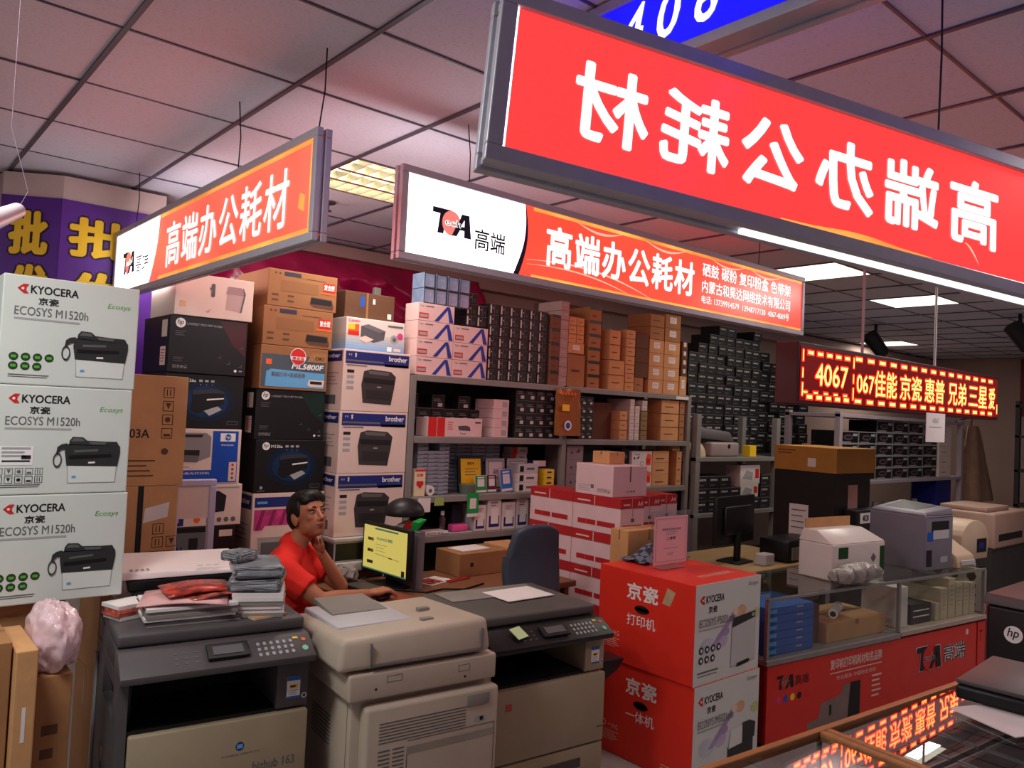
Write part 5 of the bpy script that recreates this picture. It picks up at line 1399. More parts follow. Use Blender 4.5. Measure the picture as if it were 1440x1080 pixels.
pile(894.5, 907, 1, .112, 'kraft carton low beside the labelled ones', KRAFT); pile(894.5, 913, 3, .112, 'kraft carton with rough edges beside the labelled ones', KRAFTD, z0=zt + .1125)
zk = pile(914, 934.5, 4, .105, 'kraft carton with a white label, left column of the labelled wall', KRAFT2, True)
pile(935, 957, 4, .105, 'kraft carton with a white label, right column of the labelled wall', KRAFT2, True)
pile(914, 934, 2, .10, 'brown carton on top of the labelled wall, left', KRAFT, z0=zk + .001)
pile(935, 957, 2, .108, 'brown labelled carton on top of the labelled wall, right', KRAFT, True, z0=zk + .001)
zr = pile(958, 968, 1, .155, 'kraft carton with a pink label at the end of the top shelf', KRAFT2, True)
pile(960, 968, 4, .072, 'small labelled carton at the end of the top shelf', KRAFTD, True, z0=zr)
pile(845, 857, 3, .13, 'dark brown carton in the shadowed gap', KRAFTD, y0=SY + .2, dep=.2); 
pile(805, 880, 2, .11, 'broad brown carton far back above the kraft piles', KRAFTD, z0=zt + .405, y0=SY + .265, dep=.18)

# shelf two
z2 = DECK[1] + .001
G2 = 'black toner cartons on the second shelf'
tB = local_box('toner_box', .088, .12, .083, TN, toner_b)
block(tB, px_x(728, 612, SY), .091, 4, z2, .0842, 4, SY + .09, 'behind the gold bag', 'black toner box with pale label', 'toner box', G2)
tC = local_box('toner_box', .10, .10, .085, TN, toner_b)
xc = px_x(590, 610, SY)
block(tC, xc, .103, 6, z2, .0862, 2, SY + .23, 'behind the red and white box', 'low black toner box', 'toner box', G2, rows=[3, 2, 3, 2, 3, 2])
tD = local_box('toner_box', .070, .12, .060, TN, toner_b)
block(tD, px_x(818, 615, SY), .072, 2, z2, .0612, 5, SY + .09, 'right of the gold bag', 'black toner box with pale label', 'toner box', G2)
def canonred(b, F, Fl, Ft, w, d, h):
    b.rect(F, 0, 0, w * .30, h, REDI, 1); b.rect(F, w * .15, 0, w * .158, h, PINKW, 2); b.fpoly(F, [(w * .56, h * .35), (w * .78, h * .33), (w * .76, h * .55), (w * .70, h * .62), (w * .54, h * .58)], DARKP, 1)
    b.text(F, 'Toner', w * .58, h * .12, w * .70, h * .22, INK, 1, bold=.02); b.rect(F, w * .86, h * .75, w * .97, h * .83, INK, 1); lines(b, F, w * .35, w * .45, h * .75, 4, h * .12, h * .04, REDI, 1)
kbox('long red and white toner box lying on the second shelf', px_x(604, 612, SY), px_x(680, 615, SY), z2, z2 + .115, SY + .02, .13, PKW, False, canonred, None, 'toner_box', 'toner box')
for r in range(4):
    kbox('small pinkish carton in the narrow pile on the second shelf, %s row up' % ORD[r], px_x(697, 612, SY), px_x(718, 612, SY), z2 + r * .062, z2 + r * .062 + .061, SY + .03, .2, PKW, False, lambda b, F, Fl, Ft, w, d, h: (b.rect(F, w * .55, h * .2, w * .9, h * .8, LIGHTI, 1)), 'pinkish cartons on the second shelf')
def gold_bag():
    from mathutils import noise
    m = bpy.data.materials.new('clear gold foil'); m.use_nodes = True; bs = m.node_tree.nodes['Principled BSDF']
    bs.inputs['Base Color'].default_value = (.42, .16, .05, 1); bs.inputs['Roughness'].default_value = .18; bs.inputs['Metallic'].default_value = .4
    x0, x1 = px_x(781, 612, SY - .03), px_x(814, 612, SY - .03); b = MB()
    b.hexa([(x0, SY - .045, 1.60), (x1, SY - .045, 1.60), (x1, SY - .012, 1.60), (x0, SY - .012, 1.60), (x0, SY - .022, 1.925), (x1, SY - .022, 1.925), (x1, SY - .012, 1.925), (x0, SY - .012, 1.925)], m)
    bmesh.ops.subdivide_edges(b.bm, edges=b.bm.edges[:], cuts=10, use_grid_fill=True)
    for v in b.bm.verts: v.co += Vector((noise.noise(v.co * 25) * .006, -abs(noise.noise(v.co * 30)) * .012, 0))
    o = tag(b.build('foil_bag', loc=((x0 + x1) / 2, SY - .03, 1.6), smooth=60), 'crinkled gold foil bag hanging from the front edge of the top shelf', 'bag')
    F = Face((x0, SY - .055, 1.60), (1, 0, 0), (0, 0, 1)); q = MB(); q.bm.from_mesh(o.data); q.mats = list(o.data.materials); F = Face((-(x1 - x0) / 2, -.025, 0), (1, 0, 0), (0, 0, 1)); q.disc(F, (x1 - x0) * .4, .07, .035, WHITEI, 1, n=20); q.disc(F, (x1 - x0) * .4, .07, .022, BLUEI, 2, n=20); q.rect(F, .03, .17, .10, .215, YELLOWI, 1)
    for i in range(5): q.disc(F, .03 + .03 * i, .29, .010, ORANGEI, 1, n=10)
    me = bpy.data.meshes.new('foil_bag'); q.bm.to_mesh(me); q.bm.free()
    for mm in q.mats: me.materials.append(mm)
    o.data = me
gold_bag()
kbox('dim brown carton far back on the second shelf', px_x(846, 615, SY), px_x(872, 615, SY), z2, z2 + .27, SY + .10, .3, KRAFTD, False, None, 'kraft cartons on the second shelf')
pile(873, 884, 3, .073, 'narrow kraft carton in the second shelf pile', KRAFT2, z0=z2, py=620, group='kraft cartons on the second shelf')
WS = mat('white slim carton', (206, 196, 190), .55, var=.04)
def wsd(b, F, Fl, Ft, w, d, h): b.rect(F, w * .2, h * .35, w * .8, h * .5, LIGHTI, 1)
pile(887, 893.5, 6, .052, 'white slim carton in the second shelf pile, left', WS, z0=z2, py=620, draw=wsd, group='white slim cartons on the second shelf', name='slim_carton')
pile(894.5, 901, 5, .052, 'white slim carton in the second shelf pile, middle', WS, z0=z2, py=620, draw=wsd, group='white slim cartons on the second shelf', name='slim_carton')
pile(903, 912, 3, .075, 'olive carton in the second shelf pile', mat('olive carton', (132, 116, 78), .7), z0=z2, py=620, group='kraft cartons on the second shelf')
pile(904, 911.5, 2, .04, 'white slim carton on the olive pile', WS, z0=z2 + .226, py=620, draw=wsd, group='white slim cartons on the second shelf', name='slim_carton')
pile(931, 956, 3, .108, 'big kraft carton at the right of the second shelf', KRAFT2, z0=z2, py=622, group='kraft cartons on the second shelf')
pile(957, 964, 3, .108, 'kraft carton at the very end of the second shelf', KRAFT, z0=z2, py=622, group='kraft cartons on the second shelf')

# shelf three
z3 = DECK[2] + .001
BG = mat('blue grey slim carton', (138, 148, 162), .5, var=.06)
def slim(b, F, Fl, Ft, w, d, h): b.rect(F, 0, h * .86, w, h, mat('pale edge print', (164, 168, 176), .5, var=0), 1); b.rect(F, w * .55, h * .2, w * .95, h * .4, GREYI, 1); b.rect(F, 0, 0, w, h * .12, DSTEEL, 1)
tS = local_box('slim_carton', .077, .13, .0235, BG, slim, .001)
xq = px_x(592, 690, SY)
block(tS, xq, .080, 3, z3, .0245, 12, SY + .12, 'beside the yellow certificate', 'blue grey slim carton', 'box', 'blue grey slim cartons on the third shelf', rows=[13, 11, 13])
tS2 = local_box('slim_carton', .12, .13, .0235, BG, slim, .001)
def tall_back(c): return 3
spots(tS2, [((px_x(640, 690, SY) + .125 * (c + .5) + .02, SY + .27, z3 + .001 + r * .0245), 'wide blue grey slim carton, %s row up, %s from the left behind the certificates' % (ORD[r], ORD[c]), 0) for c in range(4) for r in range(13)], 'box', 'wide slim cartons behind the certificates')
def leaning(name, label, cat, px0, px1, pyb, ptop, fr, paper, yy, lean=.14, draw=None, group=None, thick=.012, border=.10):
    x0, x1 = px_x(px0, pyb, yy), px_x(px1, pyb, yy); zb_ = z3; w = x1 - x0; h = px_z((px0 + px1) / 2, ptop, yy) - zb_
    t = thing(name, label, cat, ((x0 + x1) / 2, yy, zb_ + .002), group); t.rotation_euler = (-lean, 0, 0)
    MB().box(-w / 2, w / 2, 0, thick, 0, h, fr, .002).build('frame', t, local=True)
    q = MB(); q.box(-w / 2 + w * border, w / 2 - w * border, -.002, 0, w * border, h - w * border, paper)
    F = Face((-w / 2, -.002, 0), (1, 0, 0), (0, 0, 1))
    if draw: draw(q, F, w, h)
    q.build('sheet', t, local=True); return t
leaning('framed_certificate', 'yellow framed certificate leaning on the third shelf', 'certificate', 645, 680, 692, 641, DARKP2, mat('strong yellow paper', (236, 190, 24), .5, var=.03), SY + .10, .12,
        lambda q, F, w, h: (q.text(F, '授权书', w * .36, h * .74, w * .64, h * .82, INK, 1, bold=.02), lines(q, F, w * .25, w * .78, h * .62, 3, h * .08, h * .02, GREYI)))
def cert(q, F, w, h):
    q.frame(F, w * .10, w * .10, w * .90, h - w * .10, w * .03, GREYI, 1); q.text(F, '证书', w * .36, h * .52, w * .64, h * .66, GREYI, 1, bold=.02); q.text(F, '荣誉', w * .36, h * .34, w * .64, h * .44, INK, 1)
for i, (a, b_) in enumerate(((684, 710), (714, 742))):
    o = leaning('framed_certificate', 'white framed certificate on the third shelf, %s' % ('just right of the yellow one' if i == 0 else 'beside the red and white pile'), 'certificate', a, b_, 692, 645, LGREYP, PAPER, SY + .14, .10, cert, None)
def pay_card(q, F, w, h):
    q.rect(F, w * .2, h * .35, w * .8, h * .78, PAPER, 1); q.rect(F, w * .2, h * .84, w * .8, h * .90, WHITEI, 1); q.rect(F, w * .04, h * .03, w * .96, h * .14, PAPER, 1)
leaning('payment_card', 'green standing payment card before the certificates', 'card', 668, 684, 696, 669, WCARD, mat('green card print', (24, 146, 74), .5, var=0), SY + .045, .1, pay_card, 'payment cards on the shelves', .003, .03)
leaning('payment_card', 'maroon standing payment card beside the green one', 'card', 684.5, 698, 694, 668, WCARD, mat('maroon card print', (84, 26, 52), .5, var=0), SY + .06, .1, pay_card, 'payment cards on the shelves', .003, .03)
o = leaning('payment_card', 'tilted bright blue payment card before the certificates', 'card', 705, 721, 692, 660, WCARD, mat('blue card print', (30, 110, 196), .5, var=0), SY + .05, .1, pay_card, 'payment cards on the shelves', .003, .03); o.rotation_euler = (-.1, -.08, 0)
o = MB(); o.box(-.045, .045, -.003, 0, -.15, 0, mat('green card print', (24, 146, 74))); F = Face((-.045, -.003, -.15), (1, 0, 0), (0, 0, 1)); o.rect(F, .02, .05, .07, .115, PAPER, 1); o.rect(F, 0, 0, .09, .02, PAPER, 1)
o = o.build('payment_card'); o.location = (px_x(666, 700, SY - .012), SY - .0055, DECK[2] + .012); tag(o, 'green payment card hanging from the edge of the third shelf', 'card', 'payment cards on the shelves')
for (px, w, h, m_, lb) in ((597, .09, .085, PAPER, 'white note taped below the third shelf, by the bottle shelf'), (618, .07, .05, mat('pale green note', (150, 168, 96), .7), 'green note taped below the third shelf')):
    q = MB(); q.box(-w / 2, w / 2, -.002, 0, -h, 0, m_); o = q.build('note'); o.location = (px_x(px, 700, SY - .008), SY - .0065, DECK[2] - .008); tag(o, lb, 'note', 'notes taped to the shelf edge')
def carton_px(name, label, px0, px1, pyb, ptop, yy, dep, m, draw=None, group=None, z0=None, cat='box', rz=0):
    x0, x1 = px_x(px0, pyb, yy), px_x(px1, pyb, yy); zz = z0; return carton(name, label, cat, x0, x1, yy, yy + dep, zz, px_z((px0 + px1) / 2, ptop, yy), m, draw, group, rz, .002)
def heart(b, F, Fl, Ft, w, d, h):
    b.rect(F, 0, h * .92, w, h, REDI, 1); b.text(F, '红枣', w * .2, h * .72, w * .8, h * .84, REDI, 1, bold=.03); b.disc(F, w * .36, h * .48, w * .2, REDI, 1); b.disc(F, w * .64, h * .48, w * .2, REDI, 2); b.fpoly(F, [(w * .17, h * .45), (w * .5, h * .28), (w * .83, h * .45)], REDI, 3)
carton_px('drink_carton', 'pale carton with a red heart at the left end of the third shelf', 582, 597, 697, 660, SY + .01, .06, mat('cream drink carton', (226, 210, 176), .5), heart, None, z3, 'carton')
q = MB(); q.cyl((0, 0, .03), (0, .09, .03), .03, PAPER, n=20); q.cyl((0, -.001, .03), (0, .0, .03), .012, GREYI, n=12); o = q.build('paper_roll', smooth=40); o.location = (px_x(605, 695, SY + .02), SY + .02, z3); tag(o, 'white paper roll beside the red heart carton', 'roll')
q = MB(); q.cyl((0, 0, 0), (0, 0, .06), .045, mat('grey green bowl', (96, 108, 98), .4), r1=.055, n=20); o = q.build('bowl', smooth=40); o.location = (px_x(657, 693, SY + .04), SY + .045, z3); tag(o, 'grey green bowl in front of the yellow certificate', 'bowl')
def bw(b, F, Fl, Ft, w, d, h): b.rect(F, w * .05, h * .15, w * .25, h * .8, DARKP2, 1); b.rect(F, w * .4, h * .35, w * .8, h * .6, GREYI, 1)
for r in range(3):
    carton('ink_box', 'white ink box with a dark square, %s row up at the right of the certificates' % ORD[r], 'box', px_x(731, 695, SY), px_x(758, 695, SY), SY + .02, SY + .115, z3 + r * .062, z3 + r * .062 + .061, WCARD if r < 2 else LGREYP, bw, 'white ink boxes on the third shelf', 0, .002)
def rw(b, F, Fl, Ft, w, d, h): b.rect(F, 0, 0, w * .3, h, REDI, 1); b.rect(F, w * .5, h * .3, w * .85, h * .7, LIGHTI, 1)
for r in range(6):
    carton('ink_box', 'red and white ink box in the leaning pile on the third shelf, %s row up' % ORD[r], 'box', px_x(744, 695, SY) + .01 * (r % 2), px_x(765, 695, SY) + .006 * (r % 3), SY + .20, SY + .30, z3 + r * .048, z3 + r * .048 + .047, PKW, rw, 'red and white ink boxes on the third shelf', 0, .002)
def eps(b, F, Fl, Ft, w, d, h): b.rect(F, 0, h * .8, w, h, WHITEI, 1); lines(b, F, w * .1, w * .4, h * .6, 4, h * .14, h * .05, SKYI)
carton('ink_box', 'navy ink box with a white top beside the yellow ones', 'box', px_x(763, 695, SY), px_x(781, 695, SY), SY + .11, SY + .19, z3, z3 + .20, NAVYI, eps, None, 0, .002)
for r in range(4):
    carton('ink_box', 'small yellow ink box in a column on the third shelf, %s row up' % ORD[r], 'box', px_x(768, 695, SY), px_x(781, 695, SY), SY + .02, SY + .09, z3 + r * .037, z3 + r * .037 + .036, YELLOWI, lambda b, F, Fl, Ft, w, d, h: b.rect(F, w * .2, h * .3, w * .7, h * .6, NAVYI, 1), 'yellow ink boxes on the third shelf', 0, .002)
# right bay of the third shelf
GB = mat('grey mauve carton', (140, 122, 126), .6, var=.05)
for r in range(3):
    carton('grey_carton', 'grey mauve carton by the middle post, %s row up' % ORD[r], 'box', px_x(799, 695, SY), px_x(822, 695, SY), SY + .03, SY + .26, z3 + r * .105, z3 + r * .105 + .104, GB, lambda b, F, Fl, Ft, w, d, h: (b.disc(F, w * .3, h * .5, w * .06, DSTEEL, 1, n=8), b.fpoly(F, [(w * .5, h * .5), (w * .8, h * .8), (w * .75, h * .5)], DSTEEL, 1)), 'grey mauve cartons on the third shelf', 0, .002)
carton('black_carton', 'large black carton lying in the right bay of the third shelf', 'box', px_x(823, 690, SY), px_x(866, 690, SY), SY + .14, SY + .40, z3, z3 + .32, DARKP2, None, None, 0, .002)
def hp17(b, F, Fl, Ft, w, d, h):
    b.fpoly(F, [(w * .70, h * .2), (w * .95, h * .2), (w * .97, h * .8), (w * .78, h * .9), (w * .70, h * .6)], ORANGEI, 1); b.rect(F, w * .72, h * .3, w * .9, h * .6, REDI, 2)
    b.text(F, 'Toner', w * .12, h * .78, w * .40, h * .88, INK, 1); b.disc(F, w * .12, h * .60, w * .04, INK, 1, n=8); b.fpoly(F, [(w * .2, h * .6), (w * .4, h * .75), (w * .32, h * .58)], INK, 1); b.disc(F, w * .5, h * .3, h * .13, GREYI, 1); b.disc(F, w * .5, h * .3, h * .09, WHITEI, 2)
for r in range(2):
    carton('toner_box', 'white toner box with an orange red bird picture, %s of a pair' % ('lower' if r == 0 else 'upper'), 'toner box', px_x(891, 692, SY), px_x(919, 692, SY), SY + .03, SY + .22, z3 + r * .137, z3 + r * .137 + .136, WCARD, hp17, 'white toner boxes in the right bay', 0, .002)
carton('black_carton', 'narrow black carton left of the bird pictures', 'box', px_x(879, 692, SY), px_x(890, 692, SY), SY + .05, SY + .22, z3 + .001, z3 + .29, BLACKC, lambda b, F, Fl, Ft, w, d, h: (b.disc(F, w * .5, h * .8, w * .2, GREYI, 1)), None, 0, .002)
for c, (a, q, n) in enumerate(((920, 943, 3), (954, 961, 3))):
    for r in range(n):
        carton('kraft_carton', 'kraft carton, right bay of the third shelf, %s row up, %s pile' % (ORD[r], ('wide', 'narrow')[c]), 'box', px_x(a, 692, SY), px_x(q, 692, SY), SY + .03, SY + .25, z3 + r * .092, z3 + r * .092 + .091, KRAFT2, lambda b, F, Fl, Ft, w, d, h: b.rect(F, w * .2, h * .3, w * .7, h * .4, KRAFTD, 1), 'kraft cartons in the right bay of the third shelf', 0, .002)
carton('kraft_carton', 'small kraft carton on top of the narrow pile in the right bay', 'box', px_x(950, 692, SY), px_x(961, 692, SY), SY + .05, SY + .2, z3 + .2775, z3 + .345, KRAFT2, plain, 'kraft cartons in the right bay of the third shelf', 0, .002)
carton('kraft_carton', 'long kraft carton lying at the back of the right bay', 'box', px_x(872, 692, SY), px_x(917, 692, SY), SY + .28, SY + .45, z3 + .001, z3 + .345, KRAFT, plain, 'kraft cartons in the right bay of the third shelf', 0, .002)

# shelf four
z4 = DECK[3] + .001
def binder(b, F, Fl, Ft, w, d, h):
    b.rect(F, w * .12, h * .1, w * .88, h * .45, NAVYI, 1); b.rect(F, w * .25, h * .2, w * .80, h * .7, WHITEI, 2); lines(b, F, w * .2, w * .7, h * .85, 2, h * .08, h * .025, GREYI, 3)
for i, (a, q, hh) in enumerate(((669, 685, .165), (687, 706, .205), (708, 726, .175), (728, 744, .20))):
    carton('ribbon_box', 'white and navy printer ribbon box on the fourth shelf, %s of four from the left' % ORD[i], 'box', px_x(a, 750, SY), px_x(q, 750, SY), SY + .02, SY + .20, z4, z4 + hh, WCARD, binder, 'ribbon boxes on the fourth shelf', 0, .002)
carton('black_carton', 'dark blue black box left of the ribbon boxes on the fourth shelf', 'box', px_x(645, 752, SY), px_x(659, 752, SY), SY + .08, SY + .22, z4, z4 + .17, mat('navy black carton', (24, 26, 46), .5), None, None, 0, .002)
q = MB(); q.cyl((0, .14, .07), (0, .19, .07), .07, mat('tan tape roll', (170, 130, 70), .5), n=24); q.cyl((0, .139, .07), (0, .14, .07), .035, INK, n=20); o = q.build('tape_roll', smooth=40); o.location = (px_x(664, 750, SY + .06), SY + .10, z4); tag(o, 'round tan tape roll standing beside the ribbon boxes', 'tape')
q = MB(); q.box(-.06, .06, -.03, .03, 0, .045, mat('hot pink plastic', (220, 80, 150), .4), .010, 3); o = q.build('pencil_case', smooth=40); o.location = (px_x(649, 748, SY), SY + .04, z4); tag(o, 'hot pink case on the fourth shelf', 'case')
q = MB(); q.cyl((0, 0, 0), (0, 0, .08), .022, CLEARP, n=16); q.cyl((0, 0, .08), (0, 0, .10), .022, CLEARP, r1=.010, n=16); q.cyl((0, 0, .10), (0, 0, .125), .012, WHITEI, n=12); o = q.build('bottle', smooth=40); o.location = (px_x(632, 745, SY), SY + .08, z4); tag(o, 'small clear bottle with a white cap on the fourth shelf', 'bottle')
q = MB(); q.box(-.13, .13, -.04, .05, 0, .022, PAPER, .003); F = Face((-.13, -.04, 0), (1, 0, 0), (0, 0, 1)); q.text(F, 'KA BOX 8.6', .05, .006, .22, .018, GREYI, 1); o = q.build('flat_box'); o.location = (px_x(607, 752, SY), SY + .05, z4); tag(o, 'long flat white box at the left end of the fourth shelf', 'box')
q = MB(); q.box(-.12, .12, -.04, .06, 0, .008, LGREYP, .002); o = q.build('papers'); o.location = (px_x(640, 752, SY), SY + .05, z4); o.location.x += .02; o.location.z += 0; tag(o, 'grey flat tray of papers under the pink case on the fourth shelf', 'papers')
bpy.data.objects['pencil_case'].location.z += .009; bpy.data.objects['bottle'].location.z += .009
for i, (px, hh, n) in enumerate(((755, .20, 0), (775, .22, 1))):
    carton('grey_carton', 'dim grey carton at the right of the fourth shelf, %s' % ('left one' if i == 0 else 'right one'), 'box', px_x(px - 9, 750, SY), px_x(px + 9, 750, SY), SY + .05, SY + .25, z4, z4 + hh, GB, lambda b, F, Fl, Ft, w, d, h: b.rect(F, w * .1, h * .45, w * .9, h * .47, DSTEEL, 1), 'dim grey cartons on the fourth shelf', 0, .002)
# ------------------------------------------------------------------ desk, screen, chairs
DZ = .775
def desk():
    t = thing('desk', 'brown wooden desk with a screen on it, in front of the shelving', 'desk', (2.7, 3.55, 0))
    MB().box(1.99, 3.36, 3.24, 3.87, DZ - .035, DZ, WOODT, .006).build('desk_top', t)
    for x in (2.03, 3.32): MB().box(x - .018, x + .018, 3.28, 3.84, 0, DZ - .035, WOODT, .003).build('side_panel', t)
    MB().box(2.05, 3.30, 3.80, 3.82, .25, DZ - .035, WOODT).build('modesty_panel', t)
desk()
SCR = glow('lit screen page', (225, 205, 104), .75)
SCRB = glow('lit screen bar', (70, 120, 110), .6)
def monitor(name, label, c, w, h, rz, lit, zb=DZ, tilt=0.0):
    t = thing(name, label, 'monitor', (c[0], c[1], zb), None, rz)
    zc = c[2] - zb
    b = MB(); b.box(-w / 2, w / 2, -.015, .02, zc - h / 2, zc + h / 2, DARKP2, .006); b.box(-w * .35, w * .35, .02, .05, zc - h * .3, zc + h * .3, DARKP2, .015); b.build('housing', t, local=True, smooth=30)
    if lit:
        bz = .016; F = Face((-w / 2 + bz, -.0155, zc - h / 2 + bz * 1.3), (1, 0, 0), (0, 0, 1)); W, H = w - 2 * bz, h - bz * 2.3
        q = MB(); q.rect(F, 0, 0, W, H, SCR, 1)
        q.rect(F, 0, 0, W, H * .03, SCRB, 2); q.rect(F, W * .26, H * .93, W * .80, H * .97, SCRB, 2)
        q.text(F, 'NUANCE 微软', W * .31, H * .70, W * .68, H * .78, SCRB, 2, bold=.03)
        DK = mat('dark screen print', (60, 54, 30), .4, var=0); PL = mat('olive screen print', (150, 134, 60), .4, var=0)
        for i in range(3): q.rect(F, W * .10, H * (.66 - .26 * i), W * .24, H * (.73 - .26 * i), DK if i == 2 else PL, 2); q.rect(F, W * .12, H * (.68 - .26 * i), W * .16, H * (.72 - .26 * i), DK, 3)
        lines(q, F, W * .30, W * .55, H * .60, 3, H * .07, H * .008, PL, 2); q.fpoly(F, [(W * .28, H * .38), (W * .84, H * .34), (W * .84, H * .35), (W * .28, H * .39)], PL, 2); q.rect(F, W * .60, H * .345, W * .68, H * .37, DK, 2)
        q.rect(F, W * .90, H * .03, W * .97, H * .16, DK, 2); q.build('screen', t, local=True)
        F2 = Face((-w / 2, -.0155, zc - h / 2), (1, 0, 0), (0, 0, 1)); q = MB(); q.disc(F2, w / 2, .011, .007, LIGHTI, 1, n=12); q.build('maker_badge', t, local=True)
    s = MB(); s.box(-.03, .03, .02, .05, .012, zc - h * .2, DARKP2, .006); s.box(-.11, .11, -.07, .11, 0, .014, DARKP2, .006); s.build('stand', t, local=True, smooth=30)
    return t
monitor('computer_monitor', 'lit computer screen with a yellowish page, on the wooden desk', (2.30, 3.645, .965), .43, .275, -math.pi / 2 + .06, True)
# cables, mouse, papers on the desk
q = MB(); q.ball((0, 0, .012), (.032, .055, .018), DARKP2); o = q.build('computer_mouse', smooth=60); o.location = (2.135, 3.395, DZ + .0065); o.rotation_euler = (0, 0, -1.0); tag(o, 'black computer mouse under the seated man\'s right hand', 'mouse')
q = MB(); q.tube([(2.2, 3.62, DZ + .006), (2.32, 3.5, DZ + .006), (2.4, 3.40, DZ + .006), (2.52, 3.42, DZ + .006), (2.62, 3.36, DZ + .006), (2.80, 3.42, DZ + .006)], .005, RUBBER); tag(q.build('cable', loc=(2.4, 3.5, DZ)), 'black cable snaking over the desk beside the screen', 'cable')
q = MB(); q.tube([(2.10, 3.84, DZ + .006), (2.13, 3.80, DZ + .09), (2.17, 3.79, DZ + .02), (2.22, 3.80, DZ + .006)], .004, RUBBER); tag(q.build('cable', loc=(2.15, 3.8, DZ)), 'curled black cable at the back of the desk, left of the screen', 'cable')
q = MB(); q.box(-.09, .09, -.045, .045, 0, .012, DARKP, .003); o = q.build('calculator'); o.location = (3.07, 3.36, DZ + .001); o.rotation_euler = (0, 0, .15); tag(o, 'dark flat calculator lying on the desk before the blue grey chair', 'calculator')
q = MB(); q.box(-.10, .10, -.07, .07, 0, .004, PAPER); q.box(-.09, .02, -.06, .05, .004, .007, MAGP2); o = q.build('leaflet'); o.location = (2.60, 3.62, DZ + .001); o.rotation_euler = (0, 0, .3); tag(o, 'white and red leaflets lying on the desk right of the screen', 'leaflet')
q = MB(); q.box(-.09, .09, -.02, .02, 0, .005, mat('deep red card', (150, 30, 30), .5)); o = q.build('red_card'); o.location = (2.74, 3.58, DZ + .001); o.rotation_euler = (0, 0, .2); tag(o, 'red strip of card on the desk', 'card')
q = MB(); q.box(-.13, .13, -.10, .10, 0, .003, mat('reddish mouse pad', (140, 62, 50), .6)); o = q.build('mouse_pad'); o.location = (2.14, 3.38, DZ + .001); tag(o, 'reddish mouse pad under the hand of the seated man', 'mouse pad')
carton('brown_carton', 'flat brown carton on the desk under the lowest shelf, with papers on it', 'box', 2.78, 3.14, 3.62, 3.86, DZ + .001, DZ + .135, KRAFT, lambda b, F, Fl, Ft, w, d, h: b.disc(F, w * .25, h * .5, h * .1, INK, 1, n=10), 'brown cartons on the desk')
carton('brown_carton', 'flat brown carton on the desk beside the blue grey chair', 'box', 3.145, 3.355, 3.60, 3.86, DZ + .001, DZ + .145, KRAFT2, lambda b, F, Fl, Ft, w, d, h: b.disc(F, w * .3, h * .5, h * .1, INK, 1, n=10), 'brown cartons on the desk')
q = MB(); q.box(-.11, .11, -.07, .07, 0, .006, PAPER); o = q.build('papers'); o.location = (2.94, 3.74, DZ + .137); o.rotation_euler = (0, 0, .1); tag(o, 'white papers on the flat brown carton on the desk', 'papers')
q = MB(); q.box(-.065, .065, -.15, .15, 0, .018, DARKP2, .004); F = Face((-.065, -.15, .018), (1, 0, 0), (0, 1, 0))
for i in range(5):
    for j in range(10): q.rect(F, .008 + .023 * i, .012 + .027 * j, .028 + .023 * i, .034 + .027 * j, DARKP, 1)
o = q.build('keyboard'); o.location = (2.165, 3.59, DZ + .0035); o.rotation_euler = (0, 0, .08); tag(o, 'black keyboard on the desk before the lit screen', 'keyboard')
def crumpled():
    from mathutils import noise
    b = MB(); b.ball((0, 0, .05), (.075, .06, .05), mat('grey crumpled paper', (140, 132, 134), .8, var=.25, scale=30), 28, 18)
    for v in b.bm.verts: v.co += Vector((noise.noise(v.co * 30), noise.noise(v.co * 33 + Vector((3, 1, 2))), noise.noise(v.co * 27 + Vector((9, 4, 2))))) * .022; v.co.z = max(v.co.z, .0005)
    o = b.build('crumpled_paper', smooth=25); o.location = (2.155, 3.825, DZ + .0005); tag(o, 'crumpled grey paper on the desk behind the forearm of the seated man', 'paper')
crumpled()
# file holder behind the screen
def file_rack():
    t = thing('file_box', 'grey file box with red and green folders behind the lit screen', 'file box', (2.39, 3.60, DZ))
    MB().box(2.385, 2.432, 3.48, 3.72, DZ + .001, DZ + .31, mat('grey file box card', (120, 114, 118), .6), .003).build('box', t)
    for i, (m_, h) in enumerate(((mat('green folder', (20, 140, 60), .5, var=0), .375), (REDI, .355), (PINKW, .345))):
        MB().hexa([(2.390, 3.50 + .07 * i, DZ + .31), (2.428, 3.50 + .07 * i, DZ + .36), (2.428, 3.56 + .07 * i, DZ + .31), (2.390, 3.56 + .07 * i, DZ + .31), (2.390, 3.49 + .07 * i, DZ + h - .02), (2.428, 3.47 + .07 * i, DZ + h), (2.428, 3.53 + .07 * i, DZ + h), (2.390, 3.55 + .07 * i, DZ + h - .02)], m_).build('folder', t)
file_rack()
q = MB(); q.ball((0, 0, .0), (.115, .10, .085), DARKP2, 24, 14); 
for v in q.bm.verts:
    if v.co.z < -.01: v.co.z = -.01
o = q.build('cap', smooth=60); o.location = (2.50, 3.63, DZ + .372 + .075); tag(o, 'black rounded cap lying on the folders behind the screen', 'cap')
o.location = (2.41, 3.66, DZ + .375 + .011)

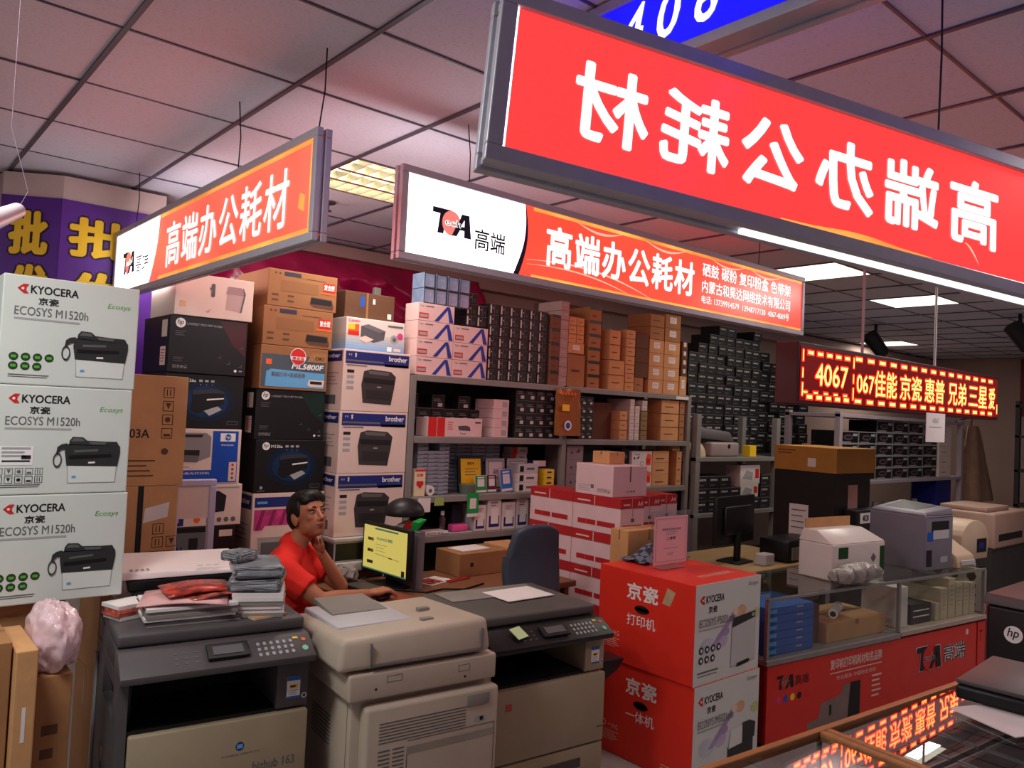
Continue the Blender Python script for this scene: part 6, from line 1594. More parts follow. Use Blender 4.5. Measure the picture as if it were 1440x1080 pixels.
def office_chair(label, x, y, rz, top_z, bz, w, m_, seat=.46):
    t = thing('office_chair', label, 'chair', (x, y, 0), None, rz)
    b = MB(); h = top_z - bz
    b.box(-w / 2, w / 2, -.02, .035, bz, top_z, m_, .02, 3)
    bmesh.ops.subdivide_edges(b.bm, edges=[e for e in b.bm.edges if e.calc_length() > .1], cuts=6, use_grid_fill=True)
    for v in b.bm.verts:
        f = (v.co.z - bz) / h; nar = 1 - .28 * max(0, f - .45) ** 1.6 * 2.2 - .25 * max(0, .25 - f)
        v.co.x *= nar; v.co.y += .10 * (v.co.x / w) ** 2 * -4 * -.35 + .03 * math.sin(f * 3.0)
        q_ = abs(v.co.x) / (w / 2)
        if f > .6: v.co.z -= .07 * h * q_ ** 3 * 3
    b.build('backrest', t, local=True, smooth=50)
    s = MB(); s.box(-.23, .23, .08, .52, seat - .07, seat, m_, .03, 3); s.build('seat', t, local=True, smooth=50)
    k = MB(); k.tube([(0, .03, bz + .1), (0, -.045, bz), (0, -.03, seat - .05), (0, .12, seat - .09)], .02, DARKP2); k.build('back_bracket', t, local=True, smooth=40)
    c = MB(); c.cyl((0, .3, .09), (0, .3, seat - .07), .028, DARKP2); c.build('column', t, local=True, smooth=40)
    for i in range(5):
        a = i * 2 * math.pi / 5 + .3; ex, ey = .28 * math.cos(a), .3 + .28 * math.sin(a)
        l = MB(); l.tube([(0, .3, .11), (ex * .6, .3 + (ey - .3) * .6, .09), (ex, ey, .065)], [.025, .02, .015], DARKP2); lg = l.build('leg', t, local=True, smooth=40)
        l = MB(); l.cyl((ex - .012, ey, .028), (ex + .012, ey, .028), .027, DARKP2, n=14); l.build('caster', lg, local=True, smooth=40)
CHM = mat('blue grey chair shell', (62, 68, 82), .55, var=.06)
office_chair('empty office chair with a rounded blue grey backrest in front of the desk', 2.87, 3.05, -.12, 1.155, .76, .36, CHM)
office_chair('dark chair the man in the red shirt sits on', 1.495, 3.855, -2.281, .62, .47, .30, DARKP, .405)

# ------------------------------------------------------------------ paper boxes
A4W = mat('white paper box card', (216, 186, 190), .55, var=.04); A4R = mat('red paper box lid', (176, 34, 40), .5, var=.06)
def a4(b, F, Fl, Ft, w, d, h):
    q = h * .74
    for (f, ww) in ((F, w), (Fl, d)):
        b.rect(f, 0, q, ww, h, A4R, 1); b.rect(f, ww * .46, q, ww * .475, h, PINKW, 2); b.rect(f, 0, q - h * .012, ww, q, GREYI, 1)
        b.rect(f, ww * .10, h * .82, ww * .38, h * .86, PINKW, 2)
    b.text(F, 'A4', w * .70, h * .79, w * .92, h * .93, PINKW, 2, bold=.02); b.rect(F, w * .10, h * .14, w * .88, h * .28, A4R, 1); b.rect(F, w * .47, h * .14, w * .49, h * .28, A4W, 2); b.rect(F, w * .44, h * .36, w * .58, h * .46, GREYI, 1); b.rect(F, w * .50, h * .5, w * .515, q, GREYI, 1)
    b.rect(Fl, d * .12, h * .18, d * .50, h * .32, A4R, 1); b.rect(Fl, d * .53, h * .18, d * .90, h * .32, A4R, 1); b.rect(Fl, d * .30, h * .19, d * .302, h * .31, PINKW, 2)
    b.rect(Ft, 0, 0, w, d, A4R, 1)
PW, PD, PH = .212, .385, .213
pa = local_box('paper_box', PW, PD, PH - .001, A4W, a4)
it = []; zt0 = 1.272
for r in range(6):
    z = zt0 - (r + 1) * PH
    if z < -.01: z = .001
    lvl = ['top', 'second', 'third', 'fourth', 'fifth', 'bottom'][r]
    it.append(((3.46 + PW / 2, 3.01 + PD / 2, z), 'white paper box with red lid, %s layer, front corner of the stack by the chair' % lvl, 0))
    it.append(((3.46 + PW / 2, 3.01 + PD * 1.5 + .004, z), 'white paper box with red lid, %s layer, behind the front corner by the shelving' % lvl, 0))
    it.append(((3.46 + PW * 1.5 + .004, 3.06 + PD / 2, z), 'white paper box with red lid, %s layer, second along the front' % lvl, 0))
    it.append(((3.46 + PW * 2.5 + .008, 3.10 + PD / 2, z), 'white paper box with red lid, %s layer, farthest along the front' % lvl, 0))
it = [(l, s, z) for (l, s, z) in it if l[2] > -.02]
# keep the lowest layer on the floor
spots(pa, it, 'paper box', 'boxes of copy paper')
def wb(b, F, Fl, Ft, w, d, h):
    b.rect(F, w * .48, h * .48, w * .52, h, GREYI, 1); b.text(F, '一次成像', w * .30, h * .14, w * .66, h * .22, GREYI, 1); arrows(b, Fl, d * .60, h * .12, h * .12, 4, GREYI); lines(b, Fl, d * .08, d * .42, h * .30, 4, h * .06, h * .02, LIGHTI); b.rect(Fl, d * .42, h * .22, d * .50, h * .34, GREYI, 1)
carton('white_carton', 'plain pinkish white carton on top of the paper boxes', 'box', 3.47, 3.77, 3.08, 3.39, 1.273, 1.455, A4W, wb, None, -.02)
carton('brown_carton', 'small brown carton standing on the white carton, against the shelving', 'box', 3.58, 3.72, 3.22, 3.36, 1.456, 1.53, KRAFT2, plain, None)
# things in front of the paper boxes
carton('brown_carton', 'brown carton in front of the paper boxes, behind the red printer box', 'box', 3.375, 3.74, 2.872, 3.003, .90, 1.115, KRAFT2, plain, 'cartons in front of the paper boxes')
carton('brown_carton', 'brown carton under another in front of the paper boxes', 'box', 3.38, 3.745, 2.872, 3.004, .45, .899, KRAFT, plain, 'cartons in front of the paper boxes')
carton('brown_carton', 'lowest brown carton on the floor between the red boxes and the paper boxes', 'box', 3.38, 3.745, 2.872, 3.004, 0, .449, KRAFT, plain, 'cartons in front of the paper boxes')
def plaid():
    from mathutils import noise
    m_ = bpy.data.materials.new('blue plaid cloth'); m_.use_nodes = True; nt = m_.node_tree; bs = nt.nodes['Principled BSDF']; bs.inputs['Roughness'].default_value = .9
    tc = nt.nodes.new('ShaderNodeTexCoord'); ck = nt.nodes.new('ShaderNodeTexChecker'); ck.inputs['Scale'].default_value = 26
    ck.inputs['Color1'].default_value = (.03, .035, .06, 1); ck.inputs['Color2'].default_value = (.17, .19, .26, 1)
    nt.links.new(tc.outputs['Object'], ck.inputs['Vector']); nt.links.new(ck.outputs['Color'], bs.inputs['Base Color'])
    b = MB(); n = 28; V = []
    for j in range(n + 1):
        row = []
        for i in range(n + 1):
            u, v = i / n, j / n; x = 3.50 + .40 * u; y = 2.885 + .17 * v - .06
            r = math.hypot(u - .55, v - .5)
            z = .966 + .12 * max(0, 1 - r * 1.7) ** 1.0 + .018 * noise.noise(Vector((x * 14, y * 14, 1)))
            row.append(b.bm.verts.new((x, y, z)))
        V.append(row)
    for j in range(n):
        for i in range(n): b.face([V[j][i], V[j][i + 1], V[j + 1][i + 1], V[j + 1][i]], m_)
    o = b.build('plaid_cloth', loc=(3.7, 2.9, .96), smooth=60); s = o.modifiers.new('thickness', 'SOLIDIFY'); s.thickness = .006; s.offset = 1
    tag(o, 'crumpled blue plaid cloth on the back edge of the upper red printer box', 'cloth')
    o.location = (3.50, 2.765, .963)
plaid()
# ------------------------------------------------------------------ on the glass counter
def open_box():
    c = on_counter(1.02, .24); t = thing('white_device', 'white box-shaped device with green windows and a raised tan flap on the glass counter', 'device', c, None, -.125)
    W = mat('glossy white casing', (214, 204, 198), .3, var=.03); w, d, h = .56, .24, .22
    b = MB(); b.box(-w / 2, w / 2, -d / 2, d / 2, 0, h, W, .012, 3)
    b.hexa([(-w / 2, -d / 2, h), (w / 2, -d / 2, h), (w / 2, d / 2, h), (-w / 2, d / 2, h), (-w / 2 + .04, d / 2 - .10, h + .07), (w / 2 - .04, d / 2 - .10, h + .07), (w / 2 - .04, d / 2, h + .07), (-w / 2 + .04, d / 2, h + .07)], W, .006)
    F = Face((-w / 2, -d / 2, 0), (1, 0, 0), (0, 0, 1)); Fl = Face((-w / 2, d / 2, 0), (0, -1, 0), (0, 0, 1))
    GW = mat('dark green window', (22, 66, 28), .2, var=0)
    b.rect(F, .06, .13, .16, .20, GW, 1); b.rect(F, .50, .03, .55, .19, GW, 1); b.fpoly(F, [(.40, .12), (.43, .15), (.46, .12), (.43, .09)], GREYI, 1)
    b.build('casing', t, local=True, smooth=30)
    f = MB(); f.box(-w / 2 + .05, w / 2 - .04, d / 2 - .012, d / 2 - .006, h + .07, h + .13, KRAFT2); f.build('flap', t, local=True)
open_box()
def bubble():
    from mathutils import noise
    m_ = mat('clear bubble wrap', (150, 146, 140), .15, var=.2, scale=30, bump=.6, bscale=60, spec=.8)
    b = MB(); n = 26; pts = [(-.25 + .5 * i / n, .02 * math.sin(i), .062) for i in range(n + 1)]
    rr = [.062 * (math.sin(math.pi * min(1, max(.02, i / n))) ** .35) for i in range(n + 1)]
    b.tube(pts, rr, m_, 20)
    for v in b.bm.verts: v.co += Vector((0, noise.noise(v.co * 40), noise.noise(v.co * 40 + Vector((5, 5, 5))))) * .010; v.co.z = max(v.co.z, .001)
    o = b.build('bubble_wrap', smooth=60); o.location = on_counter(.86, .04, .8125); o.rotation_euler = (0, 0, -.05)
    tag(o, 'rolled clear bubble wrap lying on the counter before the white device', 'bubble wrap')
bubble()
def grey_laser():
    c = on_counter(1.86, .27); t = thing('laser_printer', 'tall grey laser printer with a reddish lit top on the glass counter', 'printer', c, None, -.125)
    G = mat('slate grey printer plastic', (120, 116, 128), .4, var=.04); w, d, h = .36, .40, .37
    b = MB(); b.box(-w / 2, w / 2, -d / 2, d / 2, 0, h, G, .012, 3)
    b.hexa([(-w / 2, -d / 2, h), (w / 2, -d / 2, h), (w / 2, d / 2, h), (-w / 2, d / 2, h), (-w / 2 + .02, -d / 2 + .02, h + .02), (w / 2 - .01, -d / 2 + .01, h + .045), (w / 2 - .01, d / 2 - .02, h + .06), (-w / 2 + .02, d / 2 - .02, h + .02)], G, .006)
    F = Face((-w / 2, -d / 2, 0), (1, 0, 0), (0, 0, 1))
    b.rect(F, .08, .24, .30, .33, INK, 1); b.rect(F, .10, .21, .30, .27, LGREYP, 2); b.rect(F, .03, .20, .10, .26, BLUEI, 2); b.rect(F, .02, .03, .09, .14, INK, 1); b.rect(F, .20, .05, .29, .09, LIGHTI, 1); b.rect(F, .02, .355, .34, .358, INK, 1)
    b.build('body', t, local=True, smooth=30)
    q = MB(); q.hexa([(-.10, -.10, h + .022), (.15, -.10, h + .045), (.15, .14, h + .058), (-.10, .14, h + .022), (-.10, -.10, h + .028), (.15, -.10, h + .051), (.15, .14, h + .064), (-.10, .14, h + .028)], DARKP2); q.build('output_slot', t, local=True)
grey_laser()
def label_printer():
    B = mat('warm beige printer plastic', (190, 168, 144), .4, var=.04)
    t = thing('label_printer', 'low beige receipt printer between the grey laser printer and the arched one', 'printer', on_counter(2.19, .14), None, -.125)
    b = MB(); b.hexa([(-.13, -.10, 0), (.13, -.10, 0), (.13, .12, 0), (-.13, .12, 0), (-.12, -.08, .08), (.12, -.08, .08), (.10, .11, .20), (-.10, .11, .20)], B, .012); b.build('body', t, local=True, smooth=30)
    q = MB(); q.box(-.09, .09, -.105, -.095, .02, .05, LGREYP); q.build('paper_slot', t, local=True)
    t = thing('label_printer', 'arched beige printer with a dark square opening at the right end of the counter', 'printer', on_counter(2.62, .36), None, -.125)
    F = Face((-.20, -.16, 0), (1, 0, 0), (0, 0, 1)); b = MB()
    pts = [(0, 0), (.38, 0), (.40, .12)] + [(.20 + .20 * math.cos(a), .14 + .15 * math.sin(a)) for a in [i * math.pi / 12 for i in range(1, 12)]] + [(0, .12)]
    b.prism(F, pts, .34, B, .006); b.build('body', t, local=True, smooth=40)
    q = MB(); q.box(.02, .16, -.163, -.158, .05, .15, DARKP2); q.rect(Face((.02, -.163, .05), (1, 0, 0), (0, 0, 1)), .03, .03, .10, .07, NAVYI, 1); q.build('opening', t, local=True)
label_printer()
def far_printer():
    B = mat('dusty beige printer plastic', (170, 140, 124), .5, var=.05)
    t = thing('laser_printer', 'wide beige printer cut off by the right edge, behind the arched one', 'printer', (7.85, 2.55, 0))
    MB().box(7.42, 8.32, 2.35, 2.85, 0, .78, DSTEEL).build('stand', t)
    b = MB(); b.box(7.42, 8.3, 2.33, 2.8, .78, 1.08, B, .02, 3); b.rect(Face((7.42, 2.33, .78), (1, 0, 0), (0, 0, 1)), .1, .06, .7, .12, INK, 1); b.build('body', t, smooth=30)
    MB().box(7.45, 8.0, 2.40, 2.78, 1.08, 1.12, B, .012).build('lid', t, smooth=30)
far_printer()
o = carton('floral_box', 'white panel with brown flower print at the right end of the counter', 'panel', 0, .05, 0, .40, 0, .30, WCARD, lambda b, F, Fl, Ft, w, d, h: [b.disc(Fl, d * (.2 + .3 * (i % 3)) , h * (.15 + .22 * (i // 3)), .035, KRAFTD if i % 2 else TR, 1, n=7) for i in range(12)])
o.location = on_counter(2.41, .23, .484); o.rotation_euler = (0, 0, -.125)
FP_ = MB(); FP_.box(-.03, .62, -.22, .32, 0, .482, mat('dark red counter body', (120, 24, 22))); o2 = FP_.build('counter_end'); o2.location = on_counter(2.41, .23, 0.001); o2.rotation_euler = (0, 0, -.125); tag(o2, 'dark red end block under the flowered panel', 'block')

# desk behind the counter with a dark screen
def desk_two():
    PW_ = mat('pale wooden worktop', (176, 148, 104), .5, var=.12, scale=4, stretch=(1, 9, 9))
    t = thing('desk', 'pale wooden desk behind the glass counter with a dark screen on it', 'desk', (5.0, 3.2, 0))
    MB().box(4.30, 5.70, 2.92, 3.62, .72, .75, PW_, .005).build('desk_top', t)
    b = MB(); b.box(4.32, 5.68, 2.95, 2.97, .45, .72, mat('darker desk apron', (120, 96, 64), .6)); b.disc(Face((4.32, 2.95, .45), (1, 0, 0), (0, 0, 1)), .35, .16, .025, INK, 1, n=12); b.build('apron', t)  # apron in a darker brown than the worktop
    for x in (4.35, 5.65):
        for y in (2.99, 3.58): MB().box(x - .025, x + .025, y - .025, y + .025, 0, .72, DSTEEL).build('leg', t)
desk_two()
monitor('computer_monitor', 'dark screen seen from behind on the pale desk', (4.93, 3.22, 1.05), .56, .34, math.pi + .10, False, zb=.7505)
def office_printer():
    t = thing('inkjet_printer', 'black flat printer with a grey front plate on the pale desk', 'printer', (5.42, 3.12, .751))
    b = MB(); b.box(5.24, 5.68, 2.96, 3.20, .751, .91, DARKP2, .015, 3); b.build('body', t, smooth=30)
    MB().box(5.28, 5.50, 2.952, 2.962, .77, .86, mat('dull grey plate', (128, 122, 116), .5)).build('front_plate', t)
    MB().tube([(5.40, 2.95, .86), (5.44, 2.94, .90), (5.50, 2.95, .89)], .004, LIGHTI).build('cable', t)
office_printer()
q = MB(); q.box(-.06, .06, -.045, .045, 0, .08, LGREYP, .01); o = q.build('desk_phone'); o.location = (5.04, 3.03, .7505); tag(o, 'small white grey box between the dark screen and the black printer', 'box')
# black cabinet with a carton on it
def cabinet():
    t = thing('cabinet', 'tall black cabinet with a white notice, carrying a brown carton', 'cabinet', (6.05, 3.14, 0))
    b = MB(); b.box(5.76, 6.36, 2.90, 3.40, 0, 1.39, mat('black cabinet steel', (34, 28, 30), .5, var=.08), .006); b.build('body', t)
    F = Face((5.76, 3.40, 0), (0, -1, 0), (0, 0, 1)); q = MB(); q.lay = .002
    q.rect(F, .14, .88, .30, 1.13, PAPER, 1); lines(q, F, .16, .28, 1.08, 4, .045, .008, GREYI, 2); q.build('notice', t)
    q = MB(); q.lay = .002; F = Face((5.76, 2.90, 0), (1, 0, 0), (0, 0, 1)); q.rect(F, .22, 1.06, .38, 1.30, mat('pink note', (196, 150, 140), .7), 1); q.build('notice', t)
    q = MB(); q.box(5.90, 6.34, 2.78, 2.899, .70, 1.12, DARKP2, .01); q.build('drawer_unit', t)
    q = MB(); q.lay = .002; F = Face((5.90, 2.78, .7), (1, 0, 0), (0, 0, 1)); q.rect(F, .04, .32, .42, .40, PAPER, 1); q.text(F, '4020', .08, .335, .18, .385, INK, 2, bold=.02); q.rect(F, .32, .33, .40, .39, REDI, 2); q.build('name_plate', t)
cabinet()
carton('brown_carton', 'wide brown carton lying on the black cabinet behind the red display', 'box', 5.75, 6.40, 2.88, 3.40, 1.392, 1.585, mat('ochre carton', (176, 124, 54), .7, var=.06), lambda b, F, Fl, Ft, w, d, h: (b.rect(Fl, d * .55, h * .2, d * .68, h * .55, PAPER, 1), lines(b, Fl, d * .06, d * .35, h * .8, 2, h * .12, h * .04, KRAFTD)))

# racks of black cartons at the back right
def rack(name, label, x0, x1, y0, y1, boards, top, m_=STEEL, posts=True):
    t = thing(name, label, 'rack', ((x0 + x1) / 2, (y0 + y1) / 2, 0))
    for z in boards: MB().box(x0, x1, y0, y1, z - .035, z, m_, .003).build('shelf_board', t)
    for x in (x0 + .03, x1 - .03):
        for y in (y0 + .03, y1 - .03): MB().box(x - .03, x + .03, y - .028, y + .028, 0, top, m_, .003).build('post', t)
    return t
rack('metal_rack', 'grey metal rack with printers on its board, right of the shelving', 5.34, 6.62, 3.86, 4.28, [1.445, .98, .4], 1.80)
rack('metal_rack', 'deep rack at the back wall carrying the towers of black cartons', 5.90, 9.15, 4.38, 5.15, [1.43, .98, .3], 1.429, DSTEEL)
G3 = 'black cartons in the towers at the back right'
tE = local_box('toner_box', .142, .22, .094, TN, toner_c)
block(tE, 5.95, .150, 8, 1.431, .0955, 12, 4.52, 'in the near tower', 'black carton with pale marks', 'toner box', G3, rows=[10, 11, 12, 13, 13, 12, 12, 13], jit=.03)
tF = local_box('toner_box', .19, .25, .108, TN, toner_c)
block(tF, 7.22, .20, 7, 1.431, .110, 9, 4.80, 'in the far tower', 'black carton with pale marks', 'toner box', G3, rows=[10, 10, 10, 9, 9, 8, 7], jit=.08)
tG = local_box('toner_box', .15, .22, .10, TN, toner_c)
block(tG, 5.42, .158, 7, .981, .102, 3, 4.0, 'under the printer board', 'black carton with pale marks', 'toner box', G3, rows=[3, 3, 3, 2, 1, 1, 3])
def red_back_box(label, x0, x1, z0, z1, dr):
    carton('toner_carton', label, 'box', x0, x1, 3.90, 4.05, z0, z1, WCARD, dr, 'white boxes under the printer board', 0, .002)
def photo_box(b, F, Fl, Ft, w, d, h): b.fpoly(F, [(w * .1, h * .3), (w * .6, h * .2), (w * .65, h * .6), (w * .3, h * .75)], LIGHTI, 1); b.rect(F, w * .75, h * .3, w * .95, h * .8, REDI, 1)
red_back_box('upper white box with a grey and red picture, right under the printer board', 6.05, 6.36, 1.205, 1.37, photo_box)
red_back_box('lower white box with a grey and red picture in the metal rack', 6.05, 6.34, 1.086, 1.204, photo_box)
bpy.data.objects['toner_carton'].location.z = 1.29 - .085
bpy.data.objects['toner_carton.001'].location.z = 1.087
# printers on the board
def rack_printers():
    t = thing('laser_printer', 'silver and black printer with a raised lid on the metal rack', 'printer', (5.75, 4.05, 1.446))
    G = mat('silver printer plastic', (150, 136, 134), .4)
    b = MB(); b.box(5.60, 6.02, 3.90, 4.22, 1.446, 1.57, G, .02, 3); b.build('body', t, smooth=30)
    b = MB(); b.hexa([(5.42, 3.93, 1.60), (6.0, 3.93, 1.571), (6.0, 4.20, 1.571), (5.42, 4.20, 1.60), (5.48, 3.95, 1.70), (5.95, 3.95, 1.66), (5.95, 4.18, 1.66), (5.48, 4.18, 1.70)], DARKP, .02); b.build('lid', t, smooth=30)
    q = MB(); q.disc(Face((5.60, 3.899, 1.446), (1, 0, 0), (0, 0, 1)), .26, .09, .02, DARKP2, 1); q.build('badge', t)
    b = MB(); b.ball((5.48, 3.99, 1.446), (.12, .09, .135), mat('dusty ivory shell', (196, 176, 150), .4), 24, 14)
    for v in b.bm.verts: v.co.z = max(v.co.z, 1.4465)
    tag(b.build('helmet', loc=(5.48, 3.99, 1.446), smooth=50), 'ivory rounded shell in front of the silver printer on the rack', 'shell')
    carton('yellow_box', 'small yellow box at the right of the metal rack board', 'box', 6.22, 6.32, 3.92, 4.0, 1.446, 1.545, YELLOWI, None)
rack_printers()
rack('metal_rack', 'pale rack behind the red display with rows of black printed cartons', 7.35, 10.5, 3.66, 4.25, [1.215, .72, 1.88], 1.90, mat('pale lilac rack steel', (170, 156, 164), .5, .1))
def mfpbox(b, F, Fl, Ft, w, d, h):
    b.frame(F, 0, 0, w, h, w * .02, LIGHTI, 1); b.disc(F, w * .45, h * .5, w * .25, mat('mauve print', (92, 70, 76), .5, var=0), 1, ry=h * .24); b.rect(F, w * .3, h * .42, w * .62, h * .6, INK, 2); b.rect(F, w * .7, h * .62, w * .94, h * .82, LIGHTI, 1); b.rect(F, w * .1, h * .1, w * .6, h * .16, LIGHTI, 1)
tH = local_box('printer_carton', .385, .30, .122, BLACKC, mfpbox)
block(tH, 7.45, .395, 6, 1.217, .124, 4, 3.86, 'on the pale rack', 'black printed carton', 'box', 'black printed cartons on the pale rack', rows=[4, 4, 5, 5, 5, 4])
for r in range(5): carton('pink_carton', 'pale pink carton at the right of the pale rack, %s row up' % ORD[r], 'box', 9.86, 10.22, 3.70, 3.95, 1.217 + r * .12, 1.217 + r * .12 + .119, PINKW, lambda b, F, Fl, Ft, w, d, h: b.rect(F, w * .2, h * .4, w * .6, h * .5, LIGHTI, 1), 'pale pink cartons on the pale rack', 0, .002)
BOT = [(60, 60, 70), (140, 40, 40), (50, 80, 120), (60, 90, 130), (70, 100, 120), (150, 140, 60), (110, 50, 70), (60, 70, 80)]
for i in range(8):
    b = MB(); m_ = mat('dim bottle %d' % i, BOT[i], .35, var=0); b.cyl((0, 0, 0), (0, 0, .17), .075, m_, n=14); b.cyl((0, 0, .17), (0, 0, .20), .075, m_, r1=.03, n=14); b.cyl((0, 0, .20), (0, 0, .24), .03, LIGHTI, n=10)
    o = b.build('ink_bottle', smooth=40); o.location = (7.75 + .25 * i, 3.82, .7215); tag(o, 'dim ink bottle on the lower board of the pale rack, %s from the left' % ORD[i], 'bottle', 'ink bottles on the pale rack')
carton('blue_carton', 'dark blue carton under the pink cartons at the pale rack post', 'box', 9.86, 10.3, 3.72, 4.0, .7215, 1.17, mat('deep blue carton', (24, 34, 120), .5), None)
def coat():
    from mathutils import noise
    t = thing('coat', 'beige coat hanging right of the pale rack post', 'coat', (11.0, 3.75, .85))
    m_ = mat('beige coat cloth', (150, 118, 96), .9, var=.12); b = MB(); n = 24; V = []
    for j in range(n + 1):
        v = j / n; row = []
        for k in range(24):
            a = 2 * math.pi * k / 24; w = .12 + .32 * v ** .7; d = .06 + .10 * v
            f = 1 + .16 * math.sin(a * 6 + v * 2)
            row.append(b.bm.verts.new((11.0 + .12 * v + w * math.cos(a) * f, 3.75 + d * math.sin(a) * f, 1.84 - .95 * v)))
        V.append(row)
    for j in range(n):
        for k in range(24):
            l = (k + 1) % 24; b.face([V[j][k], V[j + 1][k], V[j + 1][l], V[j][l]], m_)
    b.build('cloth', t, smooth=60)
    MB().tube([(11.0, 3.75, 1.83), (11.0, 3.75, 1.90), (11.03, 3.75, 1.93), (10.95, 3.75, 1.95), (10.5, 3.76, 1.885)], .008, RUBBER).build('hanger', t)
coat()
rack('metal_rack', 'dark rack at the far right edge filled with small boxes', 11.8, 13.8, 3.0, 3.5, [.35, .85, 1.30, 1.75, 2.15], 2.2, DSTEEL)
tI = local_box('small_box', .22, .2, .16, mat('dim brown box', (78, 62, 58), .6, var=.2), lambda b, F, Fl, Ft, w, d, h: b.rect(F, w * .2, h * .3, w * .7, h * .7, GREYI, 1))
it = []
for li, z in enumerate((.851, 1.301, 1.751)):
    for c in range(7): it.append(((11.98 + .27 * c, 3.13, z), 'dim small box on the far right rack, %s board up, %s from the left' % (ORD[li + 1], ORD[c]), 0))
spots(tI, it, 'box', 'small boxes on the far right rack')
q = MB(); q.box(13.86, 13.895, 2.6, 4.05, 2.05, 2.93, mat('maroon wall panel', (112, 18, 30), .5)); structure(q.build('trim_2'))

# cameras, sprinkler, tube
def cam_dome(px, py, z, label):
    p = at_z(px, py, z); t = thing('security_camera', label, 'camera', (p.x, p.y, CEIL), 'black cameras under the far ceiling')
    MB().tube([(p.x, p.y, CEIL), (p.x, p.y, z + .10), (p.x - .06, p.y + .02, z + .08)], .018, DARKP2).build('bracket', t)
    b = MB(); b.cyl((p.x - .10, p.y + .03, z + .10), (p.x + .06, p.y - .06, z - .10), .09, DARKP2, r1=.075, n=18); b.build('body', t, smooth=40)
    MB().cyl((p.x + .061, p.y - .0606, z - .101), (p.x + .075, p.y - .068, z - .118), .055, INK, n=16).build('lens', t, smooth=40)
cam_dome(1231, 484, 2.72, 'black camera hanging beside the farthest ceiling light')
cam_dome(1434, 474, 2.72, 'black camera hanging at the right edge below the large red sign')
def sprinkler():
    t = thing('sprinkler', 'dark sprinkler head on the ceiling between the small signs', 'sprinkler', (2.16, 4.28, CEIL))
    b = MB(); b.cyl((2.16, 4.28, CEIL - .008), (2.16, 4.28, CEIL), .045, DARKP, n=20); b.build('rose', t)
    b = MB(); b.cyl((2.16, 4.28, CEIL - .05), (2.16, 4.28, CEIL - .008), .010, DARKP, n=10); b.cyl((2.16, 4.28, CEIL - .055), (2.16, 4.28, CEIL - .05), .025, DARKP, n=12); b.build('head', t)
sprinkler()
def tube_lamp():
    a = at_z(-30, 322, 2.30); p = at_z(24, 293, 2.36)
    d = Vector((p.x - a.x, p.y - a.y, p.z - a.z))
    a = Vector(at_x(-40, 322, .14)); p = Vector(at_x(24, 296, .30))
    t = thing('tube_lamp', 'unlit white tube lamp hanging at the left edge by the purple banner', 'lamp', tuple((a + p) / 2))
    MB().cyl(a, p, .018, mat('white tube glass', (226, 206, 210), .3, var=0), n=16).build('tube', t, smooth=40)
    MB().cyl(p, p + (p - a).normalized() * .02, .016, LIGHTI, n=14).build('cap', t, smooth=40)
    MB().tube([p, p + Vector((.02, 0, .05)), p + Vector((-.02, .02, .2)), (p.x - .02, p.y + .02, CEIL)], .0007, mat('thin lilac wire', (130, 110, 124), .5, var=0), 5).build('wire', t)
tube_lamp()

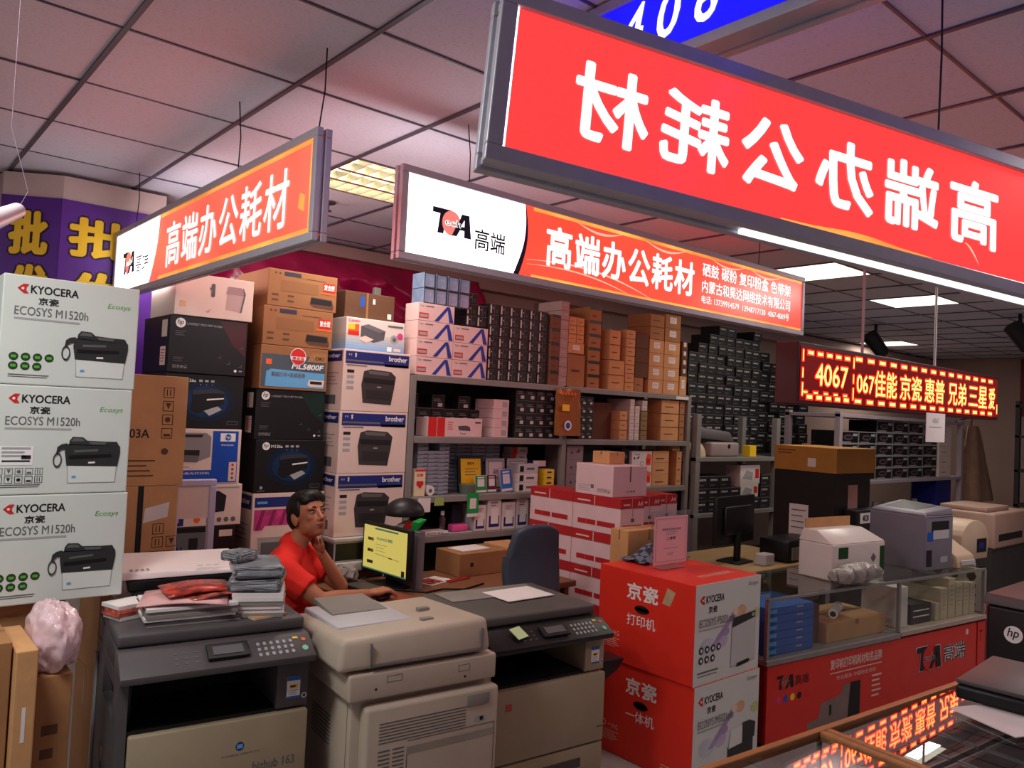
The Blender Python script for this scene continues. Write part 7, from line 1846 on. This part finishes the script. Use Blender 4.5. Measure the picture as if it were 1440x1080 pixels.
# ------------------------------------------------------------------ low glass showcase in the foreground
def showcase():
    t = thing('glass_showcase', 'low wood-framed glass showcase in the right foreground reflecting the red display', 'showcase', (2.4, .6, 0))
    WF = mat('orange brown wooden edging', (168, 112, 66), .45, var=.15, scale=6, stretch=(1, 8, 8))
    zt = .91; A = Vector((1.30, 1.165, 0)); Bq = Vector((3.18, .995, 0)); u = (Bq - A).normalized(); v = Vector((-u.y, u.x, 0)); L = (Bq - A).length; D = 1.0
    P = lambda a, d, z: A + u * a - v * d + Vector((0, 0, z))
    def bar(b, a0, a1, d0, d1, z0, z1, m_): b.hexa([P(a0, d1, z0), P(a1, d1, z0), P(a1, d0, z0), P(a0, d0, z0), P(a0, d1, z1), P(a1, d1, z1), P(a1, d0, z1), P(a0, d0, z1)], m_, .003)
    dv = .83
    f = MB(); w = .022
    for (a0, a1, d0, d1) in ((0, L, 0, w), (0, L, D - w, D), (0, w, w, D - w), (L - w, L, w, D - w), (dv - .005, dv + .017, w, D - w), (dv - .034, dv - .012, w, D - w)):
        bar(f, a0, a1, d0, d1, zt - .022, zt + .004, WF)
    f.build('wooden_edging', t)
    b = MB(); bar(b, 0, L, 0, D, .05, .55, mat('dark showcase base', (52, 36, 32), .5)); bar(b, .03, L - .03, .03, D - .03, 0, .05, DARKP2); b.build('base', t)
    b = MB(); bar(b, .01, L - .01, .01, D - .01, .55, .74, mat('grey showcase shelf', (84, 78, 76), .6)); b.build('display_shelf', t)
    p = MB()
    for a in (.004, dv - .02, L - .016):
        for d in (.004, D - .016): bar(p, a, a + .012, d, d + .012, .74, zt - .022, STEEL)
    p.build('glass_post', t)
    G2_ = glassy('showcase top glass', (.92, .94, .93), .01, .86)
    g = MB(); g.poly([P(w, D - w, zt - .003), P(dv - .034, D - w, zt - .003), P(dv - .034, w, zt - .003), P(w, w, zt - .003)], G2_); g.poly([P(dv + .017, D - w, zt - .003), P(L - w, D - w, zt - .003), P(L - w, w, zt - .003), P(dv + .017, w, zt - .003)], G2_); g.build('glass_top', t)
    g = MB(); g.poly([P(.01, .003, .74), P(L - .01, .003, .74), P(L - .01, .003, zt - .022), P(.01, .003, zt - .022)][::-1], GLASS); g.poly([P(.003, D, .74), P(.003, 0, .74), P(.003, 0, zt - .022), P(.003, D, zt - .022)], GLASS); g.build('glass_side', t)
    # trays of cartridges on the shelf
    TW, TD = .155, .125
    def tray(b, F, Fl, Ft, w, d, h):
        b.frame(Ft, 0, 0, w, d, .006, LIGHTI, 1); b.rect(Ft, w * .15, d * .2, w * .85, d * .8, mat('dull cartridge shell', (70, 62, 60), .35, var=.2), 1); b.frame(Ft, w * .12, d * .16, w * .88, d * .84, .004, INK, 2)
    pr = local_box('cartridge_box', TW, TD, .075, mat('dim grey cartridge box', (104, 96, 92), .4, var=.1), tray)
    it = []
    for r in range(5):
        for c in range(6):
            q = P(dv + .11 + c * (TW + .012), .12 + r * (TD + .02), .7405)
            it.append((tuple(q), 'grey cartridge box in the low showcase, %s row from the back, %s from the left' % (ORD[r], ORD[c]), math.atan2(u.y, u.x) + random.uniform(-.03, .03)))
    for r in range(3):
        for c in range(4):
            q = P(.11 + c * (TW + .02), .14 + r * (TD + .03), .7405)
            it.append((tuple(q), 'grey cartridge box left of the showcase divider, %s row back, %s from the left' % (ORD[r], ORD[c]), math.atan2(u.y, u.x)))
    spots(pr, it, 'cartridge', 'cartridge boxes in the low showcase')
    rz = math.atan2(u.y, u.x)
    s = thing('flatbed_scanner', 'black flat scanner lying on papers on the low showcase, at the right edge', 'scanner', (2.88, .86, zt + .009), None, rz + .15)
    b = MB(); b.box(-.17, .24, -.12, .10, 0, .045, DARKP2, .012, 3); b.build('body', s, local=True, smooth=30)
    MB().box(-.165, .235, -.11, .10, .046, .060, DARKP, .006).build('lid', s, local=True, smooth=30)
    MB().box(-.15, .22, -.123, -.118, .014, .018, LIGHTI).build('trim_line', s, local=True)
    q = MB(); q.box(-.15, .15, -.11, .11, 0, .003, PAPER); o = q.build('paper_sheet'); o.location = (2.70, .77, zt + .0045); o.rotation_euler = (0, 0, rz - .3); tag(o, 'white sheet under the black scanner on the low showcase', 'paper', 'white sheets on the low showcase')
showcase()
def right_hp():
    t = thing('office_printer', 'black printer with a round logo at the right edge behind the low showcase', 'printer', (4.6, 1.16, 0))
    MB().box(4.33, 4.87, .97, 1.36, 0, .50, DARKP).build('stand', t)
    BP = mat('black printer plastic', (34, 28, 30), .4, var=.08)
    b = MB(); b.box(4.30, 4.9, .94, 1.38, .502, .925, BP, .02, 3); b.rect(Face((4.30, 1.38, .502), (0, -1, 0), (0, 0, 1)), .26, .03, .40, .2, INK, 1); b.build('body', t, smooth=30)
    b = MB(); b.hexa([(4.28, .92, .926), (4.92, .92, .926), (4.92, 1.40, .926), (4.28, 1.40, .926), (4.30, .94, .97), (4.9, .94, .97), (4.9, 1.38, .98), (4.30, 1.38, .98)], DARKP, .012); b.build('lid', t, smooth=30)
    q = MB(); F = Face((4.30, 1.38, .502), (0, -1, 0), (0, 0, 1)); hp_mark(q, F, .12, .30, .04, 2); q.build('logo', t)
right_hp()
# ------------------------------------------------------------------ the seated man
def man():
    SKIN = mat('tanned skin', (170, 108, 80), .5, var=.05, scale=14, spec=.3)
    HAIR = mat('black hair', (18, 14, 13), .45, var=.3, scale=60, bump=.4, bscale=120, stretch=(1, 1, .25))
    TEE = mat('red cotton t-shirt', (222, 40, 30), .85, var=.06, bump=.12, bscale=90)
    JEAN = mat('dark trousers cloth', (36, 38, 48), .85, var=.1)
    root = thing('person', 'seated man in a red t-shirt looking up to the right, hand on a mouse', 'person', (1.79, 3.60, 0), None, _az - math.pi / 2)
    def remesh(b, voxel, smooth, name, m_, parent, decim=None):
        me = bpy.data.meshes.new('raw'); b.bm.to_mesh(me); b.bm.free()
        o = bpy.data.objects.new('raw', me); COL.objects.link(o)
        r = o.modifiers.new('r', 'REMESH'); r.mode = 'VOXEL'; r.voxel_size = voxel
        s = o.modifiers.new('s', 'SMOOTH'); s.factor = .5; s.iterations = smooth
        dg = bpy.context.evaluated_depsgraph_get(); out = bpy.data.meshes.new_from_object(o.evaluated_get(dg))
        bpy.data.objects.remove(o); bpy.data.meshes.remove(me)
        out.name = name; out.materials.clear(); out.materials.append(m_)
        for p in out.polygons: p.use_smooth = True; p.material_index = 0
        q = bpy.data.objects.new(name, out); COL.objects.link(q); q.parent = parent
        return q
    def limb(b, pts, rad, inflate=0.0):
        """tapered chain with rounded joints"""
        for i in range(len(pts) - 1):
            p, q = Vector(pts[i]), Vector(pts[i + 1]); b.cyl(p, q, rad[i] + inflate, SKIN, r1=rad[i + 1] + inflate, n=18)
        for p, r in zip(pts, rad): b.ball(p, r + inflate, SKIN, 18, 12)
    HC = Vector((.018, 0, 1.185))
    fx = Vector((.76, -.65, 0)).normalized(); pitch = math.radians(20)
    f = (fx * math.cos(pitch) + Vector((0, 0, 1)) * math.sin(pitch)).normalized()
    l = Vector((0, 0, 1)).cross(fx).normalized(); u = f.cross(l).normalized()
    if u.z < 0: u = -u
    HR = Matrix((f, l, u)).transposed()
    hp = lambda a, c, d: HC + f * a + l * c + u * d
    def head(b, g=0.0):
        b.ball(hp(-.012, 0, .028), (.097 + g, .076 + g, .088 + g), SKIN, 28, 18, HR)       # skull
        b.ball(hp(.022, 0, -.035), (.066, .056, .074), SKIN, 24, 16, HR)                    # face
        b.ball(hp(.046, 0, -.088), (.028, .027, .022), SKIN, 18, 12, HR)                    # chin
        for s in (-1, 1):
            b.ball(hp(.012, .042 * s, -.056), (.045, .017, .034), SKIN, 16, 10, HR)         # jaw
            b.ball(hp(.056, .035 * s, -.018), (.024, .021, .020), SKIN, 16, 10, HR)         # cheek bone
            b.ball(hp(.074, .032 * s, .022), (.016, .026, .010), SKIN, 14, 8, HR)           # brow ridge
            b.ball(hp(-.014, .074 * s, -.012), (.020, .010, .032), SKIN, 14, 10, HR)        # ear
            b.ball(hp(-.022, .080 * s, -.002), (.012, .008, .024), SKIN, 12, 8, HR)
            b.ball(hp(.090, .011 * s, -.036), (.010, .009, .008), SKIN, 10, 8, HR)          # nostril wing
        b.cyl(hp(.080, 0, .012), hp(.101, 0, -.030), .009, SKIN, r1=.012, n=12); b.ball(hp(.101, 0, -.031), (.013, .012, .011), SKIN, 12, 8, HR)
        b.ball(hp(.080, 0, -.056), (.014, .022, .007), SKIN, 14, 8, HR); b.ball(hp(.077, 0, -.066), (.013, .019, .007), SKIN, 14, 8, HR)
    SH_R, EL_R, WR_R = (-.055, -.165, .945), (.14, -.17, .815), (.325, .005, .815)
    SH_L, EL_L, WR_L = (-.02, .165, .945), (.165, .15, .815), (.075, .055, 1.00)
    b = MB(); head(b)
    limb(b, [(-.045, 0, 1.02), (-.025, 0, 1.07), hp(-.03, 0, -.05)], [.058, .052, .050])
    b.ball((-.07, 0, .84), (.115, .165, .19), SKIN, 28, 18); b.ball((-.085, 0, .62), (.115, .150, .18), SKIN, 24, 16); b.ball((-.09, .0, .52), (.125, .165, .10), SKIN, 24, 16)
    limb(b, [(-.05, -.05, 1.00), SH_R], [.055, .058]); limb(b, [(-.045, .05, 1.00), SH_L], [.055, .058])
    limb(b, [SH_R, EL_R, tuple(Vector(EL_R).lerp(Vector(WR_R), .3)), WR_R], [.052, .040, .041, .025]); limb(b, [SH_L, EL_L, tuple(Vector(EL_L).lerp(Vector(WR_L), .3)), WR_L], [.048, .035, .034, .024])
    for s in (-1, 1):
        limb(b, [(-.09, .09 * s, .52), (.22, .11 * s, .53), (.26, .11 * s, .10)], [.085, .058, .040]); b.ball((.31, .11 * s, .045), (.12, .045, .04), SKIN)
    # right hand over the mouse: palm, four bent fingers, thumb
    w = Vector(WR_R); d = Vector((.80, .58, 0)).normalized(); sd = Vector((-d.y, d.x, 0)); up_ = Vector((0, 0, 1))
    H = lambda a, c, e: w + d * a + sd * c + up_ * e
    hr = Matrix((d, sd, up_)).transposed()
    b.ball(H(.050, 0, .006), (.052, .040, .019), SKIN, 20, 12, hr)
    for c, le in ((-.030, .060), (-.010, .074), (.011, .070), (.030, .054)):
        limb(b, [tuple(H(.082, c, .012)), tuple(H(.082 + le * .45, c * 1.15, .014)), tuple(H(.082 + le * .8, c * 1.2, -.002)), tuple(H(.082 + le, c * 1.2, -.018))], [.0105, .0095, .0088, .0075])
    limb(b, [tuple(H(.025, .034, .0)), tuple(H(.055, .056, -.008)), tuple(H(.088, .058, -.018))], [.014, .0115, .009])
    # left hand against the neck, fingers curled upward
    w2 = Vector(WR_L); d2 = (Vector((.030, .035, 1.075)) - w2).normalized(); s2 = Vector((.7, -.7, 0)).normalized(); n2 = d2.cross(s2)
    L = lambda a, c, e: w2 + d2 * a + s2 * c + n2 * e
    b.ball(L(.042, 0, 0), (.046, .034, .018), SKIN, 18, 12, Matrix((d2, s2, n2)).transposed())
    for c, le in ((-.026, .055), (-.009, .066), (.009, .062), (.026, .048)):
        limb(b, [tuple(L(.070, c, 0)), tuple(L(.070 + le * .5, c, .004)), tuple(L(.070 + le * .8, c, .018))], [.0105, .0095, .008])
    limb(b, [tuple(L(.02, .03, 0)), tuple(L(.05, .05, .006)), tuple(L(.078, .052, .012))], [.013, .011, .009])
    body = remesh(b, .0046, 3, 'body', SKIN, root)
    # shirt
    b = MB(); g = .014
    b.ball((-.07, 0, .84), (.115 + g + .008, .165 + g, .19 + g), SKIN, 28, 18); b.ball((-.085, 0, .64), (.115 + .03, .150 + .03, .20), SKIN, 24, 16); b.ball((-.09, 0, .53), (.14, .18, .09), SKIN, 24, 16)
    b.ball((-.095, 0, .93), (.075, .13, .10), SKIN, 20, 14)
    limb(b, [(-.055, -.05, 1.00), SH_R], [.052, .056], g); limb(b, [(-.05, .05, 1.00), SH_L], [.052, .056], g)
    limb(b, [(-.055, 0, 1.035), (-.055, 0, .98)], [.058, .07], g - .004)
    sr = Vector(SH_R).lerp(Vector(EL_R), .62); sl_ = Vector(SH_L).lerp(Vector(EL_L), .55)
    for a0, a1 in ((SH_R, sr), (SH_L, sl_)):
        b.ball(a0, .056 + g, SKIN, 18, 12); b.cyl(a0, a1, .056 + g, SKIN, r1=.066, n=20)
    shirt = remesh(b, .007, 3, 't_shirt', TEE, root)
    # creases in the shirt
    from mathutils import noise
    for v in shirt.data.vertices:
        k = noise.noise(Vector((v.co.x * 16, v.co.y * 8, v.co.z * 10))) * .006 + (1 - abs(noise.noise(Vector((v.co.x * 9 + v.co.z * 17, v.co.y * 7, 4)))) * 3.0) * .005
        v.co += v.normal * k
    # trousers and shoes
    b = MB(); b.ball((-.09, 0, .51), (.138, .178, .105), SKIN, 24, 16)
    for s in (-1, 1): limb(b, [(-.09, .09 * s, .52), (.22, .11 * s, .53), (.26, .11 * s, .12)], [.085, .060, .046], .012)
    remesh(b, .012, 3, 'trousers', JEAN, root)
    for s in (-1, 1):
        q = MB(); q.ball((.315, .11 * s, .048), (.135, .052, .047), DARKP2, 20, 12); q.build('shoe', root, local=True, smooth=60)
    # hair
    b = MB()
    b.ball(hp(-.030, 0, .048), (.094, .085, .090), SKIN, 28, 18, HR); b.ball(hp(-.058, 0, .008), (.066, .080, .078), SKIN, 24, 16, HR)
    b.ball(hp(.010, 0, .088), (.082, .076, .042), SKIN, 24, 14, HR)
    for c in (-.045, -.02, .005, .03, .05):
        b.ball(hp(.062 - abs(c) * .30, c, .076 - .1 * (c - .05) ** 2 * 10), (.030, .022, .024), SKIN, 14, 10, HR)
    for s in (-1, 1): b.ball(hp(.006, .070 * s, .040), (.028, .010, .045), SKIN, 14, 10, HR)
    hair = remesh(b, .005, 4, 'hair', HAIR, root)
    for v in hair.data.vertices:
        v.co += v.normal * (noise.noise(Vector((v.co.x * 60, v.co.y * 60, v.co.z * 14))) * .0022)
    # face marks
    EYEW = mat('eye white', (206, 196, 188), .3, var=0); EYED = mat('dark eye', (20, 14, 12), .2, var=0); LIP = mat('lip skin', (150, 82, 70), .5, var=0)
    for s in (-1, 1):
        q = MB(); q.ball(hp(.077, .031 * s, .004), (.009, .014, .0042), EYEW, 16, 10, HR); e = q.build('eye', root, local=True, smooth=60)
        q = MB(); q.ball(hp(.0845, .031 * s, .0048), (.003, .0052, .0042), EYED, 12, 8, HR); q.build('iris', e, local=True, smooth=60)
        q = MB(); q.tube([hp(.086, .012 * s, .0255), hp(.090, .028 * s, .0290), hp(.080, .047 * s, .0245)], [.0026, .0032, .0016], HAIR, 8); q.build('eyebrow', root, local=True, smooth=60)
        q = MB(); q.tube([hp(.083, .016 * s, .006), hp(.088, .031 * s, .0115), hp(.078, .046 * s, .006)], [.0012, .0022, .0012], HAIR, 6); q.build('eyelid', root, local=True, smooth=60)
    q = MB(); q.tube([hp(.081, -.021, -.0585), hp(.0935, -.008, -.0585), hp(.0945, 0, -.060), hp(.0935, .008, -.0585), hp(.081, .021, -.0585)], [.0015, .0044, .0042, .0044, .0015], LIP, 8)
    q.tube([hp(.080, -.018, -.062), hp(.0915, 0, -.068), hp(.080, .018, -.062)], [.0015, .0058, .0015], LIP, 8); q.build('lips', root, local=True, smooth=60)
man()
